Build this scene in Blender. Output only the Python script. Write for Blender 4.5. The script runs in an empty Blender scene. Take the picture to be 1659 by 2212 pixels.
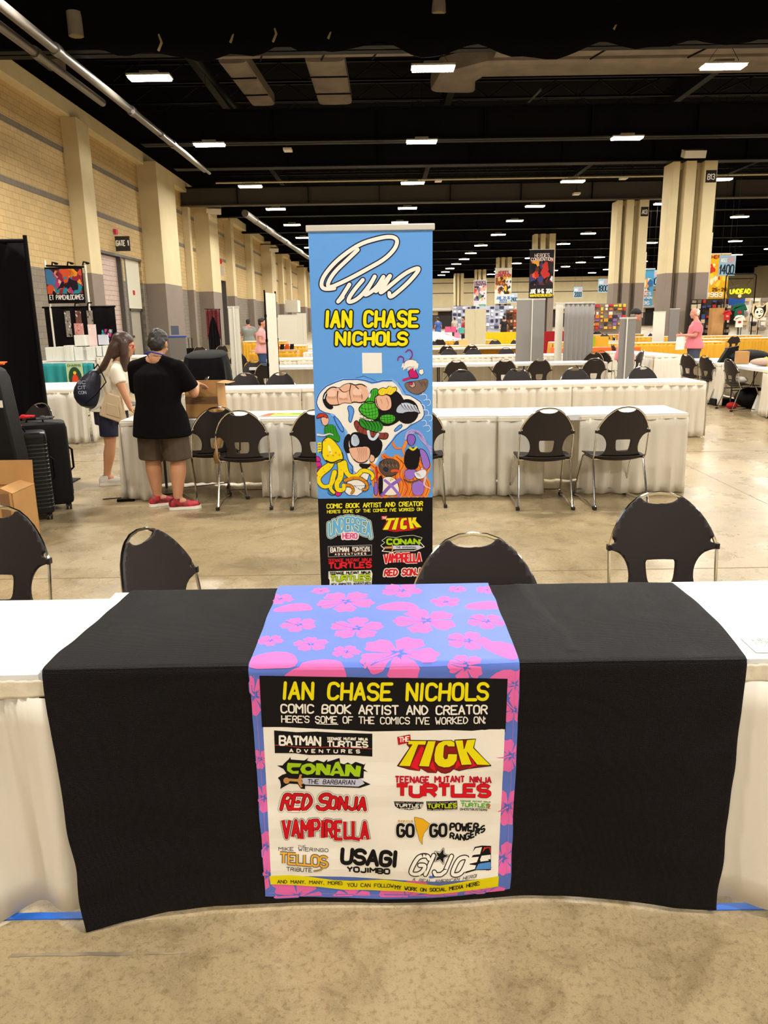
import bpy, bmesh, math, random
from mathutils import Vector, Matrix, noise
from mathutils.geometry import tessellate_polygon
PI = math.pi
S = bpy.context.scene
COL = S.collection
random.seed(7)

# ---------------------------------------------------------------- camera, world, exposure
pitch, roll = math.radians(14.07), math.radians(0.9)
fw = Vector((0, math.cos(pitch), -math.sin(pitch)))
up0 = Vector((0, math.sin(pitch), math.cos(pitch)))
rt0 = Vector((1, 0, 0))
rt = rt0 * math.cos(roll) - up0 * math.sin(roll)
up = up0 * math.cos(roll) + rt0 * math.sin(roll)
cam = bpy.data.cameras.new('camera')
cam.sensor_fit = 'VERTICAL'; cam.sensor_height = 36; cam.sensor_width = 27
cam.lens = 1660 * 36 / 2212
cam.clip_start = .05; cam.clip_end = 400
camo = bpy.data.objects.new('camera', cam); COL.objects.link(camo)
camo.matrix_world = Matrix(((rt.x, up.x, -fw.x, 0), (rt.y, up.y, -fw.y, 0), (rt.z, up.z, -fw.z, 1.64), (0, 0, 0, 1)))
S.camera = camo
w = bpy.data.worlds.new('world'); S.world = w; w.use_nodes = True
w.node_tree.nodes['Background'].inputs[0].default_value = (1, .93, .82, 1)
w.node_tree.nodes['Background'].inputs[1].default_value = .02
S.view_settings.view_transform = 'Standard'
S.view_settings.look = 'None'
S.view_settings.gamma = 1
S.view_settings.use_curve_mapping = False
S.view_settings.exposure = 0.3
LAMP_WATTS = 330
LAMP_COLOR = (1, .955, .88)
S.cycles.use_denoising = True
S.cycles.max_bounces = 7
S.cycles.diffuse_bounces = 4
S.cycles.glossy_bounces = 3
S.cycles.sample_clamp_indirect = 6
# ---------------------------------------------------------------- materials
def lin(h):
    h = h.lstrip('#'); o = []
    for i in (0, 2, 4):
        c = int(h[i:i+2], 16) / 255
        o.append(c / 12.92 if c <= .04045 else ((c + .055) / 1.055) ** 2.4)
    return tuple(o) + (1,)
MATS = {}
def mat(name, col, rough=.6, metal=0, spec=.5, mix=None, bump=None, emit=None, sheen=0, trans=0, coat=0):
    """mix=(scale, colour2, detail) noise blend; bump=(scale, strength)"""
    if name in MATS: return MATS[name]
    m = bpy.data.materials.new(name); m.use_nodes = True; MATS[name] = m
    nt = m.node_tree; b = nt.nodes['Principled BSDF']; N = nt.nodes.new; L = nt.links.new
    b.inputs['Base Color'].default_value = lin(col)
    b.inputs['Roughness'].default_value = rough
    b.inputs['Metallic'].default_value = metal
    b.inputs['Specular IOR Level'].default_value = spec
    if coat: b.inputs['Coat Weight'].default_value = coat; b.inputs['Coat Roughness'].default_value = .08
    if sheen: b.inputs['Sheen Weight'].default_value = sheen
    if trans: b.inputs['Transmission Weight'].default_value = trans
    if emit:
        b.inputs['Emission Color'].default_value = lin(emit[0]); b.inputs['Emission Strength'].default_value = emit[1]
    if mix or bump: tc = N('ShaderNodeTexCoord')
    if mix:
        n = N('ShaderNodeTexNoise'); n.inputs['Scale'].default_value = mix[0]; n.inputs['Detail'].default_value = mix[2] if len(mix) > 2 else 3
        L(tc.outputs['Object'], n.inputs['Vector'])
        r = N('ShaderNodeValToRGB'); r.color_ramp.elements[0].position = .35; r.color_ramp.elements[1].position = .65
        r.color_ramp.elements[0].color = lin(col); r.color_ramp.elements[1].color = lin(mix[1])
        L(n.outputs['Fac'], r.inputs[0]); L(r.outputs[0], b.inputs['Base Color'])
    if bump:
        n = N('ShaderNodeTexNoise'); n.inputs['Scale'].default_value = bump[0]; n.inputs['Detail'].default_value = 4
        L(tc.outputs['Object'], n.inputs['Vector'])
        bp = N('ShaderNodeBump'); bp.inputs['Strength'].default_value = bump[1]; bp.inputs['Distance'].default_value = .01
        L(n.outputs['Fac'], bp.inputs['Height']); L(bp.outputs[0], b.inputs['Normal'])
    return m
def cloth_mat(name, col, trans=.35, **k):
    m = mat(name, col, **k); nt = m.node_tree; b = nt.nodes['Principled BSDF']; out = nt.nodes['Material Output']
    t = nt.nodes.new('ShaderNodeBsdfTranslucent'); t.inputs[0].default_value = lin(col); x = nt.nodes.new('ShaderNodeMixShader'); x.inputs[0].default_value = trans
    nt.links.new(b.outputs[0], x.inputs[1]); nt.links.new(t.outputs[0], x.inputs[2]); nt.links.new(x.outputs[0], out.inputs[0]); return m
def ink(h):
    return mat('ink_' + h, h, .75, spec=.2)

# ---------------------------------------------------------------- objects
def tag(o, label=None, cat=None, group=None, kind=None):
    if label: o['label'] = label
    if cat: o['category'] = cat
    if group: o['group'] = group
    if kind: o['kind'] = kind
    return o
def thing(name, label, cat, loc=(0, 0, 0), rz=0, group=None):
    o = bpy.data.objects.new(name, None); COL.objects.link(o); o.empty_display_size = .1
    o.location = loc; o.rotation_euler = (0, 0, rz)
    return tag(o, label, cat, group)
def kids(o):
    return [c for c in COL.objects if c.parent == o]
def dup(root, loc, rz=0, label=None, group=None, _p=None):
    c = root.copy(); COL.objects.link(c)
    if _p: c.parent = _p
    else:
        c.location = loc; c.rotation_euler = (0, 0, rz)
        if label: c['label'] = label
        if group: c['group'] = group
    for k in CH.get(root.name, []):
        dup(k, None, 0, None, None, c)
    return c
CH = {}

class MB:
    def __init__(s): s.v = []; s.f = []; s.mi = []; s.mats = []
    def _m(s, m):
        if m not in s.mats: s.mats.append(m)
        return s.mats.index(m)
    def add(s, vs, fs, m):
        o = len(s.v); s.v += [tuple(v) for v in vs]; i = s._m(m)
        for f in fs: s.f.append([a + o for a in f]); s.mi.append(i)
        return s
    def box(s, c, d, m, rz=0, tilt=0):
        x, y, z = d[0] / 2, d[1] / 2, d[2] / 2; R = Matrix.Rotation(rz, 3, 'Z') @ Matrix.Rotation(tilt, 3, 'X')
        vs = [Vector(c) + R @ Vector((i * x, j * y, k * z)) for i in (-1, 1) for j in (-1, 1) for k in (-1, 1)]
        return s.add(vs, [(0, 1, 3, 2), (4, 6, 7, 5), (0, 4, 5, 1), (2, 3, 7, 6), (0, 2, 6, 4), (1, 5, 7, 3)], m)
    def bx(s, x0, x1, y0, y1, z0, z1, m):
        return s.box(((x0 + x1) / 2, (y0 + y1) / 2, (z0 + z1) / 2), (x1 - x0, y1 - y0, z1 - z0), m)
    def rings(s, rings, m, cap=True, closed=True):
        n = len(rings[0]); vs = [p for r in rings for p in r]; fs = []
        for i in range(len(rings) - 1):
            for j in range(n if closed else n - 1):
                k = (j + 1) % n
                fs.append((i * n + j, i * n + k, (i + 1) * n + k, (i + 1) * n + j))
        if cap: fs += [tuple(range(n))[::-1], tuple((len(rings) - 1) * n + j for j in range(n))]
        return s.add(vs, fs, m)
    def tube(s, pts, r, m, n=8, cap=True, closed=False):
        pts = [Vector(p) for p in pts]; R = []; N = len(pts)
        rr = r if isinstance(r, (list, tuple)) else [r] * N
        t0 = None; u = None
        for i, p in enumerate(pts):
            a = pts[(i - 1) % N] if closed or i > 0 else p; b = pts[(i + 1) % N] if closed or i < N - 1 else p
            t = (b - a).normalized() if (b - a).length > 1e-9 else Vector((0, 0, 1))
            if u is None:
                u = t.orthogonal().normalized()
            else:
                u = (u - t * u.dot(t)); u = u.normalized() if u.length > 1e-6 else t.orthogonal().normalized()
            v = t.cross(u)
            R.append([p + (u * math.cos(2 * PI * k / n) + v * math.sin(2 * PI * k / n)) * rr[i] for k in range(n)])
        if closed: R.append(R[0]); cap = False
        return s.rings(R, m, cap)
    def cyl(s, a, b, r, m, r2=None, n=12): return s.tube([a, b], [r, r if r2 is None else r2], m, n)
    def ell(s, c, r, m, n=12, k=8):
        if not isinstance(r, (tuple, list)): r = (r, r, r)
        R = []
        for i in range(k + 1):
            t = PI * i / k; t = min(max(t, .02), PI - .02)
            R.append([(c[0] + r[0] * math.sin(t) * math.cos(2 * PI * j / n), c[1] + r[1] * math.sin(t) * math.sin(2 * PI * j / n), c[2] - r[2] * math.cos(t)) for j in range(n)])
        return s.rings(R, m)
    def grid(s, fn, nu, nv, m):
        vs = [fn(i / nu, j / nv) for j in range(nv + 1) for i in range(nu + 1)]
        return s.add(vs, [(j * (nu + 1) + i, j * (nu + 1) + i + 1, (j + 1) * (nu + 1) + i + 1, (j + 1) * (nu + 1) + i) for j in range(nv) for i in range(nu)], m)
    def prism(s, poly, fn, m, t=1):
        """poly 2d, fn(x,y,k) -> 3d for k = 0/1 side"""
        n = len(poly); vs = [fn(x, y, 0) for x, y in poly] + [fn(x, y, 1) for x, y in poly]
        tr = tessellate_polygon([[Vector((x, y, 0)) for x, y in poly]])
        fs = [tuple(a) for a in tr] + [tuple(b + n for b in a)[::-1] for a in tr] + [(i, (i + 1) % n, n + (i + 1) % n, n + i) for i in range(n)]
        return s.add(vs, fs, m)
    def build(s, name, parent=None, smooth=True, ang=.7, solid=0, bevel=0, sub=0, loc=None):
        me = bpy.data.meshes.new(name); me.from_pydata(s.v, [], s.f)
        for m in s.mats: me.materials.append(m)
        me.polygons.foreach_set('material_index', s.mi)
        bm = bmesh.new(); bm.from_mesh(me); bmesh.ops.recalc_face_normals(bm, faces=bm.faces); bm.to_mesh(me); bm.free()
        if smooth: me.shade_smooth(); me.set_sharp_from_angle(angle=ang)
        return link(name, me, parent, solid, bevel, sub, loc)
def link(name, me, parent=None, solid=0, bevel=0, sub=0, loc=None):
    o = bpy.data.objects.new(name, me); COL.objects.link(o)
    if parent: o.parent = parent; CH.setdefault(parent.name, []).append(o)
    if loc: o.location = loc
    if solid:
        d = o.modifiers.new('solid', 'SOLIDIFY'); d.thickness = solid; d.offset = 0
    if bevel:
        d = o.modifiers.new('bevel', 'BEVEL'); d.width = bevel; d.segments = 2; d.limit_method = 'ANGLE'
    if sub:
        d = o.modifiers.new('sub', 'SUBSURF'); d.levels = sub; d.render_levels = sub
    return o
def arc(cx, cy, r, a0, a1, n, ry=None):
    ry = ry or r
    return [(cx + r * math.cos(a0 + (a1 - a0) * i / n), cy + ry * math.sin(a0 + (a1 - a0) * i / n)) for i in range(n + 1)]
def nz(x, y, z=0, s=1): return noise.noise(Vector((x * s, y * s, z)))

def sheet(outer, holes, fn, m, cu=(), cv=()):
    """planar outline with holes, cut by u/v lines, bent by fn(u,v) -> 3d"""
    loops = [outer] + list(holes); pts = [p for l in loops for p in l]
    tr = tessellate_polygon([[Vector((x, y, 0)) for x, y in l] for l in loops])
    bm = bmesh.new(); vs = [bm.verts.new((x, y, 0)) for x, y in pts]
    for t in tr:
        try: bm.faces.new([vs[i] for i in t])
        except ValueError: pass
    for k, cs in ((0, cu), (1, cv)):
        for c in cs:
            co = [0, 0, 0]; no = [0, 0, 0]; co[k] = c; no[k] = 1
            bmesh.ops.bisect_plane(bm, geom=bm.verts[:] + bm.edges[:] + bm.faces[:], plane_co=co, plane_no=no)
    bmesh.ops.dissolve_degenerate(bm, dist=1e-5, edges=bm.edges[:])
    for v in bm.verts: v.co = fn(v.co.x, v.co.y)
    me = bpy.data.meshes.new('sheet'); bm.to_mesh(me); bm.free(); me.materials.append(m)
    me.shade_smooth()
    return me
def frange(a, b, st):
    n = max(1, int(round((b - a) / st))); return [a + (b - a) * i / n for i in range(n + 1)]

# ---------------------------------------------------------------- lettering and printed artwork
GL = {'A': '00 26 40|12 32', 'B': '00 06 36 45 44 33 03|33 42 41 30 00', 'C': '45 36 16 05 01 10 30 41', 'D': '00 06 26 44 42 20 00',
 'E': '46 06 00 40|03 33', 'F': '46 06 00|03 33', 'G': '45 36 16 05 01 10 30 41 43 23', 'H': '06 00|46 40|03 43', 'I': '06 00', 'J': '46 41 30 10 01',
 'K': '06 00|46 03 40', 'L': '06 00 40', 'M': '00 06 23 46 40', 'N': '00 06 40 46', 'O': '16 05 01 10 30 41 45 36 16', 'P': '00 06 36 45 44 33 03',
 'Q': '16 05 01 10 30 41 45 36 16|22 40', 'R': '00 06 36 45 44 33 03|23 40', 'S': '45 36 16 05 04 13 33 42 41 30 10 01', 'T': '06 46|26 20',
 'U': '06 01 10 30 41 46', 'V': '06 20 46', 'W': '06 10 23 30 46', 'X': '06 40|46 00', 'Y': '06 23 46|23 20', 'Z': '06 46 00 40',
 '0': '16 05 01 10 30 41 45 36 16', '1': '04 16 10', '2': '05 16 36 45 44 00 40', '3': '05 16 36 45 44 33 13|33 42 41 30 10 01', '4': '30 36 02 42',
 '5': '46 06 03 33 42 41 30 10 01', '6': '45 36 16 05 01 10 30 41 42 33 03', '7': '06 46 20', '8': '13 04 05 16 36 45 44 33 13 02 01 10 30 41 42 33',
 '9': '43 13 04 05 16 36 45 41 30 10 01', "'": '06 05', ',': '00 10', '.': '00 01', '!': '06 02|00 01', '-': '03 33', ':': '04 05|00 01', '_': '00 40'}
GW = {'I': 0, "'": 0, ',': 1, '.': 0, '!': 0, ':': 0, '1': 1.5, 'M': 4.6, 'W': 4.6, 'L': 3.3, ' ': 3.6}
ROUND = 'BCDGJOPQRSU0235689'
def cut(pts, closed=False):
    """rounds the corners of a line"""
    if closed: pts = list(pts) + [pts[0]]
    cl = pts[0] == pts[-1]; o = []
    for i in range(len(pts) - 1):
        (ax, ay), (bx_, by) = pts[i], pts[i + 1]
        k0 = 0 if (i == 0 and not cl) else .25; k1 = 1 if (i == len(pts) - 2 and not cl) else .75
        o += [(ax + (bx_ - ax) * k0, ay + (by - ay) * k0), (ax + (bx_ - ax) * k1, ay + (by - ay) * k1)]
    if cl: o.append(o[0])
    return o[:-1] if closed else o
class Art:
    """flat printed layers: collected in sheet coordinates, then laid on a surface by place(u, v, lift)"""
    small = False
    def __init__(s, step=.0003): s.p = []; s.step = step; s.k = 0; s.tr = lambda x, y: (x, y)
    def lift(s, layer): s.k += 1; return layer * s.step + (s.k % 40) * s.step * .012
    def poly(s, pts, col, layer=1, raw=False):
        q = [p if raw else s.tr(*p) for p in pts]; s.p.append((q, col, s.lift(layer)))
    def disc(s, c, r, col, layer=1, n=10, ry=None, a=0):
        ry = ry or r
        s.poly([(c[0] + r * math.cos(2 * PI * i / n) * math.cos(a) - ry * math.sin(2 * PI * i / n) * math.sin(a), c[1] + r * math.cos(2 * PI * i / n) * math.sin(a) + ry * math.sin(2 * PI * i / n) * math.cos(a)) for i in range(n)], col, layer)
    def stroke(s, pts, w, col, layer=1, caps=True, closed=False, taper=0):
        if closed: pts = list(pts) + [pts[0]]
        n = len(pts) - 1
        for i in range(n):
            (x0, y0), (x1, y1) = pts[i], pts[i + 1]; d = math.hypot(x1 - x0, y1 - y0)
            if d < 1e-9: continue
            w0 = w * (1 - taper * i / n) / 2; w1 = w * (1 - taper * (i + 1) / n) / 2
            dx, dy = (x1 - x0) / d, (y1 - y0) / d; e = 0 if caps else .5
            ax, ay, bx_, by = x0, y0, x1, y1
            if not caps and (i or closed): s.disc((x0, y0), w0, col, layer, 10)
            s.poly([(ax - dy * w0, ay + dx * w0), (bx_ - dy * w1, by + dx * w1), (bx_ + dy * w1, by - dx * w1), (ax + dy * w0, ay - dx * w0)], col, layer)
            if caps:
                s.disc((x0, y0), w0, col, layer, 8)
                if i == n - 1: s.disc((x1, y1), w1, col, layer, 8)
    def text(s, t, x0, y0, x1, h, w, col, layer=2, outs=(), slant=0, caps=True, warp=None, gap=1.3, down=1, jit=0, rnd=None):
        """t from x0 to x1, baseline y0, cap height h; down=1 when y grows downwards"""
        rs = random.Random(hash(len(t)) + 3); adv = 0; gl = []
        for c in t:
            wd = GW.get(c, 4)
            if c == 'I': wd = 1; adv += .0
            if c in GL: gl.append((c, adv + (.5 if c == 'I' else 0)))
            adv += wd + gap
        adv -= gap; sx = (x1 - x0) / max(adv, 1e-6); sy = h / 6
        for c, a in gl:
            ja = rs.uniform(-jit, jit); jy = rs.uniform(-jit, jit) * h * .3
            for st in GL[c].split('|'):
                pts = [(float(q[0]), float(q[1])) for q in st.split()]
                if GW.get(c, 4) > 4: pts = [(p[0] * 1.15, p[1]) for p in pts]
                if c in ROUND if rnd is None else rnd:
                    pts = cut(pts) if w < 3 and s.small else cut(cut(pts))
                q = []
                for px, py in pts:
                    X = x0 + (a + px + slant * py / 1.5 + ja * (py - 3) * .5) * sx; Y = y0 - down * (py * sy + jy)
                    q.append(warp(X, Y) if warp else (X, Y))
                s.stroke(q, w, col, layer, caps)
                for k, (ew, oc) in enumerate(outs): s.stroke(q, w + ew, oc, layer - .5 * (k + 1), caps)
    def build(s, name, place, parent=None, cu=(), cv=(), base=None):
        """base = optional MB to add the print to (one mesh, many inks)"""
        by = {}
        for q, c, l in s.p: by.setdefault(c, []).append((q, l))
        mb = base or MB()
        for c, L in by.items():
            m = ink(c) if isinstance(c, str) else c
            bm = bmesh.new()
            for q, l in L:
                tr = tessellate_polygon([[Vector((x, y, 0)) for x, y in q]]) if len(q) > 4 else None
                vs = [bm.verts.new((x, y, l)) for x, y in q]
                for t in (tr or [tuple(range(len(q)))]):
                    try: bm.faces.new([vs[i] for i in t])
                    except ValueError: pass
            for k, cs in ((0, cu), (1, cv)):
                for cc in cs:
                    co = [0, 0, 0]; no = [0, 0, 0]; co[k] = cc; no[k] = 1
                    bmesh.ops.bisect_plane(bm, geom=bm.verts[:] + bm.edges[:] + bm.faces[:], plane_co=co, plane_no=no)
            bm.verts.index_update()
            mb.add([place(v.co.x, v.co.y, v.co.z) for v in bm.verts], [[v.index for v in f.verts] for f in bm.faces], m)
            bm.free()
        if base: return base
        me = bpy.data.meshes.new(name); me.from_pydata(mb.v, [], mb.f)
        for m in mb.mats: me.materials.append(m)
        me.polygons.foreach_set('material_index', mb.mi)
        return link(name, me, parent)
def keystone(c):
    a, b, cc, d, e, f, g, h = c
    return lambda x, y: ((a * x + b * y + cc) / (g * x + h * y + 1), (d * x + e * y + f) / (g * x + h * y + 1))
# ---------------------------------------------------------------- the hall
PAINT = 3.47
def paint_mat(name, hi, lo, bricks=False, strips=()):
    m = bpy.data.materials.new(name); m.use_nodes = True; nt = m.node_tree; b = nt.nodes['Principled BSDF']; N = nt.nodes.new; L = nt.links.new
    tc = N('ShaderNodeTexCoord'); sp = N('ShaderNodeSeparateXYZ'); L(tc.outputs['Object'], sp.inputs[0])
    def gt(v):
        n = N('ShaderNodeMath'); n.operation = 'GREATER_THAN'; L(sp.outputs['Z'], n.inputs[0]); n.inputs[1].default_value = v; return n.outputs[0]
    def mixc(f, a, c):
        n = N('ShaderNodeMix'); n.data_type = 'RGBA'; L(f, n.inputs['Factor'])
        for k, q in (('A', a), ('B', c)):
            i = [x for x in n.inputs if x.name == k and x.type == 'RGBA'][0]
            if isinstance(q, str): i.default_value = lin(q)
            else: L(q, i)
        return [x for x in n.outputs if x.type == 'RGBA'][0]
    c = mixc(gt(PAINT), lo, hi)
    for z0, z1, sc in strips:
        a = N('ShaderNodeMath'); a.operation = 'SUBTRACT'; L(gt(z0), a.inputs[0]); L(gt(z1), a.inputs[1]); c = mixc(a.outputs[0], c, sc)
    nn = N('ShaderNodeTexNoise'); nn.inputs['Scale'].default_value = 1.3; nn.inputs['Detail'].default_value = 6; L(tc.outputs['Object'], nn.inputs['Vector'])
    hv = N('ShaderNodeHueSaturation'); mr = N('ShaderNodeMapRange'); L(nn.outputs['Fac'], mr.inputs[0]); mr.inputs['To Min'].default_value = .88; mr.inputs['To Max'].default_value = 1.1
    L(mr.outputs[0], hv.inputs['Value']); L(c, hv.inputs['Color']); c = hv.outputs[0]
    if bricks:
        cb = N('ShaderNodeCombineXYZ'); L(sp.outputs['Y'], cb.inputs[0]); L(sp.outputs['Z'], cb.inputs[1])
        br = N('ShaderNodeTexBrick'); L(cb.outputs[0], br.inputs['Vector']); br.inputs['Scale'].default_value = 1
        br.inputs['Brick Width'].default_value = .42; br.inputs['Row Height'].default_value = .2; br.inputs['Mortar Size'].default_value = .012
        br.inputs['Color1'].default_value = (.93, .93, .93, 1); br.inputs['Color2'].default_value = (1.05, 1.05, 1.03, 1); br.inputs['Mortar'].default_value = (.72, .69, .64, 1)
        mu = N('ShaderNodeMix'); mu.data_type = 'RGBA'; mu.blend_type = 'MULTIPLY'; mu.inputs['Factor'].default_value = 1
        A = [x for x in mu.inputs if x.type == 'RGBA']; L(c, A[0]); L(br.outputs['Color'], A[1]); c = [x for x in mu.outputs if x.type == 'RGBA'][0]
        n2 = N('ShaderNodeTexNoise'); n2.inputs['Scale'].default_value = 18; L(tc.outputs['Object'], n2.inputs['Vector'])
        bp = N('ShaderNodeBump'); bp.inputs['Strength'].default_value = .6; bp.inputs['Distance'].default_value = .02; L(n2.outputs['Fac'], bp.inputs['Height']); L(bp.outputs[0], b.inputs['Normal'])
    L(c, b.inputs['Base Color']); b.inputs['Roughness'].default_value = .75; b.inputs['Specular IOR Level'].default_value = .25
    return m
def floor_mat():
    m = bpy.data.materials.new('polished_concrete'); m.use_nodes = True; nt = m.node_tree; b = nt.nodes['Principled BSDF']; N = nt.nodes.new; L = nt.links.new
    tc = N('ShaderNodeTexCoord')
    def noi(sc, det=6, rough=.6, dist=0):
        n = N('ShaderNodeTexNoise'); n.inputs['Scale'].default_value = sc; n.inputs['Detail'].default_value = det; n.inputs['Roughness'].default_value = rough; n.inputs['Distortion'].default_value = dist
        L(tc.outputs['Object'], n.inputs['Vector']); return n.outputs['Fac']
    def ramp(f, *st):
        r = N('ShaderNodeValToRGB'); e = r.color_ramp.elements
        e[0].position, e[0].color = st[0][0], lin(st[0][1]); e[1].position, e[1].color = st[-1][0], lin(st[-1][1])
        for p, c in st[1:-1]: q = e.new(p); q.color = lin(c)
        L(f, r.inputs[0]); return r.outputs[0]
    def mul(a, c, f=1, mode='MULTIPLY'):
        n = N('ShaderNodeMix'); n.data_type = 'RGBA'; n.blend_type = mode
        if isinstance(f, (int, float)): n.inputs['Factor'].default_value = f
        else: L(f, n.inputs['Factor'])
        A = [x for x in n.inputs if x.type == 'RGBA']; L(a, A[0]); L(c, A[1]); return [x for x in n.outputs if x.type == 'RGBA'][0]
    c = ramp(noi(.9, 8, .65, .6), (.3, '#938364'), (.5, '#a89673'), (.7, '#bca986'))
    c = mul(c, ramp(noi(5, 8, .7, 1.2), (.32, '#a79c8c'), (.5, '#f4f0ea'), (.7, '#ffffff')), .55)
    c = mul(c, ramp(noi(55, 6, .75), (.36, '#8a7d69'), (.5, '#ffffff'), (.8, '#ffffff')), .45)
    c = mul(c, ramp(noi(240, 3, .7), (.3, '#9a8c76'), (.45, '#ffffff'), (.8, '#ffffff')), .5)
    # fine cracks
    v = N('ShaderNodeTexVoronoi'); v.feature = 'DISTANCE_TO_EDGE'; v.inputs['Scale'].default_value = 1.1
    nn = N('ShaderNodeTexNoise'); nn.inputs['Scale'].default_value = 2.2; nn.inputs['Detail'].default_value = 7; L(tc.outputs['Object'], nn.inputs['Vector'])
    ad = N('ShaderNodeVectorMath'); ad.operation = 'ADD'; L(tc.outputs['Object'], ad.inputs[0]); L(nn.outputs['Color'], ad.inputs[1]); L(ad.outputs[0], v.inputs['Vector'])
    cr = ramp(v.outputs['Distance'], (0, '#6e604c'), (.006, '#ffffff'), (1, '#ffffff'))
    c = mul(c, cr, ramp(noi(.7, 2), (.5, '#000000'), (.62, '#999999')))
    L(c, b.inputs['Base Color'])
    rr = N('ShaderNodeMapRange'); L(noi(2.2, 6), rr.inputs[0]); rr.inputs['From Min'].default_value = .3; rr.inputs['From Max'].default_value = .7; rr.inputs['To Min'].default_value = .2; rr.inputs['To Max'].default_value = .4
    L(rr.outputs[0], b.inputs['Roughness']); b.inputs['Specular IOR Level'].default_value = .5
    bp = N('ShaderNodeBump'); bp.inputs['Strength'].default_value = .12; bp.inputs['Distance'].default_value = .004; L(noi(14, 8), bp.inputs['Height']); L(bp.outputs[0], b.inputs['Normal'])
    return m
def struct(name, mb, **k):
    return tag(mb.build(name, **k), kind='structure')
XL = -11.2; YF = 132
CREAM, GREY = '#dccba2', '#8d8176'
mwall = paint_mat('block_wall', '#c8ad7c', '#867d70', True, [(7.55, 7.75, '#7d7468'), (5.78, 5.98, '#7d7468')])
mpost = paint_mat('painted_concrete', '#d8c89f', '#8a7d72')
mblack = mat('ceiling_black', '#080708', .9, spec=.05, mix=(2, '#050405'))
mdark = mat('steel_black', '#0b0a0b', .6, spec=.12, mix=(3, '#070606'))
mduct = mat('duct_grey', '#85786a', .6, 0, mix=(1.2, '#71665a'))
mpipe = mat('pipe_grey', '#6d675f', .4, .6)
mwhite = mat('white_paint', '#e6e2d6', .5)
struct('floor', MB().bx(-14, 62, -14, YF + 1, -.2, 0, floor_mat()), smooth=False)
# floor control joints and scuffs
mj = mat('joint', '#75674f', .8)
b = MB()
for y in (4.86, 4.4, 9.35, 14.2): b.bx(-11, 30, y, y + .006, 0, .0015, mj)
for x in (-6.2, 3.4, 9.4): b.bx(x, x + .006, 4.4, 60, 0, .0012, mj)
struct('trim_1', b, smooth=False)
sc = mat('scuff', '#75695a', .6, mix=(9, '#a19274'))
b = MB(); rs = random.Random(3)
def smear(x, y, l, wd, a):
    pts = [(x + math.cos(a) * l * t / 6, y + math.sin(a) * l * t / 6 + rs.uniform(-.002, .002)) for t in range(7)]
    n = len(pts); lo = [(p[0], p[1] - wd * rs.uniform(.3, .6), .0013) for p in pts]; hi = [(p[0], p[1] + wd * rs.uniform(.3, .6), .0013) for p in pts]
    b.add(lo + hi, [(i, i + 1, n + i + 1, n + i) for i in range(n - 1)], sc)
smear(-1.02, 1.715, .33, .012, 0); smear(-.66, 1.712, .12, .006, .02); smear(-.52, 1.79, .03, .008, 1.3)
for i in range(26): smear(rs.uniform(-1.6, 3), rs.uniform(2.9, 6.2), rs.uniform(.05, .35), rs.uniform(.003, .008), rs.uniform(-.5, 1.2))
tag(b.build('floor_scuffs', smooth=False), 'dark smeared scuff marks on the concrete floor in front of the tables', 'scuff marks', kind='stuff')
b = MB(); tp = mat('blue_tape', '#1c63c8', .5)
b.bx(-1.35, -.84, 1.84, 1.865, 0, .003, tp)
tag(b.build('floor_tape', smooth=False), 'strip of blue tape on the floor under the left white skirt', 'tape')
b = MB().bx(.9, 1.5, 1.835, 1.86, 0, .003, tp)
tag(b.build('floor_tape', smooth=False), 'strip of blue tape on the floor under the right white skirt', 'tape')
# left wall with door recess
b = MB()
def wl(y0, y1, z0, z1): b.bx(XL - .8, XL, y0, y1, z0, z1, mwall)
D1 = (31.5, 37.8, 4.5); D2 = (54, 58.2, 4.5)
wl(-14, D1[0], 0, 8.75); wl(D1[0], D1[1], D1[2], 8.75); wl(D1[1], D2[0], 0, 8.75); wl(D2[0], D2[1], D2[2], 8.75); wl(D2[1], YF, 0, 8.75)
struct('wall_left', b, smooth=False)
b = MB()
b.bx(XL - .8, XL + .35, -14, YF, 8.75, 9.3, mpost)
struct('trim_2', b, smooth=False, bevel=.03)
struct('wall_left_upper', MB().bx(XL - .8, XL - .1, -14, YF, 9.3, 12.6, mblack), smooth=False)
pil = [(-6, .6, 1.2), (10.2, .9, 2.4), (20.9, .45, 1), (29.7, .55, 1.2), (38.4, .9, 3.2), (49.3, .9, 2.6), (58.6, .5, 1), (67.2, .5, 1.2), (76.1, .95, 3), (88.1, .5, 1), (95.7, .5, 1.2), (108.2, .95, 3), (120, .5, 1)]
b = MB()
for y, p, l in pil: b.bx(XL - .02, XL + p, y, y + l, 0, 8.75 if p < .8 else 8.9, mpost)
for y in (43, 46.5): b.bx(XL - .02, XL + .35, y, y + .5, 0, 8.75, mpost)
struct('trim_3', b, smooth=False, bevel=.02)
# roller door gate 1
md = mat('roller_door', '#cdb5aa', .6, mix=(6, '#c0a89c')); mj2 = mat('door_jamb', '#4a4640', .5); mpan = mat('door_panel', '#d9d6c3', .55)
t = thing('door_1', None, None, (XL, 31.5, 0)); t['kind'] = 'structure'
b = MB()
for k in range(22): b.box((-.2, 1.7, .1 + k * .2), (.05, 3.2, .19), md)
b.build('roller_shutter', t, smooth=False)
b = MB().bx(-.6, .02, .1, .25, 0, 4.5, mj2).bx(-.6, .02, 3.3, 3.45, 0, 4.5, mj2).bx(-.62, .03, 0, 6.3, 4.42, 4.52, mj2); b.build('door_frame', t, smooth=False)
b = MB().bx(-.5, -.1, 3.45, 4.1, 0, 4.42, mwall); b.build('block_pier', t, smooth=False)
b = MB().bx(-.3, -.1, 4.3, 6.2, 2.3, 4.42, mpan); b.build('upper_panel', t, smooth=False)
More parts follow.
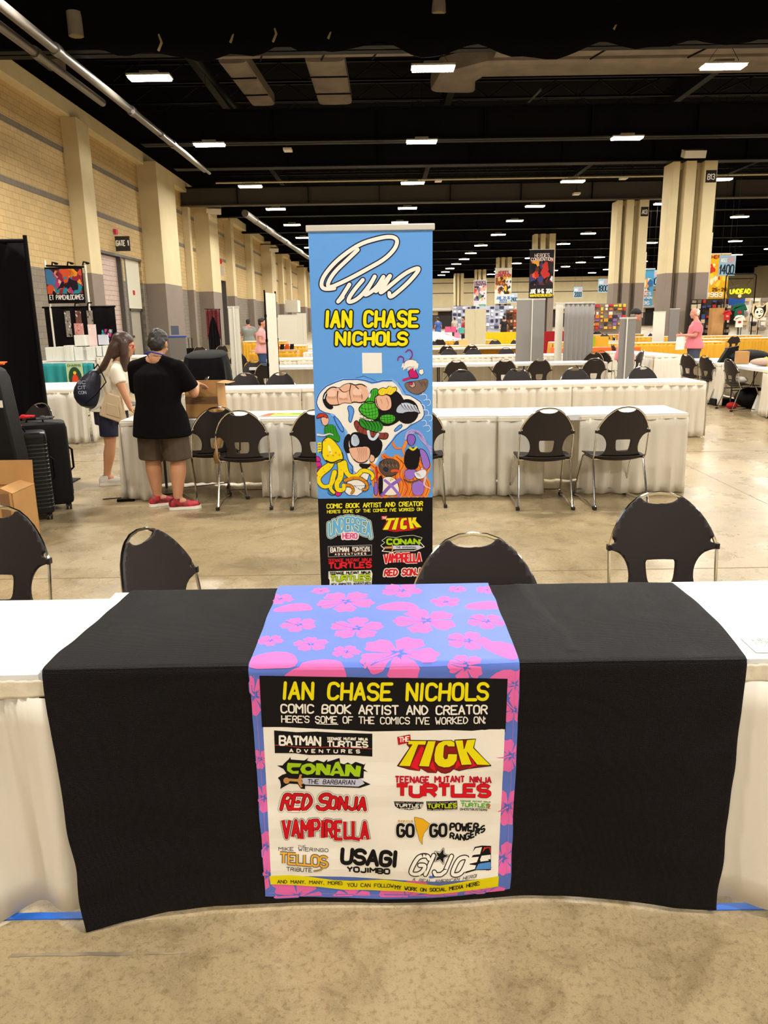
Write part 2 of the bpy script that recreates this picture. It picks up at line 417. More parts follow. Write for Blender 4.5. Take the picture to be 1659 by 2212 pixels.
b = MB().bx(-.3, -.1, 4.3, 4.45, 0, 2.3, mj2).bx(-.3, -.1, 6.05, 6.2, 0, 2.3, mj2).bx(-.3, -.1, 4.3, 6.2, 2.18, 2.3, mj2).bx(-.3, -.1, 4.1, 4.3, 0, 4.42, mj2); b.build('side_door_frame', t, smooth=False)
dd = MB().bx(-.26, -.18, 4.45, 6.05, 0, 2.18, mat('door_leaf', '#aaa390', .5)).build('side_door_leaf', t, smooth=False)
MB().box((-.13, 4.7, 1.05), (.06, .12, .1), mpipe).build('door_handle', dd, smooth=False)
MB().bx(-.1, -.085, 5.0, 5.25, 2.9, 3.1, ink('#c22a1c')).build('red_notice', t, smooth=False)
t = thing('door_2', None, None, (XL, 54, 0)); t['kind'] = 'structure'
b = MB()
for k in range(22): b.box((-.55, 2.1, .1 + k * .2), (.05, 4, .19), mat('roller_door_2', '#8f8791', .6))
b.build('roller_shutter', t, smooth=False)
MB().bx(-.6, .02, .1, .25, 0, 4.5, mj2).bx(-.6, .02, 3.9, 4.05, 0, 4.5, mj2).build('door_frame', t, smooth=False)
# far wall and closing walls
mfar = paint_mat('far_wall', '#efe0b8', '#efe0b8', False, [(7.2, 7.32, '#4a423a'), (5.6, 5.72, '#4a423a'), (0, 2.2, '#5b5148')])
struct('wall_far', MB().bx(-14, 62, YF, YF + .5, 0, 8, mfar), smooth=False)
struct('wall_far_upper', MB().bx(-14, 62, YF, YF + .5, 8, 12.6, mblack), smooth=False)
struct('wall_right', MB().bx(61.5, 62, -14, YF, 0, 9, mpost), smooth=False)
struct('wall_back', MB().bx(-14, 62, -14, -13.5, 0, 9, mpost), smooth=False)
b = MB()
for i, x in enumerate((9.5, 14, 26, 31, 36, 44, 50)):
    b.bx(x, x + 3, YF - .1, YF + .05, 0, 2.9, mat('far_opening', '#35302d', .8))
b.build('door_3')['kind'] = 'structure'
b = MB()
for x in range(-8, 60, 5): b.tube([(x, YF - 1, 3.1), (x + 4.5, YF - 1, 3.1)], .35, mwhite, 10)
tag(b.build('far_white_duct'), 'long white round duct running along the bottom of the far cream wall', 'duct')
# ceiling, beams
b = MB().bx(-14, 62, -14, YF, 12.4, 12.6, mblack); struct('ceiling', b, smooth=False)
b = MB()
for y, z0, z1 in ((10, 8.4, 9.6), (20.4, 7.95, 10.2), (31.3, 8.15, 9.3), (36, 8.12, 9.4), (46.2, 8.0, 9.0), (56, 8.6, 9.8), (66, 8.6, 9.8), (76, 8.6, 9.8), (86, 8.6, 9.8), (97, 8.6, 9.8), (108, 8.6, 9.8), (120, 8.6, 9.8)):
    xa = -8.9 if 30 < y < 40 else XL - .1; mweb = mat('girder_lamplit', '#4a4540', .6, spec=.2) if y == 46.2 else mdark  # lamplight on this one girder is put into its paler web and flange colour
    b.bx(xa, 61, y + .25, y + .33, z0, z1, mweb); b.bx(xa, 61, y, y + .6, z0, z0 + .05, mweb); b.bx(xa, 61, y, y + .6, z1 - .05, z1, mdark)
    if y > 30:
        for x in range(-8, 60, 4): b.bx(x, x + .03, y + .05, y + .27, z0, z1, mdark)
struct('trim_4', b, smooth=False)
b = MB(); rs = random.Random(5)
for y in range(-10, 130, 3):
    z = 11.2; b.bx(XL, 61, y, y + .12, z, z + .08, mdark); b.bx(XL, 61, y, y + .12, z + .7, z + .78, mdark)
    for x in range(-11, 50, 2): b.tube([(x, y + .06, z + .05), (x + 1, y + .06, z + .72), (x + 2, y + .06, z + .05)], .025, mdark, 4)
struct('trim_5', b, smooth=False)
b = MB()
for x in (-7, 3, 13.4, 24, 34): b.bx(x, x + .3, -10, 130, 11, 11.8, mdark)
struct('trim_6', b, smooth=False)
# ragged insulation hung from the near girder
b = MB()
def rag(i, j):
    x = -8 + i * 24; return (x, 20.3 - .4 * j, 7.98 + j * 1.3 - (1 - j) * (.35 * abs(nz(x, 1, 0, .35)) * 2 + .12 * nz(x, 5, 2, 1.7)))
b.grid(rag, 90, 4, mat('insulation_black', '#070606', .95, spec=.05, bump=(6, .5)))
tag(b.build('ceiling_drape', solid=.04), 'ragged black insulation sagging under the near ceiling girder', 'insulation')
# ducts
def duct(name, pts, wx, hz, label, seams=()):
    t = thing(name, label, 'duct'); b = MB()
    P = [Vector(p) for p in pts]; R = []
    for i, p in enumerate(P):
        d = (P[min(i + 1, len(P) - 1)] - P[max(i - 1, 0)]).normalized(); s = Vector((-d.y, d.x, 0)).normalized()
        prof = arc(0, 0, 1, 0, 2 * PI, 16)[:-1]
        R.append([p + s * (wx / 2) * math.copysign(abs(a) ** .35, a) + Vector((0, 0, (hz / 2) * math.copysign(abs(c) ** .35, c))) for a, c in prof])
    b.rings(R, mduct); b.build('duct_shell', t, ang=.5)
    for s in seams:
        a, k = s; p = P[0].lerp(P[-1], a); d = (P[-1] - P[0]).normalized(); sd = Vector((-d.y, d.x, 0))
        q = MB(); q.tube([p + sd * (wx / 2 + .02) - Vector((0, 0, hz / 2 + .02)), p - sd * (wx / 2 + .02) - Vector((0, 0, hz / 2 + .02)) + d * k], .03, mdark, 4)
        q.build('duct_hanger', t)
    return t
sm = [(i / 11, .5) for i in range(1, 11)]
duct('air_duct', [(3.9, 27.9, 10.4), (40, 27.9, 10.4)], 1.7, .7, 'nearer of two wide grey ducts crossing the ceiling at the right', sm)
duct('air_duct', [(2.8, 31.4, 10.1), (2.9, 30.6, 10.3), (3.8, 30, 10.4), (40, 30, 10.4)], 1.7, .7, 'farther of two wide grey ducts crossing the ceiling, with rounded elbow end', sm)
duct('air_duct', [(-5.6, 28, 10.4), (1.2, 28, 10.4)], 1.2, .6, 'short brown grey duct crossing above the left middle of the ceiling', [(.25, .3), (.55, .3), (.8, .3)])
duct('branch_duct', [(-4.85, 28.7, 10.3), (-4.6, 34, 10.3)], .95, .5, 'left one of two square branch ducts running into the depth', [(.3, 0), (.7, 0)])
duct('branch_duct', [(-1.75, 28.7, 10.3), (-1.7, 34, 10.3)], 1.35, .5, 'right one of two square branch ducts running into the depth', [(.3, 0), (.7, 0)])
duct('air_duct', [(-11.2, 28.6, 10.3), (-10.7, 28.6, 10.3)], 1.6, .5, 'grey duct end above the left wall behind the long pipes', [])
duct('air_duct', [(-.2, 38.6, 10.2), (3.5, 38.6, 10.2), (6, 38, 10.2)], 1.2, .8, 'rounded dark duct stub deeper in the ceiling above the banner', [(.4, 0)])
duct('air_duct', [(-9.5, 45.2, 10), (-6, 45.2, 10)], 1, .4, 'low grey duct strip behind the second lamp at left', [])
# pipes running into the depth
def pipe(name, label, pts, r, m=mpipe, col=()):
    t = thing(name, label, 'pipe'); MB().tube(pts, r, m, 10).build('pipe_run', t)
    for a in col:
        p = Vector(pts[0]).lerp(Vector(pts[1]), a); d = (Vector(pts[1]) - Vector(pts[0])).normalized()
        MB().tube([p - d * .12, p + d * .12], r + .03, m, 10).build('pipe_coupling', t)
pipe('ceiling_pipe', 'long thick silver pipe running into the depth above the left wall', [(-7.45, 10, 7.75), (-7.2, 34.3, 7.75)], .11, col=(.4, .62, .8))
pipe('ceiling_pipe', 'second long pipe beside the thick silver one, nearer the left wall', [(-8.0, 10, 7.72), (-7.8, 24, 7.72)], .1, col=(.7,))
pipe('ceiling_pipe', 'thin pipe under the thick silver ceiling pipe', [(-7.1, 24.5, 7.6), (-6.98, 34.2, 7.6)], .06, col=(.3,))
pipe('ceiling_pipe', 'far silver pipe above the white tripods by the left wall', [(-7.75, 47.2, 7.7), (-7.1, 80, 7.7)], .2, col=(.1, .2, .3, .4, .5))
pipe('ceiling_pipe', 'dark pipe slanting across the ceiling left of the middle', [(-6, 25.6, 10), (-5.5, 33, 9.7)], .1, mdark)
pipe('sprinkler_main', 'bright cream pipe crossing the hall in front of the lit girder', [(-8.8, 44.6, 8.92), (61, 44.6, 8.92)], .045, mat('pipe_cream', '#cdbf9c', .5))
pipe('ceiling_pipe', 'thin dark pipe crossing the ceiling above the second lamp row', [(-7, 33.6, 9.2), (30, 33.6, 9.2)], .06, mdark)
pipe('hanging_pole', 'thin grey rod hanging at a slant right of the ceiling middle', [(5.9, 30.6, 9.6), (4.7, 34, 8.7)], .045)
def small(name, label, cat, mb): tag(mb.build(name), label, cat)
mcl = mat('clip_tan', '#8c7c55', .7)
for i, (x, y, z) in enumerate([(-3.4, 20.2, 8.35), (-2.4, 20.2, 8.35), (-1.1, 20.2, 8.4), (-5.1, 20.2, 8.2), (5.6, 20.2, 8.5)]):
    q = MB().tube([(x, y, z), (x + .05, y, z - .18), (x - .04, y, z - .35)], .03, mcl, 5)
    tag(q.build('beam_clamp'), ['tan torn scrap hanging from the near girder, middle left', 'tan scrap hanging right of the middle left one', 'third tan scrap hanging near the ceiling middle', 'tan clip by the round speaker at upper left', 'tan folded scrap at the upper right ceiling'][i], 'clamp')
for x, y, z, l in ((-7.0, 20.1, 8.35, 'round grey ceiling speaker left of the lamps'), (1.45, 20.1, 8.7, 'round grey ceiling speaker at the top middle')):
    t = thing('ceiling_speaker', l, 'speaker', (x, y, z)); MB().cyl((0, 0, .3), (0, 0, -.2), .17, mduct, n=16).build('speaker_can', t); MB().cyl((0, 0, -.19), (0, 0, -.21), .14, mcl, n=16).build('speaker_grille', t); MB().cyl((0, 0, .3), (0, 0, 2.5), .01, mdark, n=5).build('drop_rod', t)
for i, (x, y, z, l) in enumerate([(4.2, 26, 9.5, 'white box unit below the near girder, upper right'), (6.9, 34.5, 9.2, 'white box unit hung by the second duct'), (-3.8, 35, 8.6, 'small white plate under the thin crossing pipe'), (3.1, 43, 8.6, 'small white sensor on a rod below the cream pipe'), (10.9, 45.4, 8.2, 'grey projector box fixed below the cream pipe'), (12.6, 42.5, 8.5, 'white hanging access point left of the big column')]):
    t = thing('ceiling_box', l, 'box unit', (x, y, z)); MB().box((0, 0, 0), (.55 if i < 2 else .35, .5, .1), mwhite).build('unit_body', t, bevel=.01, smooth=False); MB().cyl((0, 0, .05), (0, 0, 1.2), .012, mdark, n=5).build('drop_rod', t)
# high-bay lamps
hous = mat('lamp_housing', '#b8b2a4', .5); lens = mat('lamp_lens', '#ffffff', .4, emit=('#fff3dc', 34))
area = bpy.data.lights.new('highbay_light', 'AREA'); area.shape = 'RECTANGLE'; area.size = 1.1; area.size_y = .42; area.energy = LAMP_WATTS; area.color = LAMP_COLOR
def lamp():
    t = thing('highbay_lamp', 'x', 'ceiling lamp', (0, 0, 0))
    b = MB().box((0, 0, .12), (1.16, .46, .05), hous); b.box((0, 0, .19), (.5, .2, .1), hous); b.build('lamp_housing', t, smooth=False)
    b = MB()
    for k in range(-2, 3): b.box((0, k * .085, .07), (1.1, .06, .05), lens)
    b.build('lamp_lens', t, smooth=False)
    b = MB()
    for sx in (-.45, .45): b.tube([(sx, 0, .15), (0, 0, .8)], .008, mdark, 4)
    b.tube([(0, 0, .8), (0, 0, 4.42)], .008, mdark, 4); b.build('hanging_cable', t)
    lo = bpy.data.objects.new('lamp_light', area); COL.objects.link(lo); lo.parent = t; lo.location = (0, 0, .02); CH[t.name].append(lo)
    return t
first = lamp(); used = False
xs = [(-6.2, 'in the leftmost line of lamps'), (1.55, 'in the line above the banner'), (9.4, 'in the first line right of the banner'), (16.9, 'in the second line right of the banner'), (24.8, 'in the third line right of the banner'), (32.4, 'in the far right line of lamps'), (40.2, 'in the outermost right line of lamps')]
ys = [-9, 0, 8.7, 17.2, 22.9, 31.4, 40.4, 48.9, 56.2, 65, 74, 83, 91, 99, 107, 115, 123]
ordn = ['', '', '', 'first', 'second', 'third', 'fourth', 'fifth', 'sixth', 'seventh', 'eighth', 'ninth', 'tenth', 'eleventh', 'twelfth', 'thirteenth', 'last']
rs = random.Random(11)
for i, (x, nm) in enumerate(xs):
    for j, y in enumerate(ys):
        if y == 17.2 and x != -6.2: y = 15
        if i > 4 and j < 6: continue
        if j < 3 and i > 4: continue
        lb = 'bright rectangular hanging lamp, %s from the camera %s' % (ordn[j], nm) if j > 2 else 'bright rectangular hanging lamp over the tables behind the camera'
        loc = (x + rs.uniform(-.15, .15), y + rs.uniform(-.3, .3), 8)
        if not used: first.location = loc; first['label'] = lb; first['group'] = 'hanging lamps'; used = True
        else: dup(first, loc, 0, lb, 'hanging lamps')
# columns
sgn = ink('#2a2320')
def column(x0, x1, y, label, top, sign=None, d=1.3):
    t = thing('hall_column', label, 'column', (x0, y, 0)); W = x1 - x0; b = MB()
    b.bx(0, W, .45, d, 0, top, mpost); b.bx(0, W * .16, .1, .5, 0, top, mpost); b.bx(W * .28, W * .52, 0, .5, 0, top, mpost); b.bx(W * .7, W, 0, .5, 0, top, mpost)
    b.build('column_shaft', t, smooth=False, bevel=.02)
    for u in (.2, .24, .56, .6): MB().cyl((W * u, .38, 0), (W * u, .38, top - .3), .035, mat('conduit', '#8f8468', .5), n=8).build('conduit', t)
    if sign:
        a = Art(.002); a.text(sign, W * .78, top - .78, W * .94, .22, .035, '#e8e4da', 2, down=-1, caps=False)
        q = MB().bx(W * .74, W * .98, -.02, 0, top - .9, top - .4, sgn)
        a.build('column_sign', lambda u, v, l: (u, -.022 - l, v), t, base=q); q.build('column_sign', t, smooth=False)
    return t
column(12.85, 14.75, 36, 'nearest big column at the right, cream above and grey below', 8.12, 'B13')
column(13.55, 15.3, 46.4, 'second big column, cream and grey, left of the nearest one', 8.0, 'A13')
column(13.4, 15.2, 70, 'third column, behind the dark hanging poster', 8.6)
column(14.0, 15.7, 96, 'fourth column, behind the white hanging poster', 8.6)
column(14.1, 15.7, 119, 'farthest column, behind the small coloured poster', 8.6)
column(11.2, 12.6, 121, 'dark brown column left of the farthest poster', 8.2)
q = MB().box((13.5, 35.6, 8.32), (.9, .5, .3), mwhite, 0, .3); small('flood_light', 'white flood light box on top of the nearest column', 'flood light', q)
for i, (y, lb) in enumerate(((49.6, 'white flood light on top of the second broad wall pier'), (76.4, 'small white flood light on the far broad wall pier'))):
    t = thing('flood_light', lb, 'flood light', (XL + 1.15, y, 8.2)); MB().box((0, 0, 0), (.9, .5, .35), mwhite, .3, .4).build('light_body', t, smooth=False, bevel=.03); MB().cyl((0, .1, 0), (-.4, .3, .1), .05, mwhite, n=8).build('bracket', t)
for i, (x, y) in enumerate(((14.95, 36.5), (15.5, 47))):
    q = MB().bx(x, x + .04, y, y + 1.1, .9 + i * .6, 5.2, mwhite); q.cyl((x + .02, y + .55, 5.2), (x + .02, y + .55, 12.42), .008, mdark, n=4); small('hanging_banner', ['white poster seen edge-on at the right side of the nearest column', 'white poster seen edge-on at the right side of the second column'][i], 'banner', q)
# ---------------------------------------------------------------- chairs
mshell = mat('chair_plastic', '#241d1d', .45, spec=.35, bump=(160, .03))
mchr = mat('chrome', '#d9d6d0', .12, 1)
mrub = mat('rubber_black', '#0e0d0d', .6)
def half(pts): return pts + [(-x, y) for x, y in pts[::-1] if abs(x) > 1e-6]
BO = half([(0, .842), (.04, .845), (.07, .856), (.088, .876), (.105, .866), (.13, .848), (.155, .824), (.177, .796), (.196, .766), (.211, .737), (.221, .71), (.207, .703), (.206, .688), (.229, .684), (.229, .662), (.205, .654), (.178, .64), (.155, .61), (.142, .575), (.138, .54), (.143, .505), (.16, .475), (.188, .455), (.222, .447), (.222, .435), (.18, .424), (.1, .414), (0, .41)])
HO = [(.062, .603), (.056, .606), (-.056, .606), (-.062, .603), (-.066, .59), (-.06, .53), (-.052, .508), (-.04, .5), (.04, .5), (.052, .508), (.06, .53), (.066, .59)]
BO = cut(BO, True); HO = cut(HO, True)
def back_y(x, z): return -.2 - max(0, z - .45) * .2 + x * x * .9 - max(0, .47 - z) * -.9
def make_chair():
    t = thing('stacking_chair', 'x', 'chair')
    me = sheet(BO, [HO], lambda x, z: (x, back_y(x, z), z), mshell, frange(-.24, .24, .02)[1:-1], frange(.42, .86, .02))
    link('backrest', me, t, solid=.012)
    def seat(x, y):
        return (x, y, .447 - .012 * math.cos(x / .24 * PI / 2) + (.0 if y < .1 else -(y - .1) ** 2 * .9) + max(0, -y - .12) * .15)
    so = half([(0, -.205), (.19, -.2), (.225, -.17), (.24, -.05), (.238, .1), (.225, .19), (.19, .225), (0, .235)])
    link('seat', sheet(so, [], seat, mshell, frange(-.24, .24, .04)[1:-1], frange(-.2, .22, .04)[1:-1]), t, solid=.01)
    b = MB()
    top = [(a, z) for a, z in ((-.232, .665), (-.222, .7), (-.205, .742), (-.186, .775), (-.16, .812), (-.13, .842), (-.095, .868), (-.05, .884), (0, .889))]
    loop = [(-.225, -.14, .425), (-.23, -.17, .46)] + [(x, back_y(x, z) - .007, z) for x, z in top] + [(-x, back_y(x, z) - .007, z) for x, z in top[-2::-1]] + [(.23, -.17, .46), (.225, -.14, .425)]
    b.tube(loop, .0075, mchr, 6)
    b.tube([(-.225, -.14, .425), (-.1, -.1, .415), (.1, -.1, .415), (.225, -.14, .425)], .008, mchr, 6)
    b.build('back_tube', t)
    for s in (-1, 1):
        b = MB().tube([(s * .222, .12, .42), (s * .225, 0, .424), (s * .225, -.13, .425), (s * .236, -.27, .04), (s * .238, -.29, .018), (s * .24, -.27, .012), (s * .243, -.05, .03), (s * .243, .1, .03), (s * .243, .29, .012), (s * .24, .31, .03), (s * .225, .14, .41), (s * .222, .1, .425)], .009, mchr, 6)
        b.build('sled_leg', t)
        for y in (-.28, .3): MB().box((s * .241, y, .014), (.028, .045, .026), mrub).build('glide', t, smooth=False)
    b = MB().tube([(-.24, .29, .06), (.24, .29, .06)], .006, mchr, 6); b.build('stretcher', t)
    for s in (-1, 1):
        MB().box((s * .2335, back_y(.23, .675) - .006, .672), (.014, .026, .024), mshell).build('clip', t, smooth=False)
    return t
chair0 = make_chair(); chair_used = False
def chair(x, y, rz, label, group, z=0):
    global chair_used
    if not chair_used:
        chair_used = True; chair0.location = (x, y, z); chair0.rotation_euler = (0, 0, rz); chair0['label'] = label; chair0['group'] = group; return chair0
    return dup(chair0, (x, y, z), rz, label, group)
G = 'black stacking chairs behind the front tables'
chair(1.2, 2.97, PI, 'black plastic chair facing the camera behind the right half of the front table', G)
chair(.33, 2.36, PI + .05, 'black plastic chair pushed in beside the floral runner, overlapping the tall banner', G)
chair(-.64, 2.68, PI + 1.28, 'black plastic chair turned sideways behind the left part of the black cloth', G)
chair(-1.65, 2.9, PI, 'black plastic chair cut by the left picture edge near the cardboard box', G)
G = 'black chairs at the second table row'
chair(-1.25, 6.98, .0, 'black chair with its back to the camera right beside the man, at the second row', G)
chair(-1.64, 7.26, .5, 'black chair partly hidden behind the man in black at the second row', G)
chair(-.58, 6.95, 0, 'black chair mostly hidden by the left edge of the tall banner', G)
chair(.31, 6.95, 0, 'black chair half hidden by the right edge of the tall banner', G)
chair(1.42, 6.8, -.03, 'left one of two black chairs standing free at the second row', G)
chair(2.06, 6.8, .06, 'right one of two black chairs seen from behind right of the banner', G)
G = 'dark chairs tucked behind the third table row'
for x, l in ((-2.05, 'dark chair top behind the third row, left one of two beside the big cardboard box'), (-1.53, 'dark chair top behind the third row with a strap over its handle'), (1.2, 'dark chair top behind the third row, first right of the banner'), (2.04, 'dark chair top behind the third row, second right of the banner'), (2.92, 'dark chair top behind the third row, third right of the banner'), (3.93, 'dark chair top behind the third row beside the grey narrow stand')):
    chair(x, 11.45 + (x > 2) * .06, PI + .02 * math.sin(x * 9), l, G)
G = 'black chairs at the fourth table row'
for x, l in ((-2.14, 'black chair seen from behind in front of the tripods'), (1.39, 'black chair from behind at the fourth row, first right of the banner'), (2.29, 'black chair from behind at the fourth row, second right of the banner'), (2.93, 'black chair from behind at the fourth row, third right of the banner'), (3.95, 'black chair from behind at the right end of the fourth row')):
    chair(x, 14.75, .04 * math.sin(x * 7), l, G)
chair(-2.55, 15.2, PI - .1, 'black chair with a small white mark, facing the camera beyond the white narrow stand', G)
chair(-2.75, 11.0, PI / 2 + .35, 'black chair seen edge-on beside the man in front of the black draped case', G)
G = 'dark chairs behind the fifth table row'
for i, x in enumerate((1.73, 2.36, 3.2, 3.75)):
    chair(x, 19.85, PI, 'dark chair top behind the fifth row, %s right of the banner' % ('first', 'second', 'third', 'fourth')[i], G)
G = 'black chairs at the yellow row'
for i, x in enumerate((1.9, 2.62)):
    chair(x, 23.1, 0, 'black chair from behind before the yellow skirts, %s right of the banner' % ('first', 'second')[i], G)
for i, x in enumerate((1.75, 2.75, 4.0, 4.75)):
    chair(x, 27.4, PI, 'tiny dark chair behind the yellow row, %s right of the banner' % ('first', 'second', 'third', 'fourth')[i], 'dark chairs behind the yellow row')
for i, x in enumerate((2.25, 3.2)):
    chair(x, 30.5, 0, 'tiny black chair two rows behind the yellow skirts, %s right of the banner' % ('first', 'second')[i], 'distant black chairs')
G = 'chairs around the right side tables'
chair(6.28, 13.55, -PI / 2 + .1, 'large black chair in side view with bags under its seat at the right edge', G)
chair(6.33, 14.75, -PI / 2 + .25, 'black chair in side view, front one of two by the right aisle table', G)
chair(6.3, 15.6, -PI / 2 + .35, 'black chair in side view, rear one of two by the right aisle table', G)
chair(6.5, 12.15, -PI / 2 + .1, 'black chair only partly in view at the lower right corner of the right tables', G)
for x, y, r, l in ((4.6, 17.2, 0, 'black chair before the orange table, left one'), (5.0, 17.6, -.5, 'black chair before the orange table, turned right'), (6.6, 21.5, -PI / 2, 'grey backed chair in side view at the end of the yellow table'), (11.5, 27.6, -PI / 2 - .3, 'chair leaning at the yellow table right of the man in pink'), (12.6, 28.3, 0, 'black chair from behind at the far right yellow table'), (14.4, 28.3, .2, 'black chair at the right edge before the yellow skirts'), (9.2, 30.3, -PI / 2, 'folded looking chair between the two yellow tables'), (5.62, 17.7, .9, 'black chair hidden behind the narrow grey stand')):
    chair(x, y, r, l, G)
for i, (x, y) in enumerate(((9.8, 34.3), (10.6, 34.3), (11.9, 34.3), (10.4, 41), (11.3, 41))):
    chair(x, y, PI, 'tiny grey chair top behind the far yellow tables, %s from the left' % ('first', 'second', 'third', 'fourth', 'fifth')[i], 'far grey chairs')
chair(-3.5, 7.38, PI - .5, 'chair with chrome handle behind the black suitcases', 'chairs at the left')
chair(-4.05, 11.9, -2.2, 'silver legged chair under the white table left of the woman', 'chairs at the left')
for i, (x, y, r) in enumerate(((-3.6, 19.5, .3), (-6.0, 26, .2), (-5.5, 26.6, .6), (-1.75, 22.2, PI))):
    chair(x, y, r, ['chair near the patterned table at the left', 'chair by the red curtain stand, left one', 'chair by the red curtain stand, right one', 'dark chair edge beside the banner at left'][i], 'chairs at the left')
chair(-3.9, 25.6, .3, 'chair with orange clothes, left of the far yellow table', 'chairs at the left'); chair(-3.3, 25.9, .4, 'second chair with orange clothes by the far yellow table', 'chairs at the left')

# ---------------------------------------------------------------- skirted tables
mvin = mat('white_vinyl', '#dededc', .4, spec=.5, bump=(3, .15))
mskirt = cloth_mat('white_skirt', '#efe8d9', .3, rough=.6, sheen=.2, bump=(2.5, .4))
mskirt_w = cloth_mat('white_skirt_near', '#f1ebde', .2, rough=.5, sheen=.2, bump=(3.5, .35))
myel = mat('yellow_skirt', '#d9a012', .6, sheen=.2, bump=(5, .2))
mband = mat('skirt_band', '#e0d6c0', .65, bump=(30, .3))
def skirt(b, p0, p1, zt, zb, m, amp=.04, per=.15, seed=0, fine=.022, flare=.02, fade=0):
    p0, p1 = Vector(p0), Vector(p1); L = (p1 - p0).length; d = (p1 - p0) / L; n = Vector((d.y, -d.x)); nu = max(8, int(L / fine)); nv = 8
    def fn(i, j):
        s = i * L; k = j ** .8
        a = (math.sin(2 * PI * (s / per + 1.1 * nz(s, seed, 0, 1.3) * 1.4)) * .6 + nz(s, seed + 5, j * .5, 5) * .9) * amp * (.25 + .85 * k) + math.sin(2 * PI * s / .035 + seed) * .003 * (1 - k)
        a += flare * k
        if fade: a *= min(1, max(0, min(s, L - s) - .05) / fade)
        z = zt + (zb - zt) * j + nz(s, seed, 3, 4) * (.012 if amp < .07 else .045) * j ** 6
        q = p0 + d * s + n * (a + .006); return (q.x, q.y, max(z, .004))
    b.grid(fn, nu, nv, m)
def table(name, label, x0, x1, y0, y1, rz=0, sides=(), ms=None, group=None, h=.76, drop=.05, legs=True, zb=.02, cover=None, loc=None, cat='table', band=True):
    """sides: (side, from, to) with side f/b/l/r; from..to along it; local origin is the middle"""
    ms = ms or mskirt; W, D = x1 - x0, y1 - y0
    t = thing(name, label, cat, loc or ((x0 + x1) / 2, (y0 + y1) / 2, 0), rz, group)
    b = MB()
    def top(i, j):
        x = -W / 2 - .004 + i * (W + .008); y = -D / 2 - .004 + j * (D + .008)
        return (x, y, h + .0015 * nz(x, y, x0, 4))
    b.grid(top, 24, 8, cover or mvin)
    P = [(-W / 2 - .004, -D / 2 - .004), (W / 2 + .004, -D / 2 - .004), (W / 2 + .004, D / 2 + .004), (-W / 2 - .004, D / 2 + .004)]
    R = [[(x * e, y * e, z) for x, y in P] for e, z in ((1, h + .0), (1.002, h - .01), (1.002, h - drop))]
    b.rings(R, cover or mvin, cap=False); b.build('table_cover', t, ang=1.2)
    MB().bx(-W / 2 + .01, W / 2 - .01, -D / 2 + .01, D / 2 - .01, h - .035, h - .006, mat('plywood', '#8f7a58', .7)).build('tabletop', t, smooth=False)
    if legs:
        for s in (-1, 1):
            b = MB()
            for u in (-1, 1): b.tube([(s * (W / 2 - .22), u * (D / 2 - .09), h - .035), (s * (W / 2 - .22), u * (D / 2 - .09), .0)], .014, mat('leg_steel', '#57504a', .4, .7), 8)
            b.tube([(s * (W / 2 - .22), -D / 2 + .09, .3), (s * (W / 2 - .22), D / 2 - .09, .3)], .01, MATS['leg_steel'], 6)
            b.tube([(s * (W / 2 - .22), 0, .3), (s * (W / 2 - .55), 0, h - .04)], .008, MATS['leg_steel'], 6); b.build('leg', t)
    for k, (sd, a, c) in enumerate(sides):
        if sd == 'f': p0, p1 = (a * W - W / 2, -D / 2 - .006), (c * W - W / 2, -D / 2 - .006)
        if sd == 'b': p0, p1 = (c * W - W / 2, D / 2 + .006), (a * W - W / 2, D / 2 + .006)
        if sd == 'r': p0, p1 = (W / 2 + .006, a * D - D / 2), (W / 2 + .006, c * D - D / 2)
        if sd == 'l': p0, p1 = (-W / 2 - .006, c * D - D / 2), (-W / 2 - .006, a * D - D / 2)
        b = MB(); skirt(b, p0, p1, h - .035, zb, ms, seed=x0 * 3 + k); b.build('skirt', t, solid=.002)
        if band:
            b = MB(); skirt(b, p0, p1, h - .012, h - .05, mband if ms is not myel else ms, amp=.004, per=.05, seed=k, flare=.005); b.build('skirt_band', t, solid=.003)
    return t
G = 'white skirted tables of the second row'
table('skirted_table', 'white table of the second row that the man and woman lean on', -2.44, -.70, 7.15, 7.79, 0, [('b', 0, 1), ('l', 0, 1), ('f', 0, .18), ('f', .74, 1)], group=G)
table('skirted_table', 'white table of the second row passing behind the tall banner', -.69, 1.06, 7.12, 7.76, 0, [('b', 0, 1), ('f', 0, .1), ('f', .64, 1)], group=G)
table('skirted_table', 'white table of the second row in front of the two free black chairs', 1.07, 2.82, 7.09, 7.73, 0, [('b', 0, 1), ('f', 0, .25), ('f', .43, 1), ('r', 0, 1)], group=G)
G = 'white skirted tables of the third row'
nm = ['left end behind the cardboard box', 'left part beside the banner', 'right of the banner', 'right end by the aisle']
for i in range(4):
    x0 = -2.9 + i * 1.82
    table('skirted_table', 'white pleated table of the third row, ' + nm[i], x0, x0 + 1.81, 10.38 + .03 * i, 11.04 + .03 * i, 0, [('f', 0, 1)] + ([('r', 0, 1)] if i == 3 else []) + ([('l', 0, 1)] if i == 0 else []), group=G)
table('skirted_table', 'deep white table left of the woman with the pleated skirt', -5.6, -4.2, 10.75, 12.2, .1, [('f', 0, 1), ('r', 0, 1)], ms=mskirt_w, group=G)
G = 'white skirted tables of the fourth row'
for i in range(4):
    x0 = -2.6 + i * 1.76
    table('skirted_table', 'white table of the fourth row, %s from the left' % ('first', 'second', 'third', 'fourth')[i], x0, x0 + 1.75, 15.35, 16.0, 0, [('b', 0, 1), ('f', .8, 1)] + ([('r', 0, 1)] if i == 3 else []), group=G)
G = 'white skirted tables of the fifth row'
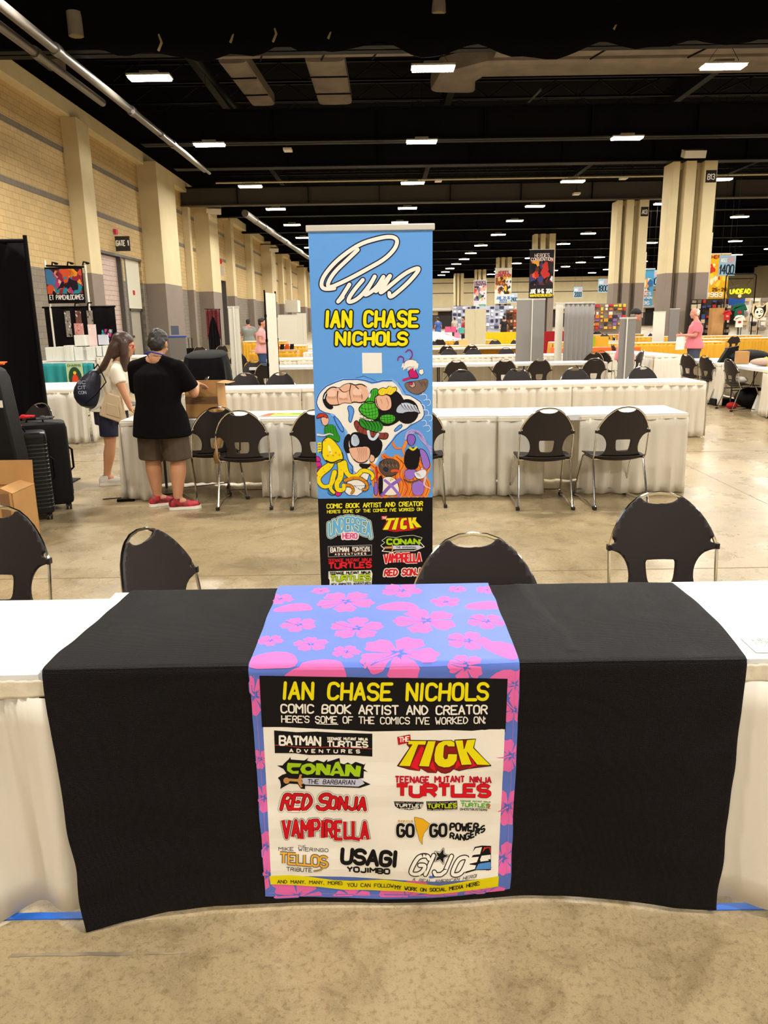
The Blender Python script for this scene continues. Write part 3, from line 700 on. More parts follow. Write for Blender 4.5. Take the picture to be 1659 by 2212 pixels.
for i in range(4):
    x0 = -2.75 + i * 1.8
    table('skirted_table', 'white pleated table of the fifth row, %s from the left' % ('first', 'second', 'third', 'fourth')[i], x0, x0 + 1.79, 18.75, 19.4, 0, [('f', 0, 1)] + ([('r', 0, 1)] if i == 3 else []), group=G, legs=False)
G = 'table row with yellow skirts'
for i in range(4):
    x0 = -2.25 + i * 1.7
    table('skirted_table', 'low table before the yellow row, %s from the left' % ('first', 'second', 'third', 'fourth')[i], x0, x0 + 1.69, 24.0, 24.65, 0, [('b', 0, 1)], ms=(mskirt if i < 3 else myel), group=G, legs=False)
for i in range(4):
    x0 = -2.4 + i * 1.86
    table('yellow_skirted_table', 'yellow skirted table of the sixth row, %s from the left' % ('first', 'second', 'third', 'fourth')[i], x0, x0 + 1.85, 26.0, 26.65, 0, [('f', 0, 1)] + ([('r', 0, 1)] if i == 3 else []), ms=myel if i != 1 else mskirt, group=G, legs=False)
for i in range(3):
    x0 = -.9 + i * 1.86
    table('yellow_skirted_table', 'yellow skirted table two rows behind the sixth, %s from the left' % ('first', 'second', 'third')[i], x0, x0 + 1.85, 32, 32.7, 0, [('f', 0, 1)], ms=myel, group=G, legs=False)
table('yellow_skirted_table', 'long yellow skirted table behind the man in pink', 0, 4.6, 0, .75, 0, [('f', 0, 1), ('r', 0, 1), ('l', 0, 1)], ms=myel, legs=False, loc=(9.05, 26.3, 0), zb=.0)
table('yellow_skirted_table', 'yellow skirted table between the two columns', 0, 2.7, 0, .75, 0, [('f', 0, 1), ('r', 0, 1), ('l', 0, 1)], ms=myel, legs=False, loc=(7.45, 28.3, 0))
table('yellow_skirted_table', 'yellow skirted table behind the narrow grey stand with small grey chairs', 0, 3, 0, .75, 0, [('f', 0, 1), ('r', 0, 1)], ms=myel, legs=False, loc=(11.2, 38.5, 0))
table('yellow_skirted_table', 'yellow skirted table row at the right behind the black chair', 0, 6, 0, .75, 0, [('f', 0, 1), ('l', 0, 1)], ms=myel, legs=False, loc=(14.6, 29.6, 0))
table('yellow_skirted_table', 'second yellow skirted table row behind the long one', 0, 5.5, 0, .75, 0, [('f', 0, 1)], ms=myel, legs=False, loc=(13.2, 33.4, 0))
table('yellow_skirted_table', 'yellow skirted table with black and orange clothes beside the banner', 0, 1.5, 0, .8, 0, [('f', 0, 1), ('r', 0, 1), ('l', 0, 1)], ms=myel, legs=False, loc=(-3.1, 24.6, 0), h=.9)
table('yellow_skirted_table', 'yellow covered table near the man in the grey shirt', 0, 1.5, 0, .8, 0, [('f', 0, 1), ('r', 0, 1), ('l', 0, 1)], ms=myel, legs=False, loc=(-4.2, 28.5, 0), h=.95)
table('yellow_skirted_table', 'yellow skirted table with a patterned runner near the tripods', 0, 1.3, 0, .7, 0, [('f', 0, 1), ('r', 0, 1)], ms=myel, legs=False, loc=(-3.0, 22.0, 0), h=.85, cover=mat('patterned_cover', '#b9a58a', .7, mix=(14, '#7c4038')))
table('skirted_table', 'white low table right of the clothes table by the banner', 0, 1.2, 0, .8, 0, [('f', 0, 1), ('l', 0, 1)], legs=False, loc=(-1.6, 22.4, 0))
G = 'white tables along the right aisle'
table('skirted_table', 'white table with a sagging skirt between the grey stand and the aisle', 0, 2.6, 0, .75, PI / 2 + .15, [('b', 0, 1), ('l', 0, 1)], loc=(6.3, 18.9, 0), group=G, ms=mskirt_w)
table('skirted_table', 'white table with a brown box and bags on it at the right edge', 0, 1.9, 0, .8, PI / 2, [('f', 0, 1), ('b', 0, .2), ('b', .9, 1)], loc=(6.62, 13.25, 0), group=G)
table('skirted_table', 'white table behind the two chairs by the right aisle', 0, 1.9, 0, .8, PI / 2, [('f', 0, 1), ('b', 0, .25), ('r', 0, 1)], loc=(6.62, 15.2, 0), group=G)
table('skirted_table', 'white tall skirted table at the right picture edge', 0, 2, 0, .8, 0, [('f', 0, 1), ('l', 0, 1)], loc=(11.6, 20.6, 0), group=G, h=.95)
table('orange_table', 'table with an orange cloth behind the black chairs', 0, 2.4, 0, .8, 0, [], loc=(6.2, 22.8, 0), cover=mat('orange_cloth', '#ee6a1c', .7), drop=.3)

# ---------------------------------------------------------------- front tables
G = 'white skirted tables of the front row'
def front_table(x0, x1, label, sides, yf, yb, h):
    t = table('skirted_table', label, x0, x1, yf, yb, 0, [], group=G, h=h, drop=.03)
    W, D = x1 - x0, yb - yf
    for k, (a, c, seed) in enumerate(sides):
        b = MB(); skirt(b, (a - (x0 + x1) / 2, -D / 2 - .006), (c - (x0 + x1) / 2, -D / 2 - .006), h - .06, .03, mskirt_w, amp=.075, per=.27, seed=seed, fine=.01, flare=.0, fade=.12); b.build('skirt', t, solid=.002)
        b = MB(); skirt(b, (a - (x0 + x1) / 2, -D / 2 - .004), (c - (x0 + x1) / 2, -D / 2 - .004), h - .012, h - .062, mband, amp=.004, per=.09, seed=seed, fine=.01, flare=.0); b.build('skirt_band', t, solid=.003)
    return t
front_table(-2.74, -.92, 'white topped table at the left of the black cloth', [(-2.74, -.80, 4.2)], 1.86, 2.42, .748)
front_table(-.91, .91, 'table hidden under the black cloth', [], 1.875, 2.46, .755)
rt_ = front_table(.93, 2.75, 'white topped table at the right of the black cloth', [(.90, 2.75, 8.3)], 1.86, 2.46, .762)
a = Art(.0002)
a.text('AA-12', .70, 0, .885, .022, .006, '#4a4170', 2, down=-1, caps=False)
a.text('ARTIST ALLEY', .69, .028, .86, .01, .0015, '#9a98a6', 2, down=-1)
a.text('HEROES', .675, .06, .80, .016, .0022, '#8f9a94', 2, down=-1); a.text('CONVENTION', .675, .043, .83, .012, .002, '#8f9a94', 2, down=-1)
for k in range(40): a.disc((.67 + (k * 37 % 100) / 100 * .2, .042 + (k * 53 % 100) / 100 * .04), .0022, '#a9b8ac', 1, 5)
q = MB().bx(.65 - .91, .9 - .91, .0, .1, .0, .0012, mat('paper_white', '#f0eee8', .6))
card = thing('table_card', 'white printed name card taped to the right white table', 'card', (1.84 - .91 + .055, 1.90, .7638), -.02)
a.build('card_print', lambda u, v, l: (u - .65, v, .0014 + l), card)
MB().bx(0, .25, -.01, .09, .0, .0012, MATS['paper_white']).build('card_sheet', card, smooth=False)
# black cloth
mblk = bpy.data.materials.new('black_cloth'); mblk.use_nodes = True
nt = mblk.node_tree; bb = nt.nodes['Principled BSDF']; bb.inputs['Base Color'].default_value = lin('#100b0d'); bb.inputs['Roughness'].default_value = .6; bb.inputs['Sheen Weight'].default_value = .02; bb.inputs['Sheen Roughness'].default_value = .5; bb.inputs['Specular IOR Level'].default_value = .13
tc = nt.nodes.new('ShaderNodeTexCoord'); vo = nt.nodes.new('ShaderNodeTexVoronoi'); vo.inputs['Scale'].default_value = 260; vo.inputs['Randomness'].default_value = .25
no = nt.nodes.new('ShaderNodeTexNoise'); no.inputs['Scale'].default_value = 5; no.inputs['Detail'].default_value = 5
bp = nt.nodes.new('ShaderNodeBump'); bp.inputs['Strength'].default_value = 1; bp.inputs['Distance'].default_value = .003
bp2 = nt.nodes.new('ShaderNodeBump'); bp2.inputs['Strength'].default_value = .5; bp2.inputs['Distance'].default_value = .012
nt.links.new(tc.outputs['Object'], vo.inputs['Vector']); nt.links.new(tc.outputs['Object'], no.inputs['Vector']); nt.links.new(vo.outputs['Distance'], bp.inputs['Height']); nt.links.new(no.outputs['Fac'], bp2.inputs['Height'])
nt.links.new(bp2.outputs[0], bp.inputs['Normal']); nt.links.new(bp.outputs[0], bb.inputs['Normal'])
TZ = .772; TF = 1.838; TB = 2.452
def front_y(x, d):
    k = max(0, d) / .76
    w = nz(x, d * .35, 2, 2.2) * .03 * k + nz(x, d, 7, 5) * .006 * k + .012 * nz(x, d * 3, 1, 3) * k
    return TF + .008 + w * .9 - .03 * k * max(0, abs(x) - .55) / .4 + (.045 * k if abs(x) < .5 else .045 * k * max(0, 1 - (abs(x) - .5) / .3))
def top_z(x, y): return TZ + .0025 * nz(x, y, 0, 3.5) + .0015 * nz(x, y, 4, 9) + .003 * math.exp(-((x - .45 - (2.4 - y) * .1) / .02) ** 2) * (y > 1.9)
def cloth_pt(x, s, lift=0):
    """s runs from the back edge over the top then down the front"""
    D = TB - TF; r = .012
    if s <= D - r: y = TB - s; return (x, y, top_z(x, y) + lift)
    q = s - (D - r); A = r * PI / 2
    if q < A:
        a = q / r; z0 = top_z(x, TF + r); return (x, TF + r - math.sin(a) * (r + lift), z0 - r + math.cos(a) * (r + lift))
    d = q - A; z0 = top_z(x, TF + r) - r
    return (x, front_y(x, d) - .008 - lift, z0 - d)
FD = .757
def cl(i, j):
    S0 = (TB - TF); tot = S0 + FD; s = j * tot; k = max(0, (s - S0) / FD)
    tp = min(1, s / S0)
    xl = -.845 - .053 * tp + .055 * k + .006 * nz(s, 1, 0, 9) ; xr = .957 - .02 * tp + .02 * math.sin(tp * PI) - .02 * k + .004 * nz(s, 3, 0, 8)
    x = xl + (xr - xl) * i; x2, y, z = cloth_pt(x, s)
    if k > 0:
        z = z + k * (.002 + .008 * abs(i - .55)); e = max(0, 1 - i / .12); y -= e * e * .035 * k; z -= e * .03 * k
        z = max(z, .006)
    if s < .02: z -= (.02 - s) * .4
    return (x, y, z)
b = MB().grid(cl, 150, 110, mblk)
tag(b.build('black_tablecloth', solid=.003), 'black textured cloth draped over the middle front table to the floor', 'tablecloth')

# ---------------------------------------------------------------- floral runner with printed panel
ks_f = keystone([0.000977454, -1.53551e-05, -0.793815, -1.82216e-05, -0.00115993, 2.30648, -2.02876e-06, -0.000129145])
ks_t = keystone([-0.00127594, 2.0044e-05, 1.03622, 4.87285e-06, 0.00031019, -2.40188, -2.23479e-05, -0.0014226])
D0 = TB - TF
def on_front(x, y):
    X, Z = ks_f(x, y); return (X, D0 + (TZ - Z) * 1.03 - .005)
def on_top(x, y):
    X, Y = ks_t(x, y); return (X, TB - Y)
blue, pink = '#5473d2', '#f070b8'
run = thing('table_runner', 'blue and pink hibiscus runner with a printed comic artist panel over the black cloth', 'table runner', (0, 0, 0))
RX0, RX1, RS1 = -.357, .347, D0 + .726
def rplace(u, v, l): return cloth_pt(u, v, .0035 + l)
cu = frange(-.34, .34, .04); cv = frange(.05, .55, .05) + [D0 - .012, D0 - .006, D0, D0 + .006, D0 + .012] + frange(D0 + .04, RS1 - .02, .035)
a = Art(.0002)
b = MB()
mrun = mat('runner_blue', blue, .6, sheen=.2)
def rg(i, j):
    v = .003 + (RS1 + .014 * math.sin(i * PI) - .003) * j; u = RX0 + (RX1 - RX0) * i - (.004 * nz(v, 2, 0, 9)); return cloth_pt(u, v, .0035)
b.grid(rg, 60, 130, mrun); b.build('runner_fabric', run)
import itertools
def clipx(u): return min(max(u, RX0 + .001), RX1 - .001)
def hib(c, r, rot, sq=1, sty=1):
    """five ruffled petals, a star shaped blue throat and a long stamen"""
    cx, cy = c; vmax = RS1 + .004
    P = lambda q: (clipx(q[0]), min(max(q[1], .004), vmax))
    for k in range(5):
        a0 = rot + k * 2 * PI / 5; pts = []
        for i in range(17):
            t = i / 16; an = a0 + (t - .5) * 1.235; rr = r * (.35 + .68 * math.sin(PI * t) ** .24) * (1 + .05 * math.sin(t * 19 + k * 2))
            if i in (0, 16): rr = r * .2
            pts.append((cx + rr * math.cos(an), cy + rr * math.sin(an) * sq))
        pts += [(cx + r * .13 * math.cos(a0), cy + r * .13 * math.sin(a0) * sq)]
        a.poly([P(q) for q in pts], pink, 1, True)
        for da in (-.22, 0, .22):
            e = r * (.42 if da == 0 else .33)
            q0 = (cx, cy); q1 = (cx + e * math.cos(a0 + da), cy + e * math.sin(a0 + da) * sq)
            n = (-(q1[1] - q0[1]) * .12, (q1[0] - q0[0]) * .12)
            a.poly([P((q0[0] + n[0], q0[1] + n[1])), P(q1), P((q0[0] - n[0], q0[1] - n[1]))], blue, 2, True)
    an = rot + .3 * sty + 2.2; e = r * 1.05
    st = [(cx + e * t * math.cos(an + .25 * t), cy + e * t * math.sin(an + .25 * t) * sq) for t in (0, .3, .6, .9)]
    st = [P(q) for q in st]
    a.stroke(st, r * .15, blue, 2.4); a.stroke(st, r * .085, pink, 3)
    for dx, dy in ((.06, 0), (-.05, .05), (0, -.07), (.05, .06)): a.disc(P((st[-1][0] + r * dx, st[-1][1] + r * dy)), r * .04, pink, 3, 6)
def petal(c, r, rot, bend=.5):
    pts = []
    for i in range(20):
        t = i / 20 * 2 * PI; rr = r * (1 - .35 * math.cos(t)) * (1 + .08 * math.sin(3 * t + rot)); x = rr * math.cos(t) * 1.3; y = rr * math.sin(t) * .72 + bend * x * x / r * .3
        pts.append((clipx(c[0] + x * math.cos(rot) - y * math.sin(rot)), min(max(c[1] + x * math.sin(rot) + y * math.cos(rot), .004), RS1 + .004)))
    a.poly(pts, pink, 1, True)
def C4(X, Y): return on_top(530 + X / 2.765, 1260 + Y / 2.765)
for X, Y, r, rot, sty in ((600, 120, .088, .3, 0), (665, 278, .075, 1.0, 1), (320, 258, .052, .5, 3), (150, 352, .036, .2, 2), (392, 375, .047, .8, 4), (603, 420, .038, .1, 1), (1075, 235, .09, .6, 1), (915, 430, .104, .15, 0), (1195, 118, .046, .9, 1), (1440, 240, .055, .4, 3), (1330, 352, .058, .1, 3), (1318, 482, .045, .6, 1), (205, 103, .045, .3, 0), (935, 50, .065, .2, 2), (1265, 44, .03, .3, 0), (1440, 48, .035, .1, 0), (450, 55, .03, .3, 0)):
    hib(C4(X, Y), r, rot, 1, sty)
for X, Y, r, rot in ((330, 155, .045, .1), (960, 150, .05, .3), (1385, 150, .045, 2.9), (1500, 155, .02, 0), (215, 465, .055, .2), (340, 525, .035, .1), (520, 515, .05, .6), (655, 540, .022, 0), (1570, 420, .05, 1.2), (1600, 520, .04, 0)):
    petal(C4(X, Y), r, rot)
# flowers on the hanging border
for x, y, r, rot in ((548, 1500, .06, .5), (1112, 1475, .045, .2), (1112, 1530, .04, 1), (560, 1640, .03, .4), (566, 1725, .045, .2), (1105, 1630, .05, .6), (1100, 1745, .06, .3), (1090, 1860, .055, .1), (570, 1830, .05, 0), (575, 1890, .055, .8), (640, 1945, .075, .2), (760, 1950, .055, .9), (880, 1950, .09, .1), (960, 1945, .05, .4), (1050, 1940, .06, 1.2)):
    hib(on_front(x, y), r, rot, 1, int(x) % 5)
a.stroke([(RX0 + .012, D0 + .02 + i * .05) for i in range(14)], .0012, '#c27fd8', 3.4, False); a.stroke([(RX1 - .012, D0 + .02 + i * .05) for i in range(14)], .0012, '#c27fd8', 3.4, False)
a.stroke([(RX0 + .01 + i * .04, RS1 - .012 + .013 * math.sin(i / 17 * PI)) for i in range(18)], .0012, '#c27fd8', 3.4, False)
a.build('hibiscus_print', rplace, run, cu, cv)
# the printed panel
a = Art(.0002); a.tr = on_front
W_, K, Y_, R_ = '#f8f4ea', '#120f10', '#f2e40c', '#d81020'
def quadgrid(pts_l, pts_r, col, layer): 
    a.poly(list(pts_l) + list(pts_r)[::-1], col, layer)
a.poly([(567, 1560), (1092, 1560), (1080, 1900), (582, 1894)], W_, 4)
a.poly([(561, 1458), (1096, 1462), (1093, 1578), (1040, 1577), (960, 1572), (800, 1576), (700, 1573), (620, 1570), (565, 1570)], K, 4.5)
a.poly([(579, 1893), (622, 1892), (665, 1896), (720, 1904), (760, 1905), (830, 1898), (900, 1903), (950, 1908), (1010, 1901), (1082, 1897), (1081, 1922), (1010, 1926), (940, 1931), (880, 1925), (800, 1925), (740, 1926), (680, 1919), (620, 1914), (581, 1912)], Y_, 5)
a.build('printed_panel', rplace, run, cu, cv)
a = Art(.0002); a.tr = on_front
T = a.text
T('IAN CHASE NICHOLS', 612, 1507, 1052, 34, 7, Y_, 8, jit=.05, slant=.1, gap=1.6)
T('COMIC BOOK ARTIST AND CREATOR', 607, 1538, 1052, 18, 3.6, W_, 8, jit=.05)
T("HERE'S SOME OF THE COMICS I'VE WORKED ON:", 608, 1559, 1048, 14, 2.4, W_, 8, jit=.06)
a.stroke([(684, 1561), (705, 1562), (730, 1562)], 1.6, W_, 8)
def c3(X, Y): return (570 + X / 6.144, 1560 + Y / 6.144)
def c3r(X, Y): return (820 + X / 6.144, 1560 + Y / 6.144)
def c4(X, Y): return (560 + X / 5.925, 1740 + Y / 5.925)
def c4r(X, Y): return (820 + X / 5.53, 1740 + Y / 5.53)
def with_tr(f): a.tr = lambda x, y: on_front(*f(x, y))
with_tr(c3)
a.poly([(130, 105), (430, 125), (700, 112), (1000, 125), (1438, 128), (1438, 435), (1000, 418), (600, 425), (400, 405), (138, 407)], K, 6)
T('BATMAN', 205, 295, 745, 115, 26, W_, 8, caps=False, gap=.9, rnd=False)
T('TEENAGE MUTANT NINJA', 835, 220, 1375, 34, 10, W_, 8, caps=False)
T('TURTLES', 840, 308, 1375, 68, 20, W_, 8, caps=False, gap=.8, rnd=False)
a.stroke([(138, 298), (300, 305), (450, 322), (700, 318), (900, 312), (1100, 322), (1438, 330)], 8, '#c5463e', 8, False)
T('ADVENTURES', 335, 390, 1270, 42, 13, W_, 8, caps=False, gap=4.5, rnd=False)
# green lettered title with sword
a.poly([(165, 575), (240, 572), (260, 545), (320, 490), (345, 455), (350, 490), (530, 500), (590, 460), (565, 500), (640, 520), (700, 490), (790, 520), (840, 480), (835, 515), (1000, 460), (1010, 530), (1060, 545), (1110, 520), (1160, 545), (1215, 510), (1330, 545), (1350, 520), (1320, 600), (1380, 640), (1325, 630), (1320, 720), (1250, 730), (1415, 798), (1270, 850), (540, 840), (535, 885), (480, 880), (440, 820), (330, 815), (270, 850), (205, 890), (215, 840), (205, 780), (175, 740), (230, 700), (290, 680), (250, 620)], K, 6)
for q in ([(310, 535), (495, 540), (470, 590), (370, 595), (350, 620), (380, 645), (455, 640), (450, 680), (360, 680), (300, 640), (298, 580)],
          [(560, 540), (620, 535), (675, 570), (685, 625), (640, 675), (570, 692), (500, 670), (475, 620), (500, 565)],
          [(690, 535), (770, 535), (820, 610), (830, 545), (885, 555), (870, 690), (810, 690), (745, 620), (740, 690), (680, 688)],
          [(945, 520), (990, 505), (1075, 700), (1010, 700), (1000, 670), (940, 668), (915, 700), (870, 690)],
          [(1080, 545), (1150, 545), (1210, 620), (1225, 555), (1290, 570), (1270, 705), (1200, 700), (1140, 640), (1125, 700), (1070, 700)]): a.poly(q, '#a6cf1c', 8)
a.disc((583, 610), 42, K, 9, 12, 30); a.poly([(960, 590), (990, 632), (930, 632)], K, 9)
a.poly([(495, 740), (540, 732), (1290, 735), (1335, 790), (1250, 832), (540, 822), (510, 800)], '#c9cbe0', 8)
a.poly([(320, 745), (430, 750), (450, 745), (470, 685), (500, 690), (485, 730), (515, 740), (490, 770), (520, 810), (485, 820), (505, 855), (480, 865), (455, 820), (440, 785), (320, 780)], '#c9925a', 8)
a.disc((290, 775), 42, '#c9925a', 8, 12)
T('THE BARBARIAN', 575, 805, 1200, 55, 9, K, 10, caps=True, slant=.15)
so = [(26, R_)]
T('RED', 215, 1165, 590, 200, 40, R_, 8.6, outs=((14, K), (44, W_), (52, K)), slant=.45)
T('S', 690, 1160, 830, 210, 44, R_, 8.6, outs=((14, K), (44, W_), (52, K)), slant=.5); T('ONJA', 860, 1145, 1340, 160, 38, R_, 8.6, outs=((14, K), (44, W_), (52, K)), slant=.2, gap=1.8)
with_tr(c4)
def wv(X, Y): return (X, Y + 8 * math.sin(X / 70) + (10 * math.sin(X / 38) if Y > 380 else 0))
T('VAMPIRELLA', 290, 425, 1390, 225, 36, R_, 8.6, outs=((10, K), (28, W_), (40, K)), gap=1.6, caps=False, warp=wv, rnd=False)
T('THE', 480, 552, 580, 26, 4, '#2a2020', 8)
T('MIKE WIERINGO', 232, 585, 870, 40, 7, '#2a2020', 8, warp=lambda X, Y: (X, Y + (X - 232) * .035))
T('TELLOS', 250, 740, 860, 125, 27, '#e8b23e', 8.6, outs=((16, '#1d2b52'),), warp=lambda X, Y: (X, Y + (X - 250) * .09), gap=.8, caps=False)
a.stroke([(690, 850), (770, 835), (840, 780), (865, 740)], 22, '#1d2b52', 7.6); a.stroke([(690, 850), (770, 835), (840, 780), (865, 740)], 10, '#e8b23e', 8.6)
T('TRIBUTE', 335, 840, 660, 45, 8, '#2a2020', 9, warp=lambda X, Y: (X, Y + (X - 335) * .07))
T('AND MANY, MANY, MORE!', 215, 1005, 1050, 42, 8, K, 9, jit=.06, warp=lambda X, Y: (X, Y + (X - 215) * .035))
T('YOU CAN FOLLOW', 1120, 1060, 1720, 48, 8, K, 9, jit=.06, warp=lambda X, Y: (X, Y - (X - 1120) * .03))
T('USAGI', 1045, 740, 1745, 170, 52, K, 8, slant=.12)
T('YOJIMBO', 1120, 850, 1665, 62, 22, K, 8, caps=False, rnd=False)
with_tr(c3r)
a.poly([(235, 170), (405, 135), (412, 235), (248, 272)], R_, 6); a.stroke([(235, 170), (405, 135), (412, 235), (248, 272)], 4, K, 6.4, closed=True)
T('THE', 265, 235, 390, 60, 13, W_, 8, warp=lambda X, Y: (X, Y - (X - 265) * .12))
RD, BR = '#e3152a', '#8f1c18'
sh = [(235, 555), (400, 600), (530, 615), (545, 580), (640, 635), (755, 640), (770, 605), (820, 640), (880, 650), (940, 635), (985, 595), (1060, 622), (1165, 600), (1485, 562), (1255, 320), (1275, 205), (1000, 210), (1000, 240), (950, 212), (800, 220), (750, 213), (385, 210), (362, 268), (400, 310)]
a.poly(sh, BR, 5.5); a.stroke(sh, 9, K, 5.8, closed=True)
for q in ([(405, 560), (555, 290), (590, 320), (520, 560), (530, 612)], [(660, 560), (710, 480), (755, 636)], [(1035, 470), (1085, 545), (1000, 605)], [(1165, 375), (1300, 548), (1170, 600), (1235, 545)]): a.poly(q, RD, 6)
for q in ([(385, 213), (625, 213), (610, 270), (515, 270), (405, 560), (250, 555), (430, 268), (372, 268)], [(640, 215), (750, 215), (660, 560), (518, 555)],
          [(745, 300), (780, 245), (850, 212), (950, 212), (1000, 240), (1003, 300), (905, 295), (895, 275), (868, 280), (860, 300), (850, 430), (870, 460), (900, 450), (910, 390), (1035, 395), (1030, 480), (990, 540), (930, 570), (860, 575), (780, 550), (730, 490), (725, 400)],
          [(1000, 213), (1110, 213), (1125, 330), (1160, 213), (1280, 205), (1250, 320), (1485, 555), (1300, 548), (1165, 375), (1235, 545), (1090, 548)]):
    a.poly(q, Y_, 7); a.stroke(q, 8, K, 7.5, closed=True)
a.disc((1318, 197), 18, '#555', 6, 10) if False else None
T('TEENAGE MUTANT NINJA', 208, 770, 1490, 78, 22, '#c21830', 8, caps=False, rnd=False, warp=lambda X, Y: (X, Y + max(0, X - 1000) * .06))
T('TURTLES', 225, 945, 1470, 140, 46, R_, 8.6, outs=((8, K),), caps=False, gap=1.0, rnd=False, warp=lambda X, Y: (X, Y + max(0, X - 950) * .06))
a.poly([(190, 1020), (585, 1022), (580, 1095), (520, 1120), (400, 1135), (250, 1120), (205, 1085)], K, 6)
T('TURTLES', 215, 1092, 580, 36, 11, W_, 8, caps=False, rnd=False); T('UNIVERSE', 250, 1122, 520, 16, 5, W_, 8, caps=False); T('TEENAGE MUTANT NINJA', 200, 1043, 575, 15, 4, '#8d8a84', 8, caps=False)
a.poly([(620, 1015), (1035, 1015), (1040, 1135), (635, 1138)], K, 6)
T('TURTLES', 640, 1100, 1025, 48, 14, '#c4d61a', 8, caps=False, rnd=False); T('TEENAGE MUTANT NINJA', 628, 1043, 1030, 16, 4, '#a9a59a', 8, caps=False); T('NEW ANIMATED ADVENTURES', 640, 1132, 1035, 15, 4, '#b9b5aa', 8, caps=False)
T('TEENAGE MUTANT NINJA', 1075, 1030, 1485, 18, 6, '#4e8f2a', 8, caps=False, warp=lambda X, Y: (X, Y + (X - 1075) * .08)); T('TURTLES', 1090, 1095, 1470, 46, 15, '#5fae2c', 8, caps=False, rnd=False, warp=lambda X, Y: (X, Y + (X - 1075) * .08))
T('GHOSTBUSTERS', 1075, 1145, 1440, 28, 6, K, 8, warp=lambda X, Y: (X, Y + (X - 1075) * .08)); T('2', 1445, 1140, 1480, 55, 9, R_, 9)
with_tr(c4r)
T("SABAN'S", 220, 165, 400, 14, 6, '#e8a923', 8, caps=False)
for X in (195, 320, 585, 710):
    a.stroke([(X + 10, 205), (X + 35, 183), (X + 85, 183), (X + 110, 205)], 4, '#777', 6) if False else None
T('GO', 215, 340, 405, 140, 36, K, 8, outs=((18, W_), (22, '#3a3634')), caps=False, gap=1.6); T('GO', 612, 340, 800, 140, 36, K, 8, outs=((18, W_), (22, '#3a3634')), caps=False, gap=1.6)
bolt = [(418, 108), (520, 130), (600, 188), (570, 250), (530, 300), (520, 345), (512, 350), (512, 435), (480, 380), (432, 215)]
a.stroke(bolt, 7, K, 8.5, closed=True); a.poly(bolt, '#f0b51e', 8.8)
T('POWER', 850, 280, 1190, 88, 24, K, 8, caps=False, warp=lambda X, Y: (X, Y + (X - 850) * .07)); T('RANGERS', 850, 375, 1270, 70, 20, K, 8, caps=False, warp=lambda X, Y: (X, Y + 40 * math.sin((X - 850) / 420 * PI) - max(0, X - 1000) * .25))
hh = [(290, 750), (380, 575), (450, 520), (560, 518), (600, 545), (690, 520), (780, 478), (820, 540), (915, 552), (1050, 550), (1080, 570), (1150, 500), (1240, 488), (1352, 498), (1350, 785), (1170, 765), (1010, 795), (930, 835), (840, 848), (800, 800), (740, 832), (640, 815), (330, 812)]
a.poly([(1030, 795), (1150, 500), (1240, 488), (1352, 498), (1350, 785), (1170, 770)], K, 6)
a.stroke([(548, 785), (650, 570)], 64, K, 6.4); a.stroke([(548, 785), (650, 570)], 40, W_, 7)
for ch, xa, xb, yb, h_ in (('G', 350, 500, 785, 215), ('J', 640, 770, 790, 200), ('O', 855, 985, 805, 190)): T(ch, xa, yb, xb, h_, 40, W_, 7, outs=((24, K),), caps=True, slant=.75, rnd=ch in 'GO')
a.poly([(1010, 760), (1090, 600), (1160, 515), (1240, 505), (1215, 590), (1130, 595), (1110, 620), (1200, 620), (1175, 680), (1090, 690), (1085, 700), (1165, 715), (1150, 755), (1010, 780)], W_, 7.2); a.disc((478, 790), 14, W_, 7, 6); a.disc((620, 790), 14, W_, 7, 6)
for q in () and ([(320, 750), (400, 585), (460, 535), (555, 535), (585, 560), (545, 625), (480, 625), (490, 600), (455, 600), (400, 730), (430, 740), (445, 690), (425, 690), (445, 650), (540, 655), (490, 770), (440, 800), (345, 800)],
          [(610, 540), (690, 535), (700, 560), (610, 800), (500, 800), (560, 690)], [(790, 560), (910, 560), (840, 740), (780, 810), (700, 820), (625, 800), (690, 680), (740, 670), (680, 760), (720, 770), (760, 690)],
          [(900, 620), (960, 575), (1050, 570), (1070, 600), (1000, 740), (930, 815), (860, 835), (825, 800), (840, 740)],
          [(1010, 760), (1090, 600), (1160, 515), (1240, 505), (1215, 590), (1130, 595), (1110, 620), (1200, 620), (1175, 680), (1090, 690), (1085, 700), (1165, 715), (1150, 755), (1010, 780)]): a.poly(q, W_, 7)
a.poly([(1265, 510), (1345, 512), (1345, 585), (1240, 585)], '#e23326', 7); a.poly([(1235, 610), (1345, 605), (1345, 672), (1205, 678)], W_, 7); a.poly([(1195, 700), (1345, 690), (1345, 772), (1160, 762)], '#4f8fd8', 7)
star = [(740 + (90 if k % 2 == 0 else 38) * math.cos(k * PI / 5 - 1.25), 580 + (90 if k % 2 == 0 else 38) * math.sin(k * PI / 5 - 1.25)) for k in range(10)]
a.stroke(star, 22, K, 7.8, closed=True); a.stroke(star, 10, W_, 8.2, closed=True); a.poly(star, K, 8.6)
T('A REAL AMERICAN HERO!', 395, 868, 1165, 36, 8, '#77726a', 8, slant=.3, warp=lambda X, Y: (X, Y + 25 * math.sin((X - 395) / 770 * PI) - (X - 395) * .02))
T('MY WORK ON SOCIAL MEDIA HERE:', 185, 990, 1205, 48, 9, K, 9, jit=.06, warp=lambda X, Y: (X, Y + 30 * math.sin((X - 185) / 900 * PI) - (X - 185) * .02))
a.build('panel_lettering', rplace, run, cu, cv)

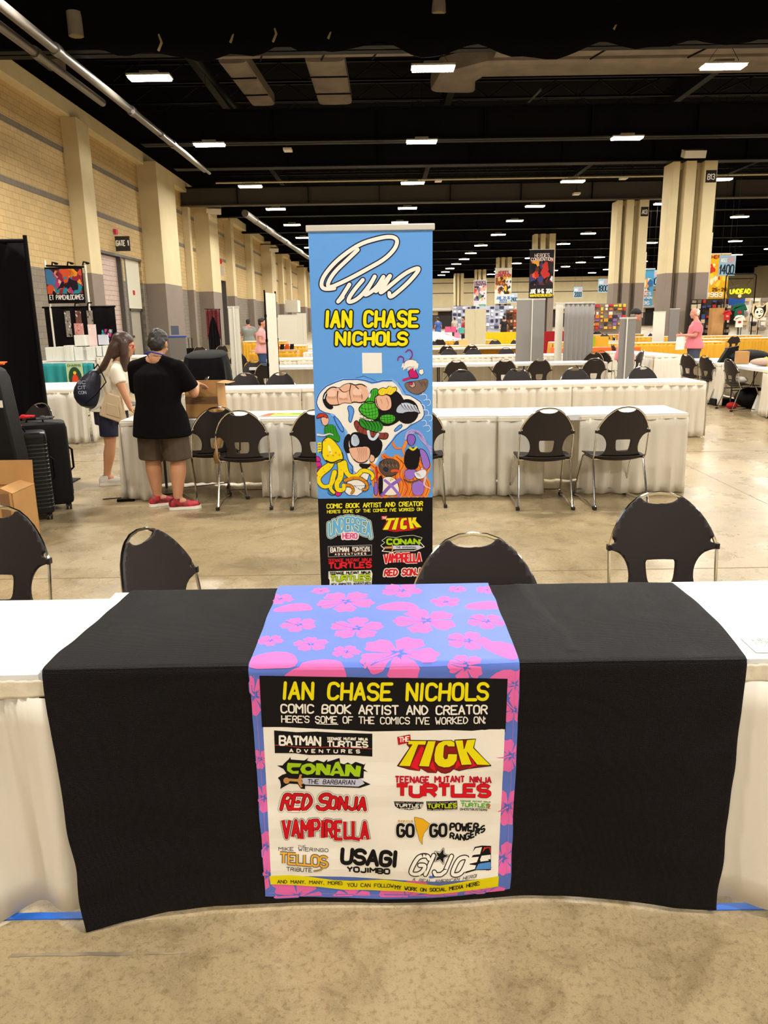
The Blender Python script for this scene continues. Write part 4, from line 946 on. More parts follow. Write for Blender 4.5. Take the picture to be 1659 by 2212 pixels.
# ---------------------------------------------------------------- tall roll-up banner
BY = 3.95
ban = thing('rollup_banner', 'tall blue roll-up banner with a white signature, yellow name and comic art', 'banner', (-.045, BY, 0), .0)
ks_b = keystone([0.00209834, -3.29633e-05, -1.70411, -3.53016e-05, -0.00224718, 3.07076, -2.02876e-06, -0.000129145])
def bt(x, y): X, Z = ks_b(x, y); return (X + .045, Z)
BX0, BX1 = -.302, .302
def bpl(u, v, l): return (min(max(u, BX0), BX1), -.003 - l, v)
BB = '#5e9fe8'
q = MB().grid(lambda i, j: bpl(BX0 + (BX1 - BX0) * i, .08 + 1.985 * j, 0), 12, 4, mat('banner_film', BB, .5, spec=.4)); q.build('banner_film', ban)
MB().box((0, 0, 2.072), (.625, .022, .03), mat('banner_rail', '#d6d3ca', .35, .3)).build('top_rail', ban, smooth=False, bevel=.004)
q = MB().box((0, .02, .04), (.64, .12, .08), MATS['banner_rail']); q.build('base_cassette', ban, smooth=False, bevel=.015)
for s in (-.22, .22): MB().box((s, .0, .008), (.04, .38, .016), MATS['banner_rail']).build('foot', ban, smooth=False)
MB().cyl((0, .03, .05), (0, .03, 2.06), .009, mchr, n=8).build('support_pole', ban)
a = Art(.0004); a.tr = bt
a.p.append(([(BX0, bt(688, 1077)[1]), (BX0, .08), (BX1, .08), (BX1, bt(933, 1074)[1])], '#130f10', .0004))
def d4(X, Y): return bt(650 + X / 5.53, 470 + Y / 5.53)
a.tr = d4; K2 = '#241a2c'
sigs = [[(400, 845), (330, 855), (265, 850), (240, 800), (270, 700), (400, 540), (560, 410), (720, 310), (880, 260), (1040, 225), (1130, 240), (1155, 290), (1120, 380), (1000, 500), (820, 600), (640, 700), (480, 780), (330, 845), (320, 780), (400, 650), (560, 500), (680, 385)],
        [(580, 800), (530, 880), (480, 960), (430, 1020), (500, 950)], [(740, 745), (640, 860), (560, 980), (580, 1020), (700, 960), (830, 800), (900, 670), (820, 820), (740, 950), (900, 850), (1010, 665), (920, 830), (880, 900), (980, 800), (1090, 660), (1000, 810), (930, 925), (1080, 800), (1250, 660), (1400, 595), (1410, 630), (1300, 760), (1180, 870), (1060, 965), (1055, 900)]]
for st in [cut(cut(q_)) for q_ in sigs]: a.stroke(st, 74, K2, 2); a.stroke(st, 46, '#f1efe6', 3)
a.text('IAN CHASE', 300, 1300, 1385, 175, 40, '#f0e50c', 5, outs=((32, '#15100f'),), jit=.06, slant=.1, gap=1.9)
a.text('NICHOLS', 425, 1515, 1260, 140, 38, '#f0e50c', 5, outs=((32, '#15100f'),), jit=.05, slant=.05, gap=1.6)
a.poly([(730, 1615), (965, 1615), (970, 1858), (735, 1860)], '#f0eee6', 2)
def e4(X, Y): return bt(660 + X / 5.72, 740 + Y / 5.72)
a.tr = e4; B2 = '#1c4ea8'; SK = '#e9b69a'; Wh = '#f2ede2'
def blob(c, rx, ry, col, layer, rot=0, n=26, wob=.08, fr=5, ph=0):
    pts = []
    for i in range(n):
        t = 2 * PI * i / n; r = 1 + wob * math.sin(fr * t + ph); x, y = rx * r * math.cos(t), ry * r * math.sin(t)
        pts.append((c[0] + x * math.cos(rot) - y * math.sin(rot), c[1] + x * math.sin(rot) + y * math.cos(rot)))
    if isinstance(col, str): a.poly(pts, col, layer); a.stroke(pts, 7, '#1a1211', layer + .05, False, True)
    return pts
spl = cut([(130, 760), (150, 660), (230, 560), (330, 500), (520, 450), (700, 460), (860, 500), (980, 460), (1100, 480), (1180, 560), (1200, 640), (1330, 660), (1440, 760), (1480, 880), (1420, 960), (1280, 1040), (1150, 1120), (1050, 1240), (960, 1350), (900, 1450), (820, 1560), (760, 1700), (700, 1890), (470, 1890), (520, 1700), (600, 1560), (520, 1450), (480, 1300), (520, 1150), (430, 1000), (330, 880), (200, 860)], True)
wavy = lambda pts, d: [(x + d * math.sin(i * 1.7), y + d * math.cos(i * 2.3)) for i, (x, y) in enumerate(pts)]
a.stroke(wavy(spl, 9), 30, '#86b6ee', 2.2, closed=True); a.poly(spl, Wh, 2.3); a.stroke(wavy(spl, 5), 12, B2, 2.5, closed=True)
a.stroke([(620, 440), (720, 410), (820, 450), (900, 490)], 4, B2, 2.6); a.stroke([(1150, 500), (1210, 590), (1240, 640)], 5, B2, 2.6)
OL = '#1a1211'
def shape(pts, col, layer, ol=9, rounds=2):
    for _ in range(rounds): pts = cut(pts, True)
    a.poly(pts, col, layer); a.stroke(pts, ol, OL, layer + .04, False, True); return pts
def line(pts, w_, col, layer, taper=.6): a.stroke(cut(cut(pts)), w_, col, layer, True, False, taper)
for q_ in ([(515, 790), (560, 775), (605, 830), (580, 930), (560, 995), (530, 960), (540, 880)], [(340, 890), (420, 960), (480, 1080), (450, 1110), (380, 1000)], [(1090, 1080), (1180, 1000), (1200, 1040), (1110, 1105)]): q_ = cut(q_, True); a.poly(q_, BB, 3); a.stroke(q_, 10, B2, 3.4, closed=True)
# rounded flesh coloured masses
shape([(215, 700), (250, 600), (330, 540), (420, 570), (470, 520), (560, 500), (610, 530), (690, 505), (770, 560), (800, 640), (760, 720), (680, 745), (600, 730), (560, 750), (470, 735), (410, 770), (330, 775), (270, 760)], SK, 4, 14)
for q_ in ([(400, 600), (390, 680), (410, 760)], [(560, 520), (540, 620), (570, 740)], [(420, 570), (470, 620), (540, 590)], [(620, 540), (690, 600), (700, 700)]): line(q_, 12, OL, 4.6)
for cx, cy, r in ((330, 640, 55), (470, 660, 50), (650, 620, 60)):
    blob((cx - 8, cy - 12), r, r * .9, '#f2cdb4', 4.5) if False else a.poly([(cx - 8 + r * math.cos(k * PI / 8), cy - 12 + r * .85 * math.sin(k * PI / 8)) for k in range(16)], '#f1cbb3', 4.5)
    for k in range(7): line([(cx - r + k * r * .3, cy + r * .5), (cx - r * .8 + k * r * .3, cy + r * 1.05)], 6, '#9a5a48', 4.6)
shape([(205, 700), (240, 600), (275, 620), (245, 700), (290, 760), (350, 790), (320, 830), (250, 800)], '#171214', 4.2, 6); line([(230, 690), (245, 640), (262, 620)], 14, '#dfe7f2', 4.7); line([(770, 560), (805, 640), (765, 730)], 26, '#dfe7f2', 4.7, .2); line([(780, 560), (815, 640), (775, 735)], 8, OL, 4.75, .2)
blob((1000, 800), 235, 225, '#140f12', 3.5, wob=.02); blob((1255, 850), 140, 150, '#140f12', 4, wob=0)
g1 = shape([(810, 580), (880, 560), (930, 620), (880, 700), (830, 760), (720, 740), (790, 660)], '#3fae2e', 5, 9)
g2 = shape([(700, 760), (780, 720), (870, 740), (910, 860), (880, 950), (780, 940), (690, 880), (650, 820)], '#48b82e', 5.1, 12)
g3 = shape([(920, 900), (1010, 880), (1100, 890), (1120, 950), (1060, 1005), (960, 1000), (910, 950)], '#48b82e', 5.1, 12)
g4 = shape([(670, 930), (800, 980), (900, 960), (960, 1010), (940, 1090), (830, 1110), (700, 1060), (660, 990)], '#2f9226', 5.05, 10)
for k in range(6): line([(690 + k * 40, 745 + 5 * k), (700 + k * 42, 840), (720 + k * 36, 930)], 5, '#123a14', 5.6, .1)
for k in range(4): line([(670, 800 + k * 42), (770, 830 + k * 38), (900, 790 + k * 44)], 5, '#123a14', 5.6, .1)
for k in range(5): line([(930 + k * 38, 890), (945 + k * 36, 990)], 5, '#123a14', 5.6, .1)
for k in range(3): line([(915, 915 + k * 30), (1010, 930 + k * 28), (1110, 905 + k * 30)], 5, '#123a14', 5.6, .1)
for k in range(6): line([(690 + k * 42, 960), (760 + k * 36, 1040), (730 + k * 40, 1100)], 12, '#143d16', 5.6)
for k in range(4): line([(820 + k * 25, 580 + k * 8), (800 + k * 22, 740)], 5, '#123a14', 5.6, .1)
# generic pale rounded stone with a yellow plume
shape([(850, 680), (900, 640), (1040, 640), (1070, 740), (1060, 820), (980, 850), (910, 830), (860, 770)], SK, 6, 12); line([(870, 700), (890, 790), (950, 845)], 10, OL, 6.4); line([(1000, 680), (1030, 760), (1000, 820)], 6, '#9a5a48', 6.4); line([(930, 700), (950, 760)], 6, '#9a5a48', 6.4)
shape([(900, 640), (890, 590), (950, 550), (1000, 570), (1030, 530), (1080, 560), (1120, 540), (1130, 590), (1090, 620), (1060, 650), (1000, 630), (950, 660)], '#f2d830', 6.5, 8)
for k in range(6): line([(910 + k * 34, 640 - k * 4), (920 + k * 34, 600), (945 + k * 32, 575 - k * 3)], 6, '#c79a1c', 6.8)
shape([(1110, 860), (1130, 790), (1190, 740), (1270, 735), (1340, 770), (1400, 840), (1420, 880), (1350, 850), (1300, 860), (1250, 850), (1180, 880)], '#b9c3d8', 6, 9)
for k in range(5): line([(1180 + k * 40, 760 + k * 6), (1200 + k * 42, 800 + k * 8), (1240 + k * 36, 830 + k * 6)], 8, '#1c2338', 6.4); line([(1190 + k * 40, 750 + k * 6), (1215 + k * 40, 775 + k * 8)], 9, '#f2f5fa', 6.5)
shape([(590, 990), (640, 950), (680, 1040), (800, 1090), (920, 1120), (1030, 1110), (1010, 1200), (900, 1180), (760, 1150), (640, 1100)], '#8a3e33', 5.9, 10)
for k in range(6): line([(650 + k * 65, 1030 + k * 20), (640 + k * 65, 1110 + k * 16)], 8, OL, 6.2)
line([(775, 1095), (790, 1180), (850, 1200), (895, 1130)], 34, '#cfdcec', 6.6, 0)
shape([(560, 1120), (640, 1100), (780, 1150), (960, 1200), (930, 1380), (830, 1450), (780, 1320), (660, 1290), (560, 1310), (540, 1220)], '#140f12', 5, 6); shape([(570, 1130), (640, 1130), (680, 1240), (620, 1290), (560, 1260)], '#c5d3e6', 5.5, 6)
for k in range(4): line([(590 + k * 18, 1150), (610 + k * 18, 1260)], 5, '#5a6f92', 5.8)
shape([(530, 1300), (600, 1290), (700, 1280), (790, 1290), (800, 1380), (760, 1470), (670, 1490), (600, 1450), (560, 1380)], SK, 5.6, 12); shape([(800, 1370), (860, 1400), (850, 1470), (790, 1480)], SK, 5.6, 8)
for k in range(6): line([(640 + k * 22, 1300), (660 + k * 20, 1380), (640 + k * 24, 1450)], 6, '#9a5a48', 5.9)
shape([(480, 1180), (530, 1120), (560, 1150), (520, 1250), (560, 1350), (510, 1370), (470, 1290)], '#171214', 4.4, 8); shape([(650, 1490), (760, 1500), (820, 1500), (760, 1560), (690, 1550)], '#171214', 4.4, 5)
for k in range(9): line([(560 + (k * 47) % 240, 1560 + k * 34), (590 + (k * 47) % 240, 1610 + k * 30), (560 + (k * 53) % 240, 1660 + k * 22)], 8, B2, 2.8)
# yellow dome with long curls
yl = '#f3d916'
for st, w_ in (([(330, 1470), (300, 1540), (190, 1620), (150, 1700), (220, 1790), (320, 1760), (350, 1690)], 62), ([(430, 1470), (440, 1580), (430, 1680), (380, 1740), (400, 1830), (480, 1810), (470, 1760)], 74), ([(480, 1480), (500, 1600), (560, 1660), (650, 1640), (700, 1570), (790, 1590), (840, 1640), (820, 1680)], 60), ([(300, 1500), (200, 1560), (150, 1620)], 50), ([(360, 1600), (330, 1700), (300, 1800), (350, 1850)], 60), ([(490, 1700), (600, 1660), (700, 1680), (770, 1750), (760, 1820), (710, 1810)], 40), ([(480, 1760), (560, 1760), (600, 1820), (570, 1860)], 34)):
    st = cut(cut(st)); cc = yl if w_ > 40 else '#d98a1c'
    a.stroke(st, w_ + 14, OL, 6, taper=.35); a.stroke(st, w_, cc, 6.5, taper=.4)
    for k in range(2, len(st) - 2, 3): a.disc((st[k][0] + 4, st[k][1] + 6), 6, '#b98a10' if w_ > 40 else '#7a3f10', 6.7, 6)
yp = shape([(210, 1290), (205, 1220), (260, 1165), (330, 1190), (400, 1270), (460, 1370), (470, 1450), (400, 1480), (290, 1490), (230, 1440), (200, 1360)], yl, 7, 12)
a.poly(cut([(275, 1260), (305, 1280), (335, 1370), (320, 1385), (285, 1350)], True), '#fbf3a0', 7.8)
for c in ((305, 1350), (375, 1360), (342, 1392), (275, 1395), (420, 1385), (240, 1210)): a.disc(c, 12, '#e39a1c', 7.9, 8)
line([(255, 1455), (330, 1490), (430, 1440), (470, 1450)], 16, OL, 7.95, .2)
for k in range(4): line([(215, 1250 + k * 26), (150, 1235 + k * 34), (160, 1260 + k * 34)], 26, yl, 6.6); line([(205, 1262 + k * 26), (150, 1252 + k * 34)], 5, OL, 6.8)
# small green and red patch at the left
shape([(230, 1040), (290, 1010), (360, 1020), (400, 1130), (430, 1170), (410, 1240), (340, 1190), (240, 1160)], '#2f9226', 5, 8)
for k in range(5): line([(240 + k * 32, 1030), (260 + k * 32, 1160)], 4, '#123a14', 5.4, .1)
shape([(190, 930), (250, 890), (290, 940), (280, 1000), (240, 1030), (200, 990)], SK, 5.2, 8); shape([(130, 940), (150, 880), (220, 870), (270, 890), (280, 940), (230, 915), (180, 925)], '#c3382c', 5.6, 7)
line([(150, 1135), (220, 1150), (300, 1120), (340, 1140)], 26, '#d9dde6', 6.2); line([(160, 1150), (230, 1165), (310, 1140)], 5, OL, 6.4)
for i, c in enumerate(((150, 1500), (190, 1560), (300, 1790), (400, 1860), (160, 1620), (330, 1850), (140, 1440))): shape([(c[0] + 50 * math.cos(k) * (1 + .3 * math.sin(k * 3 + i)), c[1] + 40 * math.sin(k)) for k in (0, .8, 1.6, 2.4, 3.2, 4, 4.8, 5.5)], ('#d62a8c', '#b01e72', '#3a7ab0')[i % 3], 3, 6)
# purple and orange waves
for k in range(13):
    x = 870 + k * 52; y = 1380 + 70 * abs(math.sin(k * 1.1)) + (120 if k < 3 else 0); line([(x - 60, y + 10), (x + 50, y + 90), (x - 40, y + 220), (x + 40, y + 340), (x - 10, 1888)], 66, ('#ee8a2e', '#e8722a')[k % 2], 3.2 + .02 * k, .2); line([(x - 60, y + 10), (x + 50, y + 90), (x - 40, y + 220), (x + 40, y + 340), (x - 10, 1888)], 7, '#7a2f12', 3.8, .2)
line([(1080, 1240), (1110, 1310), (1190, 1300), (1240, 1290)], 30, '#e8792a', 3.9); line([(1240, 1230), (1200, 1330), (1230, 1400)], 40, '#ee8a2e', 3.9)
for k in range(6): line([(1235 + k * 10, 1190 - k * 6), (1260 + k * 22, 1090 - k * 4), (1370 + k * 16, 1080 + k * 14), (1420 + k * 14, 1190 + k * 10), (1480 + k * 12, 1250 + k * 16), (1548, 1290 + k * 20)], 26, ('#b9abe6', '#a694dc')[k % 2], 4 + k * .03, .3)
for k in range(4): line([(1300 + k * 24, 1085), (1400 + k * 18, 1130 + k * 12), (1450 + k * 18, 1230)], 4, '#4a3a86', 4.4)
shape([(1255, 1150), (1300, 1125), (1355, 1150), (1360, 1220), (1320, 1275), (1275, 1260), (1255, 1210)], '#8a62c4', 5, 8)
shape([(1235, 1330), (1290, 1300), (1370, 1290), (1420, 1340), (1400, 1480), (1380, 1560), (1260, 1570), (1210, 1480)], '#140f12', 5.2, 5)
shape([(1400, 1300), (1480, 1330), (1530, 1450), (1540, 1540), (1480, 1570), (1440, 1500), (1420, 1400)], '#9a72d0', 4.8, 8); shape([(1230, 1560), (1380, 1560), (1350, 1660), (1290, 1700), (1220, 1660)], '#9a72d0', 4.9, 7); shape([(1310, 1710), (1440, 1690), (1470, 1800), (1440, 1888), (1320, 1888)], '#9a72d0', 4.8, 7)
shape([(1340, 1600), (1400, 1580), (1480, 1560), (1500, 1620), (1450, 1680), (1370, 1680), (1350, 1640)], '#eceaf2', 6, 8)
for k in range(4): line([(1360 + k * 14, 1600 + k * 6), (1390 + k * 14, 1650 + k * 4)], 5, '#55506a', 6.3)
line([(1290, 1300), (1330, 1330), (1370, 1290)], 26, '#e8d02c', 6, .1); line([(1220, 1690), (1290, 1730), (1390, 1700), (1420, 1680)], 24, '#6d4a34', 6, .1); line([(1440, 1560), (1490, 1660), (1450, 1760), (1540, 1800)], 30, '#cfc6f0', 5.9)
shape([(900, 1500), (960, 1440), (1060, 1430), (1150, 1470), (1160, 1560), (1110, 1640), (1000, 1660), (920, 1600)], '#5b463a', 5, 10)
for k in range(10): line([(920 + k * 22, 1470 + (k * 31) % 60), (935 + k * 22, 1500 + (k * 31) % 60)], 9, ('#2a1d18', '#9a8068')[k % 2], 5.4)
shape([(950, 1560), (990, 1530), (1030, 1560), (1000, 1600)], '#22324a', 6, 6); line([(1070, 1585), (1110, 1575), (1165, 1590)], 34, '#e0552c', 6, .2)
shape([(960, 1650), (1110, 1660), (1160, 1790), (1150, 1888), (940, 1888), (930, 1760)], '#efe9dc', 4.6, 6); shape([(900, 1640), (960, 1650), (950, 1888), (905, 1888)], '#140f12', 5, 4); shape([(845, 1720), (895, 1720), (895, 1888), (845, 1888)], '#8a62c4', 4.9, 6); line([(940, 1888), (1040, 1770), (1165, 1690)], 40, '#8a62c4', 5.2, 0); line([(1160, 1888), (1080, 1780), (980, 1700)], 34, '#9a72d0', 5.25, 0); line([(875, 1540), (885, 1700)], 26, '#c22a2a', 5, 0)
for c in ((1060, 1680), (1075, 1690), (1050, 1700)): a.disc(c, 9, '#d8b83a', 6, 6)
# brown bowl shape with pink and white tuft
bw = shape([(1220, 500), (1300, 480), (1400, 470), (1510, 440), (1510, 540), (1460, 610), (1380, 645), (1290, 610), (1240, 560)], '#7d6459', 4, 8)
for k in range(9): line([(1400 + k * 12, 470 + (k * 17) % 40), (1410 + k * 11, 500 + (k * 17) % 60)], 7, '#4a352c', 4.4)
blob((1320, 520), 36, 36, '#c9a08c', 4.6); blob((1300, 505), 22, 18, '#c2206c', 4.8)
shape([(1265, 350), (1340, 290), (1370, 370), (1400, 420), (1380, 440), (1290, 440), (1280, 400)], '#c2206c', 5, 8); line([(1210, 460), (1250, 450), (1300, 430)], 30, '#c2206c', 5, .1)
for k in range(11): line([(1210 + k * 17, 270 - 20 * math.sin(k * .3)), (1190 + k * 19, 310 + (k * 29) % 40)], 30, Wh, 5.5, .7)
shape([(1210, 270), (1240, 220), (1310, 205), (1380, 230), (1370, 290), (1290, 300), (1230, 310)], Wh, 5.45, 5); blob((1430, 360), 28, 34, Wh, 5); line([(1210, 240), (1215, 190), (1180, 165), (1145, 180), (1140, 220)], 15, '#8c2a7c', 5, .1); line([(1285, 210), (1325, 160), (1310, 100), (1270, 82), (1238, 118)], 15, '#8c2a7c', 5, .1)
for k in range(8):
    x, y = 1400 + (k * 47 % 120), 580 + k * 64; line([(x, y), (x + 30, y - 10), (x + 55, y + 20), (x + 45, y + 60), (x + 10, y + 70)], 8, '#e6eefa', 3, .3)
# lettering on the black part
def f4(X, Y): return bt(670 + X / 5.925, 1060 + Y / 5.925)
a.tr = f4; T = a.text; tl = lambda X, Y: (X, Y - (X - 215) * .028)
YY = '#f0e62a'
T('COMIC BOOK ARTIST AND CREATOR', 215, 222, 1440, 52, 12, YY, 5, jit=.05, warp=tl); T("HERE'S SOME OF THE COMICS I'VE WORKED ON:", 220, 285, 1432, 36, 8, YY, 5, jit=.05, warp=tl)
ar = lambda X, Y: (X, Y + ((X - 510) / 285) ** 2 * 95 - 10)
T('UNDERSEA', 245, 520, 775, 175, 28, '#6fb4e0', 8, outs=((14, '#f2f0d6'), (40, '#5a8f96'), (48, '#f4f2ea')), warp=ar, gap=.9)
T('HERO', 420, 605, 600, 62, 13, '#e0468c', 9, outs=((20, '#f3d3dc'), (34, '#f4f2ea')))
a.poly([(225, 708), (790, 688), (792, 825), (230, 848)], '#a19c9c', 2); a.poly([(232, 716), (783, 696), (785, 817), (237, 840)], '#130f10', 3)
T('BATMAN', 262, 785, 492, 56, 13, Wh, 5, caps=False, rnd=False, warp=tl); T('TURTLES', 535, 782, 762, 34, 10, Wh, 5, caps=False, rnd=False, warp=tl); T('TEENAGE MUTANT NINJA', 535, 740, 762, 15, 4, Wh, 5, caps=False, warp=tl); T('ADVENTURES', 318, 826, 715, 22, 7, Wh, 5, caps=False, gap=4, rnd=False, warp=tl); a.stroke([(235, 795), (785, 775)], 4, '#b8413a', 5, False)
T('TEENAGE MUTANT NINJA', 232, 912, 788, 38, 9, '#cf2430', 5, caps=False, rnd=False, warp=tl); T('TURTLES', 238, 992, 782, 66, 20, '#e0222e', 5, caps=False, rnd=False, gap=1, warp=tl)
a.poly([(235, 1030), (780, 1014), (798, 1060), (785, 1200), (250, 1215), (250, 1140), (235, 1120)], '#f0efe0', 2)
T('TEENAGE MUTANT NINJA', 250, 1070, 770, 30, 9, '#15100f', 5, caps=False, warp=tl); T('TURTLES', 262, 1155, 768, 66, 20, '#b4d21c', 6, outs=((8, '#15100f'),), caps=False, rnd=False, gap=1, warp=tl); T('NEW ANIMATED ADVENTURES', 272, 1210, 775, 28, 6, '#15100f', 5, warp=tl)
T('TEENAGE MUTANT NINJA', 245, 1285, 805, 38, 9, '#e9e6e0', 5, caps=False, warp=tl)
a.poly([(910, 325), (985, 315), (985, 360), (915, 370)], '#d8202c', 3); T('THE', 922, 358, 975, 26, 6, Wh, 5)
ts = [(920, 495), (975, 505), (1080, 525), (1300, 505), (1430, 465), (1345, 370), (1350, 335), (1000, 345)]
a.poly(ts, '#c01f24', 3)
for q in ([(975, 348), (1090, 342), (1082, 375), (1045, 378), (1000, 498), (925, 500), (1000, 378), (965, 380)], [(1095, 342), (1140, 340), (1100, 498), (1040, 498)], [(1150, 400), (1170, 350), (1235, 340), (1240, 375), (1200, 378), (1190, 440), (1240, 440), (1240, 480), (1200, 498), (1150, 485)], [(1250, 340), (1295, 338), (1300, 385), (1315, 338), (1365, 335), (1350, 380), (1432, 465), (1360, 470), (1310, 410), (1335, 480), (1275, 485)]): a.poly(q, '#f2e21a', 5); a.stroke(q, 4, '#15100f', 5.4, closed=True)
cp = [(905, 700), (960, 660), (920, 635), (985, 590), (1100, 600), (1180, 580), (1320, 570), (1430, 600), (1400, 650), (1460, 715), (1330, 765), (1090, 770), (1060, 785), (920, 770), (950, 740)]
a.poly(cp, '#15100f', 3); a.stroke(cp, 9, Wh, 3.3, closed=True)
T('CONAN', 985, 680, 1395, 62, 24, '#a6d21c', 5, caps=False); a.poly([(1060, 700), (1390, 695), (1430, 715), (1380, 740), (1060, 745)], '#d6d8ea', 4.6); a.stroke([(960, 725), (1060, 722)], 26, '#c9925a', 4.8); a.stroke([(1052, 690), (1060, 720), (1050, 770)], 16, '#c9925a', 4.9); T('THE BARBARIAN', 1100, 732, 1350, 22, 4, '#333', 6) if False else T('THE BARBARIAN', 1100, 732, 1350, 22, 4, '#333333', 6)
T('VAMPIRELLA', 950, 940, 1415, 110, 22, '#e0222e', 6, outs=((18, '#f4ded8'),), caps=False, rnd=False, gap=.7, warp=tl)
T('RED SONJA', 950, 1105, 1450, 76, 20, '#d8202c', 6, outs=((24, '#f0eae0'),), slant=.25, warp=tl)
T('GO', 940, 1290, 1025, 70, 14, '#15100f', 6, outs=((14, Wh),), caps=False); T('GO', 1110, 1290, 1210, 70, 14, '#15100f', 6, outs=((14, Wh),), caps=False); a.poly([(1035, 1185), (1080, 1195), (1110, 1235), (1070, 1300), (1050, 1300)], '#f0c21e', 6)
T('POWER', 1230, 1240, 1400, 34, 9, Wh, 6, caps=False); T('RANGERS', 1230, 1290, 1400, 34, 9, Wh, 6, caps=False); T("SABAN'S", 945, 1215, 1020, 10, 4, '#e8b23e', 6, caps=False)
a.build('banner_print', bpl, ban)
# ---------------------------------------------------------------- people
def fuse(mb, name, m, parent, voxel=.012, smooth=6, cuts=(), fac=.5):
    """melts overlapping volumes into one continuous skin"""
    tmp = mb.build('tmp'); d = tmp.modifiers.new('r', 'REMESH'); d.mode = 'VOXEL'; d.voxel_size = voxel
    if smooth: d = tmp.modifiers.new('s', 'SMOOTH'); d.iterations = smooth; d.factor = fac
    dg = bpy.context.evaluated_depsgraph_get(); dg.update()
    me = bpy.data.meshes.new_from_object(tmp.evaluated_get(dg)); bpy.data.objects.remove(tmp)
    if cuts:
        bm = bmesh.new(); bm.from_mesh(me)
        for co, no in cuts: bmesh.ops.bisect_plane(bm, geom=bm.verts[:] + bm.edges[:] + bm.faces[:], plane_co=co, plane_no=no, clear_outer=True)
        bm.to_mesh(me); bm.free()
    me.materials.clear(); me.materials.append(m); me.shade_smooth()
    return link(name, me, parent)
def limb(b, pts, rs, m, n=14):
    b.tube(pts, rs, m, n)
    for p, r in zip(pts, rs): b.ell(p, r, m, n, 8)
def trunk(b, rg, m, n=20):
    b.rings([[(cx + rx * math.cos(2 * PI * k / n), cy + ry * math.sin(2 * PI * k / n), z) for k in range(n)] for cx, cy, z, rx, ry in rg], m)
def lerp(a, b, t): return tuple(a[i] + (b[i] - a[i]) * t for i in range(3))
def hand(b, w, d, nrm, m, s=1, curl=.4, spread=.25):
    """w wrist, d pointing direction, nrm palm normal (towards the palm side)"""
    w, d, nrm = Vector(w), Vector(d).normalized(), Vector(nrm).normalized(); nrm = (nrm - d * nrm.dot(d)).normalized(); sd = d.cross(nrm)
    pc = w + d * .045 * s
    for k in (-1.2, -.4, .4, 1.2): limb(b, [w + d * .012, w + d * .085 * s + sd * k * .019 * s], [.016 * s, .013 * s], m, 8)
    for k, l in ((-1.5, .062), (-.5, .078), (.5, .082), (1.5, .072)):
        p = w + d * .088 * s + sd * k * .02 * s; dd = (d + sd * k * spread * .25).normalized(); pts = [p]
        for i in range(3):
            dd = (dd + nrm * curl * (.4 + .3 * i)).normalized(); p = p + dd * l * s * (.42, .32, .26)[i]; pts.append(p)
        limb(b, pts, [.0095 * s, .009 * s, .008 * s, .007 * s], m, 8)
    p = w + d * .028 * s - sd * .028 * s; dd = (d * .6 - sd * .8 + nrm * .2).normalized(); p2 = p + dd * .035 * s; dd = (d * .9 - sd * .3 + nrm * .35).normalized()
    limb(b, [w + d * .01, p, p2, p2 + dd * .03 * s, p2 + dd * .052 * s], [.016 * s, .0145 * s, .012 * s, .0105 * s, .009 * s], m, 8)
SKIN = mat('skin_tan', '#c08a66', .5, spec=.35, bump=(90, .1)); SKIN2 = mat('skin_rosy', '#cf9078', .5, spec=.35)
HAIRB = mat('hair_black', '#17120f', .45, mix=(40, '#2a221c')); HAIRN = mat('hair_brown', '#33201a', .4, mix=(30, '#4a3024')); HAIRW = mat('hair_white', '#d8d0c4', .6)
def head(b, c, yaw, tilt, m, s=1, face=True):
    """head volume with brow, nose, lips, chin and ears; yaw turns the face from +Y, tilt bows it"""
    h = MB(); h.ell((0, 0, .03), (.074, .092, .095), m, 20, 14); h.ell((0, .022, -.035), (.056, .07, .07), m, 16, 10); h.ell((0, .062, -.085), (.028, .026, .022), m, 12, 8)
    h.ell((0, .078, .028), (.05, .018, .014), m, 12, 8); limb(h, [(0, .09, .02), (0, .108, -.018)], [.009, .014], m, 10); h.ell((0, .086, -.05), (.024, .014, .008), m, 10, 6); h.ell((0, .085, -.063), (.02, .013, .008), m, 10, 6)
    for sx in (-1, 1):
        h.ell((sx * .075, -.008, -.005), (.01, .02, .032), m, 10, 8); h.ell((sx * .045, .062, -.02), (.022, .02, .02), m, 10, 6)
    R = Matrix.Translation(Vector(c)) @ Matrix.Rotation(yaw, 4, 'Z') @ Matrix.Rotation(-tilt, 4, 'X') @ Matrix.Scale(s, 4)
    b.add([R @ Vector(v) for v in h.v], h.f, m)
    return R
def xf(h, R):
    h.v = [tuple(R @ Vector(v)) for v in h.v]; return h
def eyes(R, parent):
    h = MB()
    for sx in (-1, 1): h.ell((sx * .03, .076, .008), (.013, .01, .009), ink('#efe8de'), 10, 6); h.ell((sx * .03, .0845, .008), (.006, .004, .006), ink('#1a120e'), 8, 6)
    xf(h, R).build('eyes', parent)
